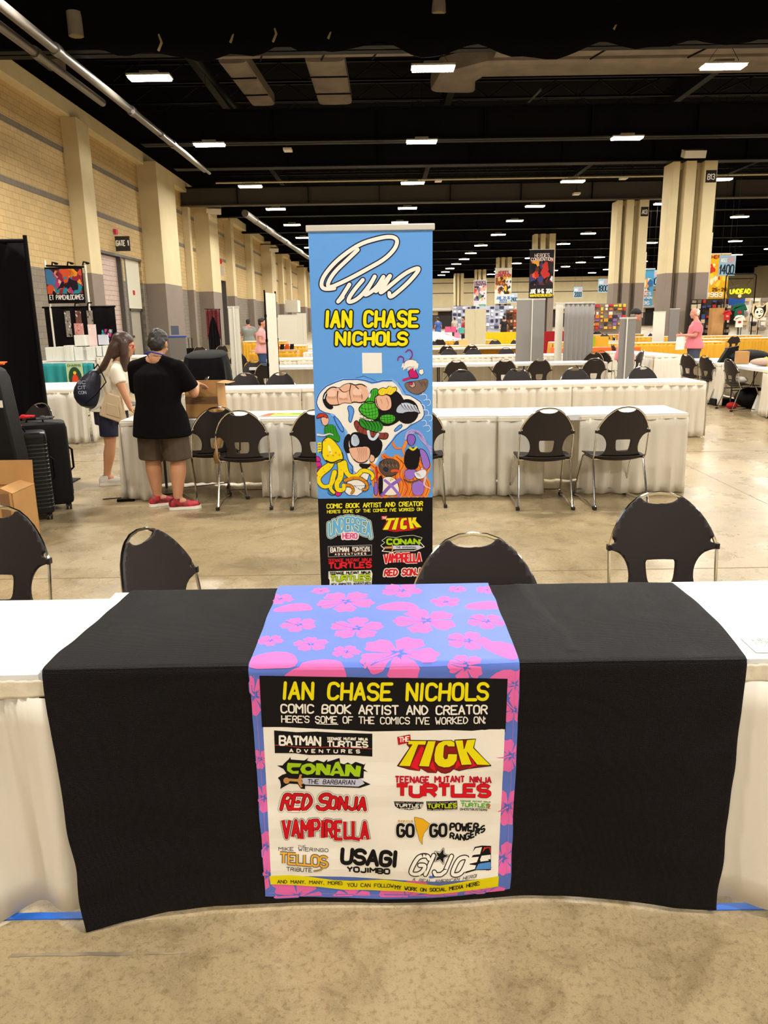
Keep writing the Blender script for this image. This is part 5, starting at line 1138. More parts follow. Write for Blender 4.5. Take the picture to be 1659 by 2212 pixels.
def person(name, label, loc, rz, J, c, vox=.014, group=None, sleeve=.55, short=.8, hairf=None, build=1, hat=None, hands=True, women=False, longp=False):
    """J joints in local space (facing +Y); c colours: skin, shirt, trousers, shoes, hair"""
    t = thing(name, label, 'person', loc, rz, group)
    D = dict(head=(0, .03, 1.6), yaw=0, tilt=0, neck=(0, 0, 1.44), chest=(0, 0, 1.28), waist=(0, .01, 1.08), pelvis=(0, 0, .93),
             shL=(-.19, 0, 1.39), shR=(.19, 0, 1.39), elL=(-.25, -.02, 1.11), elR=(.25, -.02, 1.11), wrL=(-.25, .1, .88), wrR=(.25, .1, .88), hdL=(0, .2, -1), hdR=(0, .2, -1),
             hpL=(-.095, 0, .9), hpR=(.095, 0, .9), knL=(-.11, .02, .49), knR=(.11, .02, .49), anL=(-.11, -.02, .09), anR=(.11, -.02, .09), ftL=0, ftR=0)
    D.update(J); sk, sh, tr, so, ha = c; k = build; b = MB(); g = .9 if women else 1
    R = head(b, D['head'], D['yaw'], D['tilt'], sk, 1.0)
    limb(b, [D['neck'], lerp(D['neck'], D['head'], .75)], [.06, .05], sk)
    ch, wa, pe = D['chest'], D['waist'], D['pelvis']
    T0 = [(pe[0], pe[1], pe[2] - .1, .15 * k, .11 * k), (pe[0], pe[1], pe[2] + .02, .17 * k, .13 * k), (wa[0], wa[1], wa[2], .145 * k * g, .115 * k), (ch[0], ch[1], ch[2] - .04, .165 * k * g, .12 * k), (ch[0], ch[1], ch[2] + .06, .16 * k * g, .105 * k), (D['neck'][0], D['neck'][1], D['neck'][2] - .05, .1 * g, .07)]
    trunk(b, T0, sk)
    for s in 'LR':
        limb(b, [lerp(D['neck'], D['sh' + s], .3), D['sh' + s]], [.06, .055 * g], sk)
        limb(b, [D['sh' + s], lerp(D['sh' + s], D['el' + s], .5), D['el' + s]], [.054 * g, .05 * g, .04 * g], sk)
        limb(b, [D['el' + s], lerp(D['el' + s], D['wr' + s], .35), D['wr' + s]], [.04 * g, .039 * g, .026 * g], sk)
        if hands: hand(b, D['wr' + s], D['hd' + s], D.get('pl' + s, (1 if s == 'L' else -1, .2, 0)), sk, .95, D.get('curl', .4))
        else: b.ell(lerp(D['wr' + s], tuple(D['wr' + s][i] + D['hd' + s][i] * .1 for i in range(3)), .6), .035, sk)
        hp, kn, an = D['hp' + s], D['kn' + s], D['an' + s]
        limb(b, [hp, lerp(hp, kn, .5), kn], [.088 * k * g, .075 * k, .056 * k], sk)
        limb(b, [kn, lerp(kn, an, .3), lerp(kn, an, .75), an], [.055 * k, .059 * k, .04 * k, .036], sk)
        f = D['ft' + s]; b.tube([an, (an[0] + math.sin(f) * .1, an[1] + math.cos(f) * .1, .045)], [.036, .035], sk, 12)
    fuse(b, 'body', sk, t, vox)
    if face_ok(D): eyes(R, t)
    # shirt
    b = MB(); e = .022
    T1 = [(pe[0], pe[1], pe[2] - D.get('hem', .12), .185 * k + e * 1.8, .15 * k + e * 2)] + [(x, y, z, rx + e * (1.6 if z < wa[2] else 1), ry + e * (1.8 if z < wa[2] else 1)) for x, y, z, rx, ry in T0[1:5]] + [(D['neck'][0], D['neck'][1], D['neck'][2] - .03, .085 * g, .07)]
    trunk(b, T1, sh, 28)
    for s in 'LR':
        b.tube([lerp(D['neck'], D['sh' + s], .2), D['sh' + s]], [.06, .066 * g], sh, 14); b.ell(D['sh' + s], .07 * g, sh)
        b.tube([D['sh' + s], lerp(D['sh' + s], D['el' + s], sleeve)], [.07 * g, .078 * g if sleeve < .9 else .055], sh, 16)
        if sleeve >= .9: limb(b, [D['el' + s], lerp(D['el' + s], D['wr' + s], .9)], [.054, .042], sh)
    fuse(b, 'shirt', sh, t, vox, 18)
    # trousers / shorts
    b = MB(); trunk(b, [(pe[0], pe[1], pe[2] - .16, .165 * k + .012, .12 * k + .012), (pe[0], pe[1], pe[2] + .06, .165 * k + .01, .125 * k + .01)], tr)
    for s in 'LR':
        hp, kn, an = D['hp' + s], D['kn' + s], D['an' + s]; p = lerp(hp, kn, short)
        b.tube([hp, lerp(hp, kn, .5 * min(1, short)), p], [.105 * k, .1 * k, .098 * k], tr, 16); b.ell(hp, .105 * k, tr)
        if longp: b.tube([kn, lerp(kn, an, .9)], [.085 * k, .065], tr, 14); b.ell(kn, .088 * k, tr)
    fuse(b, 'trousers' if longp else 'shorts', tr, t, vox, 4)
    for s in 'LR':
        an, f = D['an' + s], D['ft' + s]; Rf = Matrix.Translation((an[0], an[1], 0)) @ Matrix.Rotation(-f, 4, 'Z')
        h = MB(); P = half([(0, -.085), (.03, -.075), (.04, -.03), (.038, .05), (.05, .11), (.045, .16), (.02, .195), (0, .2)])
        h.prism(P, lambda x, y, kk: (x * (1.06 - .06 * kk), y * (1.03 - .03 * kk), .002 + .026 * kk), D.get('sole', ink('#e6dfd2'))); xf(h, Rf)
        shoe = MB(); shoe.ell((0, .1, .035), (.045, .1, .045), so, 14, 8); shoe.ell((0, -.03, .05), (.04, .055, .055), so, 14, 8); limb(shoe, [(0, -.02, .06), (0, .0, .095)], [.042, .04], so); shoe.ell((0, .05, .05), (.04, .08, .045), so, 12, 8); xf(shoe, Rf)
        o = fuse(shoe, 'shoe', so, t, .009, 3, cuts=[((0, 0, .02), (0, 0, -1)), ((0, 0, .105), (0, 0, 1))]); x = h.build('sole', o)
    # hair
    h = MB()
    if hat:
        h.ell((0, -.005, .05), (.083, .1, .085), hat, 20, 10); h.prism(half([(0, .08), (.06, .07), (.07, .12), (.04, .155), (0, .165)]), lambda x, y, kk: (x, y, .062 + .008 * kk - x * x * 4), hat); xf(h, R).build('cap', t)
        h = MB(); h.ell((0, -.03, .0), (.078, .075, .07), ha, 14, 8)
    elif hairf: hairf(h, ha)
    else:
        h.ell((0, -.018, .052), (.083, .096, .085), ha, 20, 12); h.ell((0, -.05, .0), (.079, .062, .085), ha, 16, 10)
        h.ell((0, .06, .1), (.06, .04, .03), ha, 12, 8)
    xf(h, R); q = fuse(h, 'hair', ha, t, min(vox, .009), 2)
    d = q.modifiers.new('n', 'DISPLACE'); tx = bpy.data.textures.new('hair_clumps', 'CLOUDS'); tx.noise_scale = .022; d.texture = tx; d.strength = .014 if not women else .0015
    return t, R
def face_ok(D): return D.get('eyes', True)
# man in black
tee = mat('black_tee', '#0b090a', .85, spec=.08, bump=(9, .6)); brn = mat('brown_shorts', '#4f4030', .7, mix=(6, '#443628'), bump=(9, .5)); redsh = mat('red_shoe', '#c3242c', .5, mix=(22, '#4a1c20'))
man, R = person('person', 'person in black t-shirt and brown shorts, seen from behind, leaning over the cardboard box', (-1.97, 6.84, 0), -.28,
    dict(head=(.0, .06, 1.455), yaw=.2, tilt=.45, neck=(0, .0, 1.33), chest=(0, 0, 1.15), waist=(0, -.02, .96), pelvis=(0, 0, .82), shL=(-.215, 0, 1.26), shR=(.215, .0, 1.26), elL=(-.28, .12, 1.0), elR=(.29, .1, 1.03), wrL=(-.12, .33, 1.0), wrR=(.2, .32, 1.1), hdL=(.4, 1, -.2), hdR=(.1, 1, -.3), plL=(0, 0, -1), plR=(0, 0, -1),
         hpL=(-.11, 0, .8), hpR=(.11, 0, .8), knL=(-.135, .02, .45), knR=(.125, .02, .45), anL=(-.13, .04, .085), anR=(.125, -.04, .085), ftL=.75, ftR=1.05, hem=.16, eyes=True),
    (SKIN, tee, brn, redsh, HAIRB), vox=.009, sleeve=.8, short=1.0, build=1.24)
q = MB(); q.tube([(-.075, .0, 1.37), (-.06, -.06, 1.385), (0, -.082, 1.4), (.06, -.06, 1.385), (.078, .0, 1.37)], .007, ink('#2b3fa0'), 6); q.build('lanyard', man)
# woman
ivory = mat('ivory_tee', '#e3dac6', .75, sheen=.2, bump=(12, .5)); navy = mat('navy_shorts', '#0f1430', .7, bump=(9, .4)); wsho = mat('white_shoe', '#d9d3ca', .6)
def longhair(h, m):
    h.ell((0, -.02, .05), (.087, .108, .09), m, 20, 12); h.ell((0, -.06, -.03), (.085, .08, .11), m, 16, 10)
    for sx in (-1, 1): limb(h, [(sx * .065, .0, .03), (sx * .075, .02, -.08), (sx * .07, .03, -.2), (sx * .05, .05, -.3)], [.045, .045, .04, .022], m, 10)
    trunk(h, [(0, -.26, -.36, .02, .015), (0, -.21, -.3, .05, .03), (0, -.16, -.22, .07, .042), (0, -.11, -.12, .08, .058), (0, -.07, -.02, .085, .08), (0, -.03, .05, .08, .09)], m)
hb = HAIRN.node_tree; hm = hb.nodes.new('ShaderNodeMapping'); hm.inputs['Scale'].default_value = (6, 6, .5); hn = [n_ for n_ in hb.nodes if n_.type == 'TEX_NOISE'][0]; hb.links.new([n_ for n_ in hb.nodes if n_.type == 'TEX_COORD'][0].outputs['Object'], hm.inputs[0]); hb.links.new(hm.outputs[0], hn.inputs['Vector'])
wo, R = person('person', 'person with long brown hair, red glasses and ivory t-shirt leaning a hand on the table', (-2.80, 7.98, 0), 0,
    dict(head=(.19, .0, 1.42), yaw=-PI / 2 + .2, tilt=.2, neck=(.13, 0, 1.26), chest=(.09, 0, 1.1), waist=(.03, 0, .93), pelvis=(-.01, 0, .79), shL=(.14, .16, 1.17), shR=(.13, -.15, 1.17), elL=(.28, .2, .97), elR=(.22, -.2, .94), wrL=(.36, .05, .82), wrR=(.265, -.2, .8), hdL=(1, -.2, -.1), hdR=(.75, -.2, -.12), plL=(0, 0, -1), plR=(0, 0, -1), curl=.12,
         hpL=(.0, .09, .78), hpR=(-.01, -.085, .77), knL=(.1, .09, .44), knR=(-.02, -.09, .43), anL=(.06, .1, .085), anR=(-.09, -.09, .085), ftL=PI / 2, ftR=PI / 2 - .2, hem=.02),
    (SKIN, ivory, navy, wsho, HAIRN), vox=.009, sleeve=.5, short=.75, hairf=longhair, women=True, build=1.0)
h = MB()
for sx in (-1, 1):
    h.tube([(sx * .033 + .02 * math.cos(a), .094, .01 + .016 * math.sin(a)) for a in [k * PI / 6 for k in range(12)]], .0028, ink('#c21f2c'), 6, closed=True); h.tube([(sx * .053, .092, .014), (sx * .078, .04, .016), (sx * .08, -.01, .01)], .003, ink('#c21f2c'), 6)
h.tube([(-.013, .098, .012), (.013, .098, .012)], .0025, ink('#c21f2c'), 6); xf(h, R).build('red_glasses', wo)
# drawstring backpack and tote
bp = thing('drawstring_backpack', 'navy drawstring backpack on the back of the person with long hair', 'backpack', (-3.0, 7.9, 0)); b = MB()
trunk(b, [(.06, 0, .8, .03, .03), (.02, 0, .82, .11, .1), (-.01, 0, .92, .14, .13), (.0, 0, 1.02, .135, .12), (.05, 0, 1.12, .1, .09), (.1, 0, 1.2, .03, .04)], mat('navy_nylon', '#10162e', .4, bump=(14, .8)))
b.build('bag_body', bp, sub=1)
b = MB().tube([(.1, -.02, 1.2), (.17, -.1, 1.25), (.22, -.18, 1.2), (.27, -.2, 1.08), (.16, -.2, .96), (.03, -.15, .87)], .006, mdark, 6); b.build('cord', bp)
a = Art(.0005)
for i, z in enumerate((1.08, 1.03, .98)): a.text(('SC', 'CIT', 'CON')[i], -.0, z - .02, .07, .03, .005, '#b9c0d0', 1, down=-1)
a.build('white_print', lambda u, v, l: (u - .04, -.134 - l + (abs(v - 1.0)) * .18 + (u + .01) ** 2 * 1.5, v), bp)
tt = thing('tote_bag', 'beige shoulder tote hanging at the side of the person with long hair', 'tote bag', (-2.71, 7.78, 0), -.1); b = MB(); mt = mat('beige_leather', '#cdb592', .5, bump=(8, .3))
b.prism([(-.13, .74), (.1, .66), (.115, .68), (.09, .93), (-.06, .98), (-.14, .76)], lambda x, z, k: (x, (.045 if k else -.045) * (1 - (z > .9) * .5), z), mt); b.build('bag_body', tt, bevel=.012)
b = MB().prism([(-.06, .76), (.08, .72), (.07, .84), (-.04, .87)], lambda x, z, k: (x, -.047 - .006 * k, z), mt); b.build('front_pocket', tt, bevel=.004, smooth=False)
b = MB().tube([(-.06, 0, .97), (-.065, -.03, 1.05), (-.03, -.02, 1.17), (.03, .02, 1.3)], .012, mt, 6); b.build('strap', tt)
# man in pink with papers
pinkp = mat('pink_polo', '#d8717d', .75, sheen=.2, bump=(12, .4)); blu = mat('slate_shorts', '#3b4257', .7)
def bald(h, m):
    h.ell((0, -.05, .0), (.08, .06, .07), m, 14, 8); h.ell((0, -.07, .04), (.07, .04, .06), m, 12, 8)
pm, R = person('person', 'person in a pink polo shirt and slate shorts holding papers near the yellow tables', (7.3, 18.3, 0), PI / 2 - .15,
    dict(head=(0, .05, 1.66), neck=(0, 0, 1.5), chest=(0, 0, 1.32), waist=(0, .03, 1.12), pelvis=(0, 0, .97), tilt=.15, shL=(-.2, 0, 1.43), shR=(.2, 0, 1.43), elL=(-.24, .05, 1.17), elR=(.24, .02, 1.17), wrL=(-.13, .3, 1.18), wrR=(.13, .28, 1.17), hdL=(.3, 1, 0), hdR=(-.3, 1, 0), hem=.1),
    (SKIN2, pinkp, blu, mat('tan_shoe', '#b9a78e', .6), HAIRW), vox=.012, sleeve=.75, short=.95, build=1.18, hairf=bald)
q = thing('paper_sheets', 'white papers in the hands of the person in pink polo', 'papers', (6.93, 18.2, 1.0), .1); MB().box((0, 0, 0), (.22, .004, .3), MATS['paper_white'], 0, .1).build('paper', q, smooth=False)
blkcap = mat('cap_black', '#141216', .7)
person('person', 'person in a black cap whose head shows above the narrow grey stand', (4.66, 15.0, .0), -PI / 2, dict(yaw=-.1, head=(0, .17, 1.64), neck=(0, .06, 1.48), elL=(-.2, -.02, 1.12), elR=(.2, -.02, 1.12), wrL=(-.2, .0, .86), wrR=(.2, .0, .86), hdL=(0, 0, -1), hdR=(0, 0, -1)), (SKIN2, pinkp, blu, MATS['tan_shoe'], mat('hair_grey', '#8a8078', .6)), vox=.014, hat=blkcap)
gry = mat('grey_tee', '#8d8f88', .75, bump=(8, .4)); bks = mat('black_shorts', '#0e0d10', .7)
person('person', 'person in grey t-shirt and black shorts by the far left yellow table', (-5.02, 29.9, 0), .1, dict(elR=(.28, .02, 1.1), wrL=(-.12, .3, 1.15), elL=(-.27, .1, 1.15), hdL=(.3, 1, .2)), (SKIN2, gry, bks, MATS['white_shoe'], HAIRB), vox=.02, build=1.25, hat=blkcap, hands=False)
person('person', 'person in a pink t-shirt and jeans reading behind the white tripod panel', (-3.15, 20.8, 0), -PI / 2, dict(wrL=(-.1, .32, 1.1), wrR=(.1, .32, 1.1), hdL=(0, 1, 0), hdR=(0, 1, 0)), (SKIN2, mat('pink_tee', '#d9a0a2', .75), mat('jeans', '#27406b', .7), blkcap, HAIRB), vox=.02, longp=True, hands=False, build=1.15)
person('person', 'person with red hair seated low behind the white stand at the left', (-5.5, 30.6, -.45), PI, dict(), (SKIN2, mat('tan_shirt', '#c9a878', .75), bks, blkcap, mat('hair_red', '#6e3322', .6)), vox=.025, hands=False)
# distant visitors
proto = {}
cl_ = [('#1c1a1e', '#2b3150', 'black shirt'), ('#2f8f6a', '#3a3a44', 'green shirt'), ('#3a66b8', '#1d2238', 'blue shirt'), ('#b9b4aa', '#2d2d35', 'pale shirt'), ('#a3323a', '#23242c', 'red shirt')]
far = [(5.0, 44, 0, .1, 'left of the yellow and red far table'), (5.7, 44.5, 0, -.8, 'second left of the yellow and red far table'), (7.3, 47, 0, .3, 'behind the yellow and red far table'), (8.4, 42, 0, 2.9, 'in front of the grey panel, far back'), (3.0, 50, 1, 0, 'near the black far drape'), (3.6, 50, 2, .5, 'beside the green one near the black far drape'), (6.6, 56, 2, 1, 'left of the white far panel'), (4.3, 41, 4, 1.8, 'bending near the pink boxes'), (5.4, 58, 3, .4, 'deep in the hall left of the white panel'), (20, 50, 0, 1, 'among the colourful stalls right of the panels'), (27.5, 52, 4, 2, 'near the far stalls at the right')]
for x, y, ci, r, lb in far:
    if ci not in proto:
        sh, tr, nm = cl_[ci]; p, _ = person('person', 'distant person in a %s %s' % (nm, lb), (x, y, 0), r, dict(wrL=(-.12, .28, 1.0), hdL=(.2, 1, 0)), (SKIN2, mat('far_' + nm, sh, .8), mat('far_t' + str(ci), tr, .8), blkcap, HAIRB), vox=.03, longp=True, hands=False, group='distant visitors'); proto[ci] = p
    else: dup(proto[ci], (x, y, 0), r, 'distant person in a %s %s' % (cl_[ci][2], lb), 'distant visitors')
# ---------------------------------------------------------------- luggage, boxes and drapes at the left
card_ = mat('cardboard', '#b98a50', .75, mix=(3, '#a97c45')); tape_ = mat('packing_tape', '#7c5a3c', .35); blk = mat('case_black', '#0e0c0b', .6, spec=.2, bump=(30, .2)); blkg = mat('shell_black', '#090808', .3, spec=.35, bump=(6, .1))
t = thing('cardboard_box', 'large open cardboard box standing on the second row table by the person in black', 'box', (-1.69, 7.42, .763), -.06)
b = MB(); w, d, hh = .31, .3, .33
b.bx(-w / 2, w / 2, -d / 2, -d / 2 + .006, 0, hh, card_).bx(-w / 2, w / 2, d / 2 - .006, d / 2, 0, hh, card_).bx(-w / 2, -w / 2 + .006, -d / 2, d / 2, 0, hh, card_).bx(w / 2 - .006, w / 2, -d / 2, d / 2, 0, hh, card_).bx(-w / 2, w / 2, -d / 2, d / 2, 0, .006, card_); b.build('box_body', t, smooth=False)
MB().box((0, -d / 2 - .002, hh * .5), (w, .002, .07), tape_).build('packing_tape', t, smooth=False)
MB().prism([(-d / 2, 0), (d / 2, 0), (d / 2 - .02, .14), (-d / 2 + .03, .13)], lambda y, z, k: (w / 2 + z * .75 + .004 * k, y, hh - z * .1), card_).build('flap', t, smooth=False)
t = thing('brown_paper', 'crumpled brown paper hanging over the table edge beside the chair', 'paper', (-1.51, 7.1, 0)); b = MB()
b.grid(lambda i, j: (-.05 + .1 * i * (1 - .4 * j) + .03 * math.sin(j * 6), -.02 + .02 * math.sin(i * 5 + j * 3), .86 - .5 * j), 8, 16, card_); b.build('paper_sheet', t, solid=.002)
t = thing('comic_print', 'green and orange comic print lying on the second row table beside the chair', 'print', (-.94, 7.42, .7635), -.03)
a = Art(.0006); a.poly([(-.24, -.13), (.24, -.13), (.24, .13), (-.24, .13)], '#efe8d4', 1); a.poly([(-.22, -.11), (.22, -.11), (.2, .12), (-.12, .12)], '#a8d24a', 2); a.poly([(-.23, -.12), (-.13, -.12), (-.1, .11), (-.17, .11)], '#e0673a', 3); blobs = [(0, 0, .05, '#e8e05a'), (.1, .03, .04, '#4f9a3a'), (-.05, .05, .03, '#d8563a')]
for x, y, r, c in blobs: a.disc((x, y), r * 1.6, c, 4, 10, r * .7)
a.build('print_face', lambda u, v, l: (u, v, l + .002), t); MB().bx(-.24, .24, -.13, .13, 0, .002, MATS['paper_white']).build('print_sheet', t, smooth=False)
# black drape
t = thing('pipe_and_drape', 'tall black curtain on a rail at the left edge', 'curtain', (-3.53, 8.05, 0)); b = MB(); vel = mat('black_drape', '#0b090b', .9, spec=.08, sheen=.08)
b.grid(lambda i, j: (-3.2 + 3.2 * i + (.03 * math.sin(j * 3) if i > .9 else 0), .075 * math.sin(i * 52 + 2 * math.sin(i * 9)) * (.5 + .5 * j) + .02 * nz(i * 8, j * 2), 2.44 - 2.42 * j), 190, 12, vel); b.build('drape', t, solid=.004)
b = MB().cyl((-3.3, 0, 2.45), (.02, 0, 2.45), .02, mdark); b.build('rail', t); MB().cyl((.02, .0, 0), (.02, .0, 2.5), .02, mdark).build('upright', t); MB().box((.02, .0, .006), (.4, .4, .012), mdark).build('base_plate', t, smooth=False)
# cases
def suitcase(name, label, loc, rz, w, d, h, m, ribs):
    t = thing(name, label, 'suitcase', loc, rz); b = MB(); r = .05
    def ring(z, s):
        P = []
        for cx, cy, a0 in ((w / 2 - r, d / 2 - r, 0), (-w / 2 + r, d / 2 - r, PI / 2), (-w / 2 + r, -d / 2 + r, PI), (w / 2 - r, -d / 2 + r, 1.5 * PI)):
            P += [(x * s, y * s, z) for x, y in arc(cx, cy, r, a0, a0 + PI / 2, 4)]
        return P
    R = [ring(.06, .9), ring(.07, .97), ring(.1, 1)]
    n = 17
    for k in range(n):
        z = .12 + (h - .19) * k / n; R += [ring(z, 1), ring(z + .004, .985 if ribs else 1), ring(z + .022, .985 if ribs else 1), ring(z + .026, 1)]
    R += [ring(h - .04, 1), ring(h - .012, .97), ring(h, .88)]
    b.rings(R, m); b.build('case_shell', t, ang=.6)
    q = MB(); q.tube([(w / 2 * 1.005, .015, z) for z in (.12, h - .06)], .006, mdark, 6); q.tube([(-w / 2 * 1.005, .015, z) for z in (.12, h - .06)], .006, mdark, 6); q.build('zipper', t)
    q = MB().tube([(w / 2 + .0, .04, h * .42), (w / 2 + .03, .04, h * .45), (w / 2 + .03, .04, h * .66), (w / 2, .04, h * .69)], .01, mdark, 8); q.build('side_handle', t)
    q = MB().tube([(-.07, 0, h - .005), (-.06, 0, h + .03), (.06, 0, h + .03), (.07, 0, h - .005)], .01, mdark, 8); q.build('top_handle', t)
    for sx in (-1, 1):
        for sy in (-1, 1):
            q = MB(); x, y = sx * (w / 2 - .05), sy * (d / 2 - .05); q.cyl((x - .022, y, .03), (x - .006, y, .03), .028, mrub, n=14); q.cyl((x + .006, y, .03), (x + .022, y, .03), .028, mrub, n=14); q.cyl((x - .024, y, .03), (x + .024, y, .03), .01, mchr, n=8); q.cyl((x, y, .04), (x, y, .085), .02, mrub, n=10); q.build('wheel', t)
    return t
suitcase('hard_suitcase', 'black ribbed hard suitcase on wheels beside the open cardboard box', (-3.1, 6.48, 0), .42, .46, .28, .76, blkg, True)
suitcase('soft_suitcase', 'black soft suitcase behind the ribbed one, with side handle', (-3.1, 6.85, 0), .42, .5, .3, .80, blk, False)
for i, (x, y, z, c, l) in enumerate([(-3.16, 6.5, .79, '#c8252c', 'red ribbon tied to the handle of the ribbed suitcase'), (-3.2, 6.86, .83, '#c8252c', 'red ribbon on the soft suitcase behind'), (-3.02, 6.84, .82, '#4b4a4c', 'grey luggage tag on the soft suitcase')]):
    q = MB(); q.box((0, 0, .012), (.11, .05, .012), ink(c), .4); q.box((.05, .02, .02), (.09, .03, .01), ink(c), -.3, .3); q.ell((0, 0, .02), (.03, .022, .018), ink(c), 8, 6)
    tag(q.build('ribbon' if i < 2 else 'luggage_tag', loc=(x, y, z)), l, 'ribbon' if i < 2 else 'tag')
t = thing('instrument_case', 'tall black soft case at the left edge with an orange tag on top', 'case', (-3.25, 5.98, 0), .0)
MB().prism([(-.5, 0), (.37, 0), (.36, .65), (.3, 1.25), (.27, 1.31), (.2, 1.335), (-.5, 1.34)], lambda x, z, k: (x, .0 + .22 * k, z), blk).build('case_body', t, bevel=.02)
b = MB().tube([(.28, -.004, 1.28), (.25, -.004, 1.1), (.16, -.004, .9), (.1, -.004, .8)], .006, mat('piping_grey', '#57524c', .5), 6); b.build('piping', t)
MB().box((.305, -.006, 1.05), (.022, .004, .055), ink('#d8d2c4'), 0, 0).build('white_label', t, smooth=False)
q = MB().box((0, 0, .01), (.14, .1, .012), ink('#f0641e'), .3).box((.06, -.02, .02), (.08, .06, .006), ink('#f0641e'), -.2, .2); tag(q.build('orange_tag', loc=(-3.0, 6.06, 1.34)), 'bright orange tag lying on the tall black soft case', 'tag')
t = thing('open_carton', 'open cardboard carton with a raised flap at the lower left edge', 'box', (-3.01, 5.71, 0), -.02); b = MB(); w, d, hh = .56, .36, .44
b.bx(-w / 2, w / 2, -d / 2, -d / 2 + .006, 0, hh, card_).bx(-w / 2, w / 2, d / 2 - .006, d / 2, 0, hh, card_).bx(-w / 2, -w / 2 + .006, -d / 2, d / 2, 0, hh, card_).bx(w / 2 - .006, w / 2, -d / 2, d / 2, 0, hh, card_).bx(-w / 2, w / 2, -d / 2, d / 2, 0, .006, card_); b.build('box_body', t, smooth=False)
MB().box((0, d / 2, hh + .09), (w, .006, .19), card_, 0, -.12).build('flap', t, smooth=False); MB().box((-.05, -d / 2 - .02, hh + .05), (w * .6, .006, .15), card_, 0, .35).build('flap', t, smooth=False)
MB().prism([(-d / 2, 0), (d / 2, 0), (d / 2, .1), (-d / 2, .1)], lambda y, z, k: (w / 2 - z * .9 + .004 * k, y, hh + z * .4), card_).build('flap', t, smooth=False)
MB().box((w / 2 - .06, -d / 2 - .001, hh - .09), (.07, .002, .18), tape_).build('packing_tape', t, smooth=False)
t = thing('draped_case', 'object under a black cloth behind the third table row', 'covered case', (-2.68, 12.0, 0)); b = MB()
def dr(i, j):
    a = i * 2 * PI; r = .29 + .07 * j ** .5 + .03 * math.sin(a * 9 + 1) * j ** .5 + .012 * math.sin(a * 17) * j; x = r * math.copysign(abs(math.cos(a)) ** .6, math.cos(a)) * 1.05; y = r * math.copysign(abs(math.sin(a)) ** .6, math.sin(a)); z = 1.16 - 1.15 * j + .05 * math.sin(a) * (1 - j); return (x, y, z)
b.grid(dr, 80, 14, vel); b.rings([[dr(i / 40, 0) for i in range(40)], [(dr(i / 40, 0)[0] * .92, dr(i / 40, 0)[1] * .92, dr(i / 40, 0)[2] + .015) for i in range(40)]], vel); b.build('black_cover', t)
# narrow stands and panels
mst = mat('stand_white', '#dcd8c8', .5); mgr = mat('stand_grey', '#85827f', .6, bump=(60, .1)); mpn = mat('panel_cream', '#d9d0b0', .6)
def stand(name, label, x, y, w, h, m, rz=0, strip=None, pleat=0):
    t = thing(name, label, 'banner stand', (x, y, 0), rz); b = MB()
    if pleat: b.grid(lambda i, j: (-w / 2 + w * i, .02 * math.sin(i * pleat) * (.4 + .6 * j), h - (h - .03) * j), 60, 6, m); b.build('panel', t, solid=.004)
    else: b.box((0, 0, h / 2 + .02), (w, .02, h - .06), m); b.build('panel', t, smooth=False)
    MB().box((0, 0, h), (w + .02, .03, .03), MATS['banner_rail']).build('top_rail', t, smooth=False)
    MB().box((0, 0, .03), (w + .03, .2, .06), MATS['banner_rail']).build('base', t, smooth=False)
    if strip is not None: MB().cyl((strip, -.03, .05), (strip, -.03, h + .01), .011, mwhite, n=8).build('pole', t)
    return t
stand('banner_stand', 'narrow white banner stand seen from its edge at the left', -2.39, 12.9, .17, 1.87, mst, .1, .0)
stand('banner_stand', 'narrow grey banner stand before the person in the black cap', 4.06, 13.0, .26, 1.6, mgr, 0, -.02)
stand('banner_stand', 'wide grey banner stand with a white central pole', 3.4, 18, .64, 2.03, mgr, 0, .03)
stand('grey_drape_stand', 'grey pleated curtain stand with a white left side', 4.26, 17, .64, 1.92, mgr, 0, None, 40)
stand('banner_stand', 'white side panel of the grey curtain stand', 3.86, 17.15, .17, 1.92, mst, .2, None)
stand('banner_stand', 'cream blank double banner stand deep in the hall', 3.58, 30, .8, 1.96, mpn, 0, 0.0)
stand('banner_stand', 'white leaning banner stand just left of the tall banner', -3.0, 30, .35, 1.9, mst, .3, .05)
stand('banner_stand', 'white wide blank panel near the tall banner, far left side', -4.2, 36, 1.2, 1.9, mst, 0, None)
stand('banner_stand', 'white and grey stand between the two columns', 9.6, 27.3, .45, 1.75, mst, .2, None); stand('banner_stand', 'grey tall stand beside the white one between the columns', 10.6, 28.6, .4, 1.85, mgr, .3, None)
t = thing('tripod_panel', 'tall white panel seen edge-on between two black tripod poles', 'display panel', (-1.87, 13.5, 0), PI / 2 - .14)
MB().box((0, 0, 1.1), (.6, .025, 2.0), mst).build('panel', t, smooth=False)
for k, x in enumerate((-.33, .33)):
    b = MB().cyl((x, 0, .12), (x, 0, 2.14), .014, mdark, n=8)
    for zz in (.9, 1.3, 1.7): b.cyl((x, 0, zz), (x, 0, zz + .05), .022, mdark, n=8)
    b.build('pole', t)
    for a in range(3): MB().cyl((x, 0, .45), (x + .3 * math.cos(a * 2.1 + .5), .3 * math.sin(a * 2.1 + .5), .01), .01, mdark, n=6).build('leg', t)
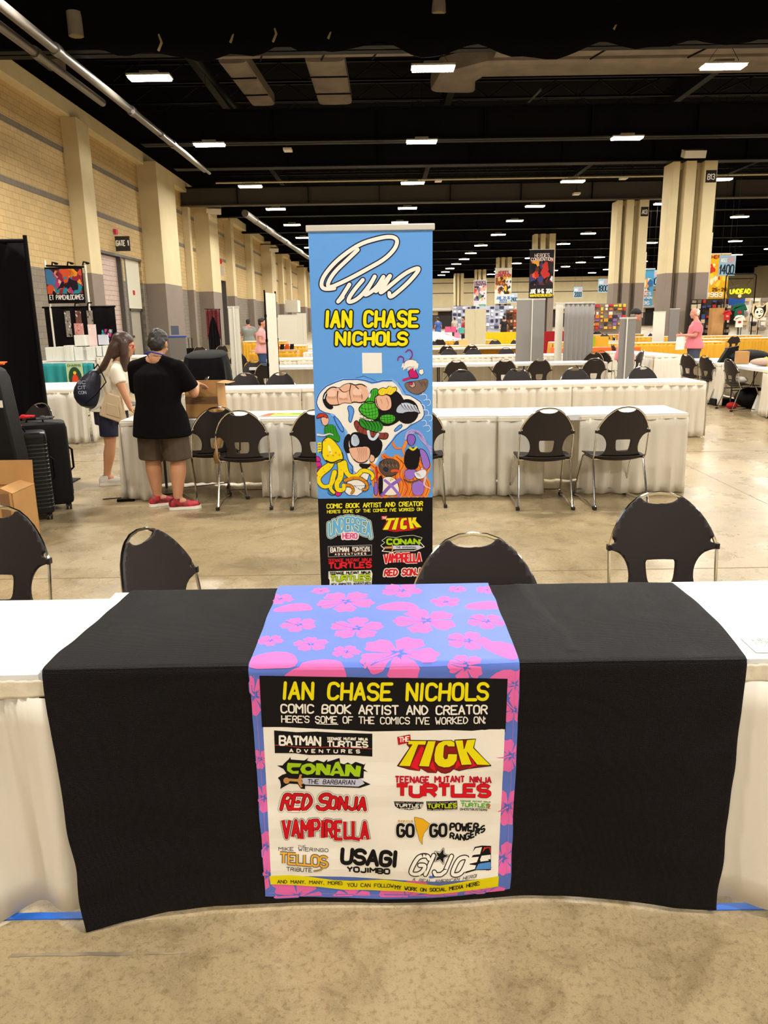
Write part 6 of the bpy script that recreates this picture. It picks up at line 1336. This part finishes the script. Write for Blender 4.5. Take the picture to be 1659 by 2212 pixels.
# left booth
t = thing('booth_backdrop', 'black booth backdrop on white poles with black and white prints', 'backdrop', (-8.35, 22, 0)); b = MB()
b.grid(lambda i, j: (-.95 + 1.95 * i, .015 * math.sin(i * 30), 2.1 - 2.08 * j), 60, 4, vel); b.build('drape', t, solid=.004)
MB().cyl((-1.0, 0, 2.1), (1.02, 0, 2.1), .025, mdark).build('rail', t)
b = MB(); b.cyl((-.78, 0, 0), (-.78, 0, 3.35), .03, mwhite).build('pole', t); MB().cyl((.3, 0, 0), (.3, 0, 3.2), .03, mwhite).build('pole', t); MB().cyl((-.8, 0, 3.2), (.32, 0, 3.15), .025, mdark).build('rail', t)
def poster(parent, name, x0, x1, z0, z1, y, base, marks, seed=0, n=30, writing=()):
    a = Art(.004); rs = random.Random(seed)
    a.poly([(x0, z0), (x1, z0), (x1, z1), (x0, z1)], base, 1)
    for k in range(n):
        cx, cz = rs.uniform(x0, x1), rs.uniform(z0, z1); r = rs.uniform(.05, .16) * (x1 - x0); pts = [(min(max(cx + r * (1 + .35 * math.sin(q * 2.3 + k)) * math.cos(q * PI / 6), x0), x1), min(max(cz + r * 1.4 * (1 + .3 * math.sin(q * 1.7 + k)) * math.sin(q * PI / 6), z0), z1)) for q in range(12)]
        a.poly(pts, rs.choice(marks), 1.5 + k * .05)
    for s, xx0, zz, xx1, h, w, c in writing: a.text(s, xx0, zz, xx1, h, w, c, 5, down=-1, caps=False)
    a.build(name, lambda u, v, l: (u, y - l, v), parent)
for k, x in enumerate((-.4, -.1, .22)): poster(t, 'print', x, x + .16, 1.3, 2.0, -.03, ['#8a827c', '#6e4a44', '#9a938a'][k], ['#e6e0d6', '#2a2422', '#b7aea4', '#5a3a38'], k, 18)
poster(t, 'colour_print', .58, .9, .9, 1.5, -.04, '#2a1526', ['#c23a86', '#2fa3b8', '#e8a08a', '#1a1020', '#7a2c5c'], 9, 24)
for k in range(3):
    q = MB().tube([(-.6 + k * .42, 0, 3.2), (-.5 + k * .42, -.2, 3.27), (-.35 + k * .42, -.35, 3.24)], .02, mdark, 6); q.ell((-.33 + k * .42, -.37, 3.22), (.06, .05, .03), mdark, 8, 6); q.build('clip_light', t)
for k in range(2):
    q = MB().tube([(-.1 + k * .35, 0, 2.12), (.0 + k * .35, -.2, 2.2), (.15 + k * .35, -.35, 2.2)], .018, mdark, 6); q.build('clip_light', t)
t = thing('booth_banner', 'dark colourful booth banner with white title letters hung between white poles', 'banner', (-8.6, 21.9, 0))
MB().bx(-.52, .5, -.01, .0, 2.2, 3.15, mdark).build('banner_cloth', t, smooth=False)
poster(t, 'banner_art', -.5, .48, 2.45, 3.1, -.012, '#3a1c2a', ['#c8502e', '#e3912c', '#2b7f92', '#8a2338', '#1b1420', '#d8a8a0', '#3f6f9a', '#a13a6a'], 4, 60)
a = Art(.004); a.text('ET PAMCHILOCAMES', -.46, 2.3, .46, .12, .022, '#d9d0d0', 3, down=-1, caps=False); a.build('title_lettering', lambda u, v, l: (u, -.012 - l, v), t)
teal = mat('teal_cloth', '#1d8f93', .7, bump=(4, .6))
PX = lambda p: (p - 817) / 88
t = table('teal_table', 'table with a wrinkled teal cloth and white display boxes at the left', 0, 1.9, 0, .8, 0, [('f', 0, 1)], ms=teal, loc=(-7.95, 19.4, 0), legs=False, cover=MATS['white_vinyl'], band=False)
poster(t, 'cloth_sign', .32, .72, .1, .74, -.5, '#b9d8a8', ['#b9d8a8'], 1, 1)
a = Art(.003); a.disc((.52, .38), .16, '#2a4a34', 2, 20, .26); a.disc((.52, .3), .08, '#e0482c', 3, 14, .17); a.disc((.52, .5), .045, '#e6c83a', 3, 5); a.text('CHARMS', .36, .65, .68, .05, .01, '#4a5a3a', 3, down=-1); a.build('sign_art', lambda u, v, l: (u, -.505 - l, v), t)
table('skirted_table', 'white pleated table right of the teal one', 0, 1.2, 0, .8, 0, [('f', 0, 1), ('r', 0, 1)], loc=(-6.35, 19.5, 0), legs=False, h=.86)
acr = mat('acrylic_white', '#e4e8e2', .3, spec=.6); rs = random.Random(8)
k = 0
for p0, p1, z0, h_, y in ((96, 116, .77, .33, 19.3), (116, 137, .77, .34, 19.3), (138, 157, .77, .37, 19.25), (158, 175, .77, .33, 19.3), (184, 202, .77, .33, 19.3), (204, 214, .87, .24, 19.35), (216, 231, .87, .25, 19.4), (159, 182, 1.12, .26, 19.35)):
    x, w_ = PX((p0 + p1) / 2), (p1 - p0) / 88
    t = thing('display_case', 'white acrylic display case, ' + ('leftmost on the teal table', 'second from the left on the teal table', 'third from the left on the teal table', 'fourth from the left on the teal table', 'above the printed sign of the teal table', 'narrow one right of the printed sign', 'rightmost on the white pleated table', 'stacked on top of the fourth one')[k], 'display case', (x, y, z0 + .002), 0, 'white display cases of the left booth'); b = MB()
    b.box((0, 0, h_ / 2), (w_, .3, h_), acr).build('case_body', t, smooth=False, bevel=.006)
    for q in range(2): MB().box((-w_ / 4 + q * w_ / 2, -.153, h_ / 2), (.006, .006, h_ * .96), mwhite).build('divider', t, smooth=False)
    k += 1
for i, (p0, p1, z0, h_, c) in enumerate(((205, 226, 1.14, .24, '#c9ccd8'), (185, 201, 1.11, .52, '#e8cdca'), (156, 174, 1.39, .27, '#c78f8a'))):
    t = thing('print_rack', ['pale lilac grid panel beside the display cases', 'tall pink leaflet tower high on the display cases', 'red and white print rack above the display cases'][i], 'rack', (PX((p0 + p1) / 2), 19.4, z0)); w_ = (p1 - p0) / 88; MB().box((0, 0, h_ / 2), (w_, .06, h_), ink(c)).build('rack_body', t, smooth=False)
    if i: poster(t, 'rack_print', -w_ * .45, w_ * .45, .03, h_ - .03, -.034, c, ['#f2ecea', '#c0504a', c, c], i, 10)
# kiosk, trolley, red curtain, notices
t = thing('recycling_kiosk', 'grey metal waste kiosk with a blue lid by the left wall', 'kiosk', (-9.3, 36, 0), .2); MB().box((0, 0, .5), (.75, .7, 1.0), mat('kiosk_grey', '#77736c', .5, .2)).build('kiosk_body', t, smooth=False, bevel=.01); MB().box((0, 0, 1.02), (.78, .74, .05), ink('#2a4fb0')).build('lid', t, smooth=False); MB().box((-.1, .2, 1.3), (.35, .03, .4), ink('#5f6672')).build('sign_board', t, smooth=False)
t = thing('luggage_trolley', 'small black folding trolley standing by the wall near the red curtain', 'trolley', (-8.7, 36, 0)); b = MB().tube([(-.1, 0, .2), (-.12, 0, .95), (.05, 0, .95), (.03, 0, .2)], .018, mdark, 6); b.build('handle', t); MB().box((0, -.1, .35), (.4, .3, .3), mdark).build('basket', t, smooth=False)
for s in (-.18, .18): MB().cyl((s - .02, -.1, .06), (s + .02, -.1, .06), .06, mrub).build('wheel', t)
t = thing('red_curtain_stand', 'black curtain stand with a red patterned top scarf', 'curtain stand', (-6.35, 30, 0)); b = MB().grid(lambda i, j: (-.22 + .44 * i, .03 * math.sin(i * 25), 2.0 - 1.98 * j), 30, 4, vel); b.build('drape', t, solid=.004)
b = MB().grid(lambda i, j: (-.25 + .5 * i, -.05 + .03 * math.sin(i * 20), 2.1 - j * (.25 + .9 * abs(2 * i - 1) ** 1.5)), 30, 8, mat('red_scarf', '#7c1b22', .6, mix=(25, '#2c0c10'))); b.build('scarf', t, solid=.004); MB().cyl((-.3, 0, 2.12), (.3, 0, 2.1), .015, mdark).build('rail', t)
MB().cyl((.26, 0, 0), (.26, 0, 2.12), .015, mdark).build('pole', t)
t = thing('gate_sign', 'dark projecting GATE 1 sign above the roller door', 'sign', (XL + .3, 34.4, 4.62), .0); MB().box((0, 0, .3), (.62, .04, .6), mat('sign_dark', '#262220', .6)).build('sign_board', t, smooth=False)
a = Art(.004); a.text('GATE 1', -.26, .22, .26, .2, .045, '#efece2', 1, down=-1, caps=False); a.build('sign_lettering', lambda u, v, l: (u, -.022 - l, v), t)
t = thing('fire_alarm', 'small red alarm light above the gate sign', 'alarm', (XL + .06, 34.4, 5.4)); MB().box((0, 0, 0), (.1, .25, .2), ink('#d8405a')).build('alarm_body', t, smooth=False)
t = thing('exit_sign', 'white projecting sign with a red lamp above the second wall door', 'sign', (XL + .4, 54.5, 4.7)); MB().box((0, 0, .3), (.5, .05, .6), ink('#d8d4cc')).build('sign_board', t, smooth=False); MB().ell((0, 0, .9), .16, ink('#d02a20')).build('red_lamp', t)
for i, (y, z) in enumerate(((84, 6), (100, 4.3))):
    t = thing('window_%d' % (i + 1), None, None, (XL, y, z)); t['kind'] = 'structure'; MB().box((.02, 1, .8), (.06, 1.6, 2.2), mdark).build('window_frame', t, smooth=False); MB().box((.05, 1, .8), (.03, 1.3, 1.9), mat('pane_grey', '#b9b3a4', .2)).build('pane', t, smooth=False)
q = MB().bx(XL, XL + 1.8, 90, 93, 2.6, 3.9, mwhite); small('wall_unit', 'big white box unit on the far left wall', 'unit', q)
# hanging posters and aisle signs
def hang(label, x0, x1, y, z0, z1, base, marks, seed, wr, n=40):
    t = thing('hanging_poster', label, 'poster', ((x0 + x1) / 2, y, 0)); w = x1 - x0
    MB().bx(-w / 2, w / 2, 0, .03, z0, z1, ink(base)).build('poster_cloth', t, smooth=False)
    poster(t, 'poster_art', -w / 2 + .05, w / 2 - .05, z0 + (z1 - z0) * .27, z0 + (z1 - z0) * .78, -.002, base, marks, seed, n)
    a = Art(.004)
    for s, u0, v, u1, h, wd, c in wr: a.text(s, u0 * w / 2, z0 + (z1 - z0) * v, u1 * w / 2, h, wd, c, 8, down=-1, caps=False)
    a.build('poster_lettering', lambda u, v, l: (u, -.002 - l, v), t); MB().cyl((-w / 2 - .05, .01, z1), (w / 2 + .05, .01, z1), .03, mwhite, n=8).build('top_rail', t)
    if y < 60:
        for sx in (-w * .45, w * .45): MB().cyl((sx, .01, z1), (sx, .01, 12.42), .008, mdark, n=4).build('hanging_wire', t)
    return t
hang('tall dark poster dated JUNE 14-16, 2024 on the third column', 13.0, 15.1, 69.965, 3.25, 7.3, '#1f1c22', ['#b3302a', '#d8582c', '#2a2326', '#5a2a26', '#c9c9d8', '#3c3a6a', '#e09a30', '#141216'], 2, [('HEROES', -.6, .84, .6, .3, .06, '#c8b9b4'), ('CONVENTION', -.9, .77, .9, .24, .06, '#d8c4bc'), ('JUNE 14-16, 2024', -.92, .1, .92, .34, .075, '#e8e6e0'), ('WWW.HEROESONLINE.COM', -.92, .03, .92, .2, .05, '#d8c42a')], 46)
hang('white poster dated JUNE 24-26 2022 on the fourth column', 13.73, 15.73, 95.965, 3.26, 7.36, '#e3e2d8', ['#e3a030', '#d8b43a', '#8a4a2a', '#d8d4cc', '#3a3230', '#c9743a'], 3, [('HEROES', -.6, .84, .6, .32, .08, '#b53a34'), ('CONVENTION', -.9, .76, .9, .3, .08, '#b53a34'), ('JUNE 24-26', -.8, .13, .8, .3, .07, '#3a7fc8'), ('2022', -.45, .03, .45, .34, .08, '#3a6fb8')])
hang('small coloured poster ending in 2008 on the farthest column', 13.88, 15.8, 118.965, 3.05, 7.1, '#c9c6cc', ['#4a9a3a', '#2a2a3a', '#c23a3a', '#e0a08a', '#7a6a8a', '#e6e2de'], 4, [('HEROES', -.85, .88, .85, .3, .08, '#6a3a5a'), ('CONVENTION', -.9, .8, .9, .26, .07, '#6a3a5a'), ('2008', -.2, .04, .85, .36, .09, '#3a9a5a')])
hang('red and yellow poster with 1983 at the right of the nearest column', 18.45, 19.55, 45, 2.5, 4.9, '#d8a81e', ['#e8c43a', '#e09a1e', '#c4321e', '#e8d8b0', '#b8c07a'], 5, [('HEROES', -.9, .9, .9, .16, .04, '#9a2a22'), ('25-26', -.6, .17, .9, .16, .04, '#5a1c1c'), ('1983', -.95, .04, .5, .22, .055, '#f0e6d8')], 24)
hang('blue and orange poster behind the 1600 sign', 15.6, 16.9, 49.5, 2.2, 4.4, '#4f9fd0', ['#e8a24a', '#3f8f5a', '#e8e2d2', '#3a6aa8', '#d8683a'], 6, [('HEROES', -.8, .3, .8, .16, .04, '#e8e4e8'), ('CONVENTION', -.9, .2, .9, .12, .04, '#e8e4e8'), ('1996', -.5, .04, .7, .2, .05, '#e8e4e8')], 24)
for x, y, num, s in ((16.4, 38, '1400', .78), (16.95, 50, '1600', .8), (17.3, 62, '1800', .85), (19.3, 78, '2000', .85), (19.6, 95, '2200', .85), (15.9, 95, '2400', .85)):
    t = thing('aisle_sign', 'pale blue hanging aisle sign reading ' + num, 'sign', (x, y, 0), 0, 'aisle signs'); w = s / 2; z0 = 3.4; MB().bx(-w, w, 0, .02, z0, z0 + s * 1.2, ink('#9cc0d8')).build('sign_board', t, smooth=False)
    a = Art(.004); a.text(num, -w * .85, z0 + s * .12, w * .8, s * .5, s * .08, '#222a3a', 1, down=-1, slant=.1); a.text('AISLE', -w * .8, z0 + s * .8, -w * .05, s * .2, s * .035, '#eef0ea', 1, down=-1); a.poly([(w * .05, z0 + s * .75), (w * .85, z0 + s * .78), (w * .8, z0 + s * 1.1), (0.05, z0 + s * 1.08)], '#c8a8b0', 1); a.build('sign_lettering', lambda u, v, l: (u, -.002 - l, v), t)
    for sx in (-w * .8, w * .8): MB().cyl((sx, .01, z0 + s * 1.2), (sx, .01, 12.42), .006, mdark, n=4).build('hanging_wire', t)
# merchandise stalls at the right
t = thing('sign_frame', 'black pipe frame holding the yellow UNDEAD sign', 'frame', (15.3, 34, 0)); b = MB().tube([(-.62, 0, 0), (-.62, 0, 3.2), (-.55, 0, 3.28), (.6, 0, 3.28), (.66, 0, 3.2), (.66, 0, 0)], .025, mdark, 8); b.build('pipe_frame', t)
for sx in (-.3, .3): MB().tube([(sx * 2, 0, 3.25), (sx, 0, 2.85)], .006, mdark, 4).build('chain', t)
t = thing('stall_sign', 'six sided olive sign with yellow UNDEAD lettering', 'sign', (15.3, 33.95, 0)); P = [(-.5, 2.7), (0, 2.86), (.5, 2.72), (.56, 2.5), (.45, 2.34), (0, 2.22), (-.45, 2.32), (-.56, 2.5)]
MB().prism(P, lambda x, z, k: (x, .05 * k, z), ink('#4a4326')).build('sign_board', t, smooth=False)
a = Art(.004); a.text('UNDEAD', -.42, 2.48, .44, .17, .06, '#f0e22a', 1, down=-1, caps=False, rnd=False); a.disc((0, 2.38), .08, '#d8d0a0', 1); a.build('sign_lettering', lambda u, v, l: (u, -.002 - l, v), t)
def stall(label, x0, x1, y, z0, z1, base, cols, seed, n=90):
    t = thing('merchandise_wall', label, 'stall display', ((x0 + x1) / 2, y, 0)); w = x1 - x0; MB().bx(-w / 2, w / 2, 0, .06, 0, z1, ink(base)).build('display_panel', t, smooth=False)
    rs = random.Random(seed); nx = max(3, min(13, int(w / .2))); nzz = max(3, min(7, int((z1 - z0) / .19))); k = 0
    for i in range(nx):
        for j in range(nzz):
            if k >= n or rs.random() < .15: continue
            k += 1; x = -w / 2 + (i + .5) * w / nx; z = z0 + (j + .5) * (z1 - z0) / nzz; MB().box((x, -.05, z + rs.uniform(-.02, .02)), (w / nx * rs.uniform(.4, 1), .08, (z1 - z0) / nzz * rs.uniform(.4, 1)), ink(rs.choice(cols))).build('merchandise', t, smooth=False)
    return t
stall('white grid wall of small goods behind the UNDEAD sign', 15.9, 21, 35, .9, 2.3, '#d8d2c2', ['#efe9dc', '#e6ddca', '#3a332f', '#d8b98a', '#b9a68a', '#8a7f72'], 1)
stall('dark shelf wall of boxes left of the UNDEAD sign', 13.9, 15.7, 35.6, .8, 2.3, '#3a3029', ['#8a7a6a', '#2a2422', '#b0342c', '#c9b79a', '#3a4a7a', '#6a5a4a'], 2)
stall('colourful stall wall of prints between the grey curtain and the column', 10.4, 13.6, 44, .9, 2.3, '#8a7a70', ['#d8a23a', '#c23a3a', '#e6ddd0', '#3a3a44', '#d8783a', '#8a6aa8', '#e8c84a'], 3)
stall('far wall of prints left of the grey curtain stand', 7.9, 9.2, 50, .7, 2.1, '#7a5a48', ['#c2502e', '#e0b08a', '#3a2a26', '#d8d0c4'], 4)
stall('pink and white goods wall at the right edge', 18.6, 22, 33, .9, 2.5, '#c9b0a4', ['#e8a8a8', '#8a5a9a', '#e8e2d4', '#6fb0c8', '#e0a08a', '#d8c0a0'], 5)
stall('stall wall of dark prints behind the third column', 14.8, 17, 52, .6, 2.0, '#4a2f30', ['#6a3a44', '#b08a8a', '#2a2022', '#c9c0b4'], 6)
stall('distant display wall at the far left of the hall end', 1.7, 3.6, 62, .8, 2.8, '#6a4a3a', ['#a8502e', '#2a2422', '#d8d0c4', '#6a8aa8'], 7)
stall('distant white and blue display behind the yellow table', 5.4, 10, 60, .8, 2.5, '#b9bfd0', ['#e8ecf4', '#c9d0e4', '#8a90b0', '#3a3a5a'], 8)
# cut-out figures and shirts on stands
def shirt(label, x, y, z, c, mark, s=1.0):
    t = thing('shirt_display', label, 'shirt', (x, y, z)); P = half([(0, .3), (.07, .32), (.22, .27), (.33, .05), (.24, 0), (.2, .1), (.2, -.35), (0, -.36)]); MB().prism([(a_ * s, b_ * s) for a_, b_ in P], lambda u, v, k: (u, .06 * k, v), ink(c)).build('shirt_body', t, smooth=False, bevel=.01)
    a = Art(.004); a.disc((0, -.05), .1 * s, mark, 1, 9, .07 * s); a.build('shirt_mark', lambda u, v, l: (u, -.002 - l, v), t); MB().cyl((0, .03, -z), (0, .03, -.3 * s), .015, mdark, n=6).build('stand_pole', t)
shirt('green shirt with a red mark on a stand under the UNDEAD sign', 15.25, 33.7, 1.75, '#1d5a44', '#b3202c')
shirt('white square shirt with a red animal below the green one', 15.2, 33.5, 1.35, '#e9e4d8', '#b3202c', .75)
shirt('red shirt shape left of the green one', 14.7, 33.6, 1.6, '#c02a2a', '#e8a08a', .6)
shirt('white shirt with a black cat mark at the right edge', 17.0, 32.6, 1.25, '#ece6d6', '#3a3a3a', 1)
shirt('pink shirt at the right edge of the stalls', 16.7, 33.2, 1.3, '#e8a8a8', '#e8c8c0', .8)
t = thing('mask_cutout', 'cream cut-out of a cat skull on a pole beside the green shirt', 'cut-out', (16.05, 33.6, 1.7)); P = [(-.25, .32), (-.14, .2), (0, .24), (.14, .22), (.27, .36), (.3, .05), (.2, -.2), (.02, -.32), (-.18, -.2), (-.28, .0)]
MB().prism(P, lambda u, v, k: (u * 1.12, .05 * k, v * 1.1), ink('#e4d3a4')).build('cutout_board', t, smooth=False); a = Art(.004); a.poly([(u * .9, v * .9) for u, v in P], '#1a1614', 1); a.disc((-.02, -.03), .19, '#efe8d4', 2, 18, .22)
for x, z, r in ((-.1, .0, .045), (.08, .02, .06)): a.disc((x, z), r, '#1a1614', 3, 10)
a.disc((.08, .02), .035, '#efe8d4', 4, 10); a.poly([(-.08, -.14), (.1, -.12), (.02, -.19)], '#1a1614', 3); a.build('cutout_art', lambda u, v, l: (u, -.002 - l, v), t); MB().cyl((0, .03, -1.7), (0, .03, -.3), .015, mdark, n=6).build('stand_pole', t)
t = thing('feather_flag', 'small green teardrop flag above the right stalls', 'flag', (17.0, 34.5, 0)); MB().prism([(0, 2.3), (.12, 2.5), (.14, 2.75), (.05, 2.85), (-.12, 2.82), (-.18, 2.7)], lambda u, v, k: (u, .02 * k, v), ink('#5f8a74')).build('flag_cloth', t, smooth=False); MB().cyl((.03, 0, 0), (.1, 0, 2.8), .012, mwhite, n=6).build('flag_pole', t)
t = thing('blue_banner_print', 'small blue banner behind the green shirt', 'banner', (15.5, 34.6, 0)); MB().bx(-.35, .35, 0, .02, 2.0, 2.35, ink('#2f5fb8')).build('banner_cloth', t, smooth=False); MB().cyl((.3, .03, 0), (.3, .03, 2.35), .015, mdark, n=6).build('pole', t)
small('stacked_cartons', 'stack of brown cartons left of the green shirt', 'cartons', MB().bx(14.2, 14.7, 33.9, 34.3, 0, 1.9, card_))
small('lime_screen', 'lime green fabric panel left of the yellow table by the second column', 'panel', MB().bx(6.2, 6.85, 25.2, 25.3, 0, 1.0, ink('#8fae1e')))
small('yellow_screen', 'yellow cloth panel beside the lime green one', 'panel', MB().bx(6.86, 7.3, 25.25, 25.35, 0, 1.0, myel))
q = MB(); skirt(q, (4.2, 33), (6.3, 33), 1.05, .02, ink('#e8c81e')); small('yellow_cloth_table', 'bright yellow cloth front deep in the hall', 'cloth front', q)
q = MB(); skirt(q, (6.32, 33), (8, 33), 1.05, .02, ink('#9c1a22')); small('red_cloth_table', 'dark red cloth front deep in the hall beside the yellow one', 'cloth front', q)
q = MB(); q.grid(lambda i, j: (1.6 + 2.4 * i, 34 + j, .75 + .35 * max(0, math.sin(i * 3 + .8)) * math.sin(j * 3) + .03 * nz(i * 9, j * 4)), 20, 8, ink('#e6e0e2')); small('goods_table', 'low table of goods under the far white dust sheet', 'table', MB().bx(1.65, 3.95, 34.05, 34.95, 0, .7, card_)); small('white_dust_sheet', 'white dust sheet over goods far behind the yellow row', 'sheet', q)
for i, (x, z, c) in enumerate(((2.9, 1.05, '#e05a86'), (3.15, 1.05, '#e05a86'), (3.5, 1.0, '#4fb0a8'), (3.3, .8, '#d98aa0'))): small('toy_box', ['left pink box on the far dust sheet', 'right pink box on the far dust sheet', 'teal box beside the pink far boxes', 'pale pink box under the far pink ones'][i], 'box', MB().box((x, 34.4, z + .12), (.22, .2, .24), ink(c)))
t = thing('light_crate', 'small light wooden crate on the far yellow row', 'crate', (2.75, 26.3, .763)); MB().box((0, 0, .09), (.3, .25, .18), mat('light_wood', '#d8b070', .6)).build('crate_body', t, smooth=False)
# things around the right tables
t = thing('brown_box', 'small brown cardboard box on the right aisle table', 'box', (6.5, 14.1, .763), -.2); MB().box((0, 0, .11), (.2, .2, .22), card_).build('box_body', t, smooth=False)
t = thing('black_bag', 'black bag lying behind the brown box on the right table', 'bag', (6.86, 14.6, .763)); MB().ell((0, 0, .1), (.4, .2, .13), blk, 16, 8).build('bag_body', t); MB().prism([(-.55, 0), (-.25, 0), (-.2, .3), (-.4, .26)], lambda u, v, k: (u, .1 * k, v), blk).build('bag_flap', t)
t = thing('travel_pillow', 'pinkish rolled pillow with a yellow band on the right table', 'pillow', (6.6, 13.4, .763), -.1); b = MB().ell((0, 0, .07), (.27, .12, .07), mat('dusty_pink', '#b89a8a', .7, bump=(9, .5)), 18, 10); b.build('pillow_body', t); MB().tube([(.0, .125 * math.cos(k * PI / 6), .07 + .075 * math.sin(k * PI / 6)) for k in range(12)], .012, ink('#e8d81e'), 6, closed=True).build('band', t)
t = thing('duffel_bag', 'black duffel bag under the large side view chair', 'bag', (6.6, 13.75, 0)); MB().ell((0, 0, .19), (.32, .25, .19), blk, 18, 10).build('bag_body', t)
t = thing('black_tray', 'low black tray on the floor by the chair legs at right', 'tray', (6.3, 14.3, 0)); MB().box((0, 0, .06), (.35, .25, .12), mdark).build('tray_body', t, smooth=False)
t = thing('red_pouch', 'red pouch on the floor under the right table', 'pouch', (6.22, 13.7, 0)); MB().ell((0, 0, .06), (.1, .08, .06), ink('#b01c26'), 12, 8).build('pouch_body', t)
t = thing('white_carrier_bag', 'white paper carrier with a coloured picture on the floor at right', 'bag', (6.62, 13.3, 0), -.1); MB().prism([(-.2, 0), (.13, 0), (.13, .34), (-.1, .34)], lambda u, v, k: (u, .1 * k, v), MATS['paper_white']).build('bag_body', t, smooth=False)
poster(t, 'bag_picture', -.04, .11, .05, .31, -.002, '#b98a6a', ['#3a2a24', '#2f6fc0', '#8a5a44', '#c9a88a'], 2, 16)
t = thing('white_cloth', 'crumpled white cloth on the seat of the side view chair', 'cloth', (6.25, 13.55, .47)); b = MB().ell((0, 0, .05), (.14, .1, .06), MATS['paper_white'], 12, 8); b.build('cloth_body', t)
t = thing('cable', 'thin black cable lying on the floor by the suitcases', 'cable', (-2.6, 7.3, 0)); MB().tube([(-.1, -.1, .006), (.15, -.02, .006), (.35, .04, .006), (.6, .12, .006)], .005, mdark, 5).build('cable_run', t)
t = thing('cable_plug', 'black plug lying on the floor near the suitcases', 'plug', (-2.45, 7.12, 0)); MB().box((0, 0, .012), (.16, .04, .024), mdark, .1).build('plug_body', t, smooth=False)
for i, (x, y, c) in enumerate(((-3.35, 24.15, '#d8541e'), (-3.2, 24.15, '#1a1614'), (-3.05, 24.15, '#d8541e'), (-2.9, 24.15, '#1a1614'))): small('hung_garment', ['first orange garment hanging left of the far yellow table', 'first black garment beside the orange one', 'second orange garment before the far yellow table', 'second black garment before the far yellow table'][i], 'garment', MB().grid(lambda i_, j_: (x + .12 * i_ + .1 * (1 - j_), y + .02 * math.sin(i_ * 9), .95 - .75 * j_), 6, 8, ink(c)))
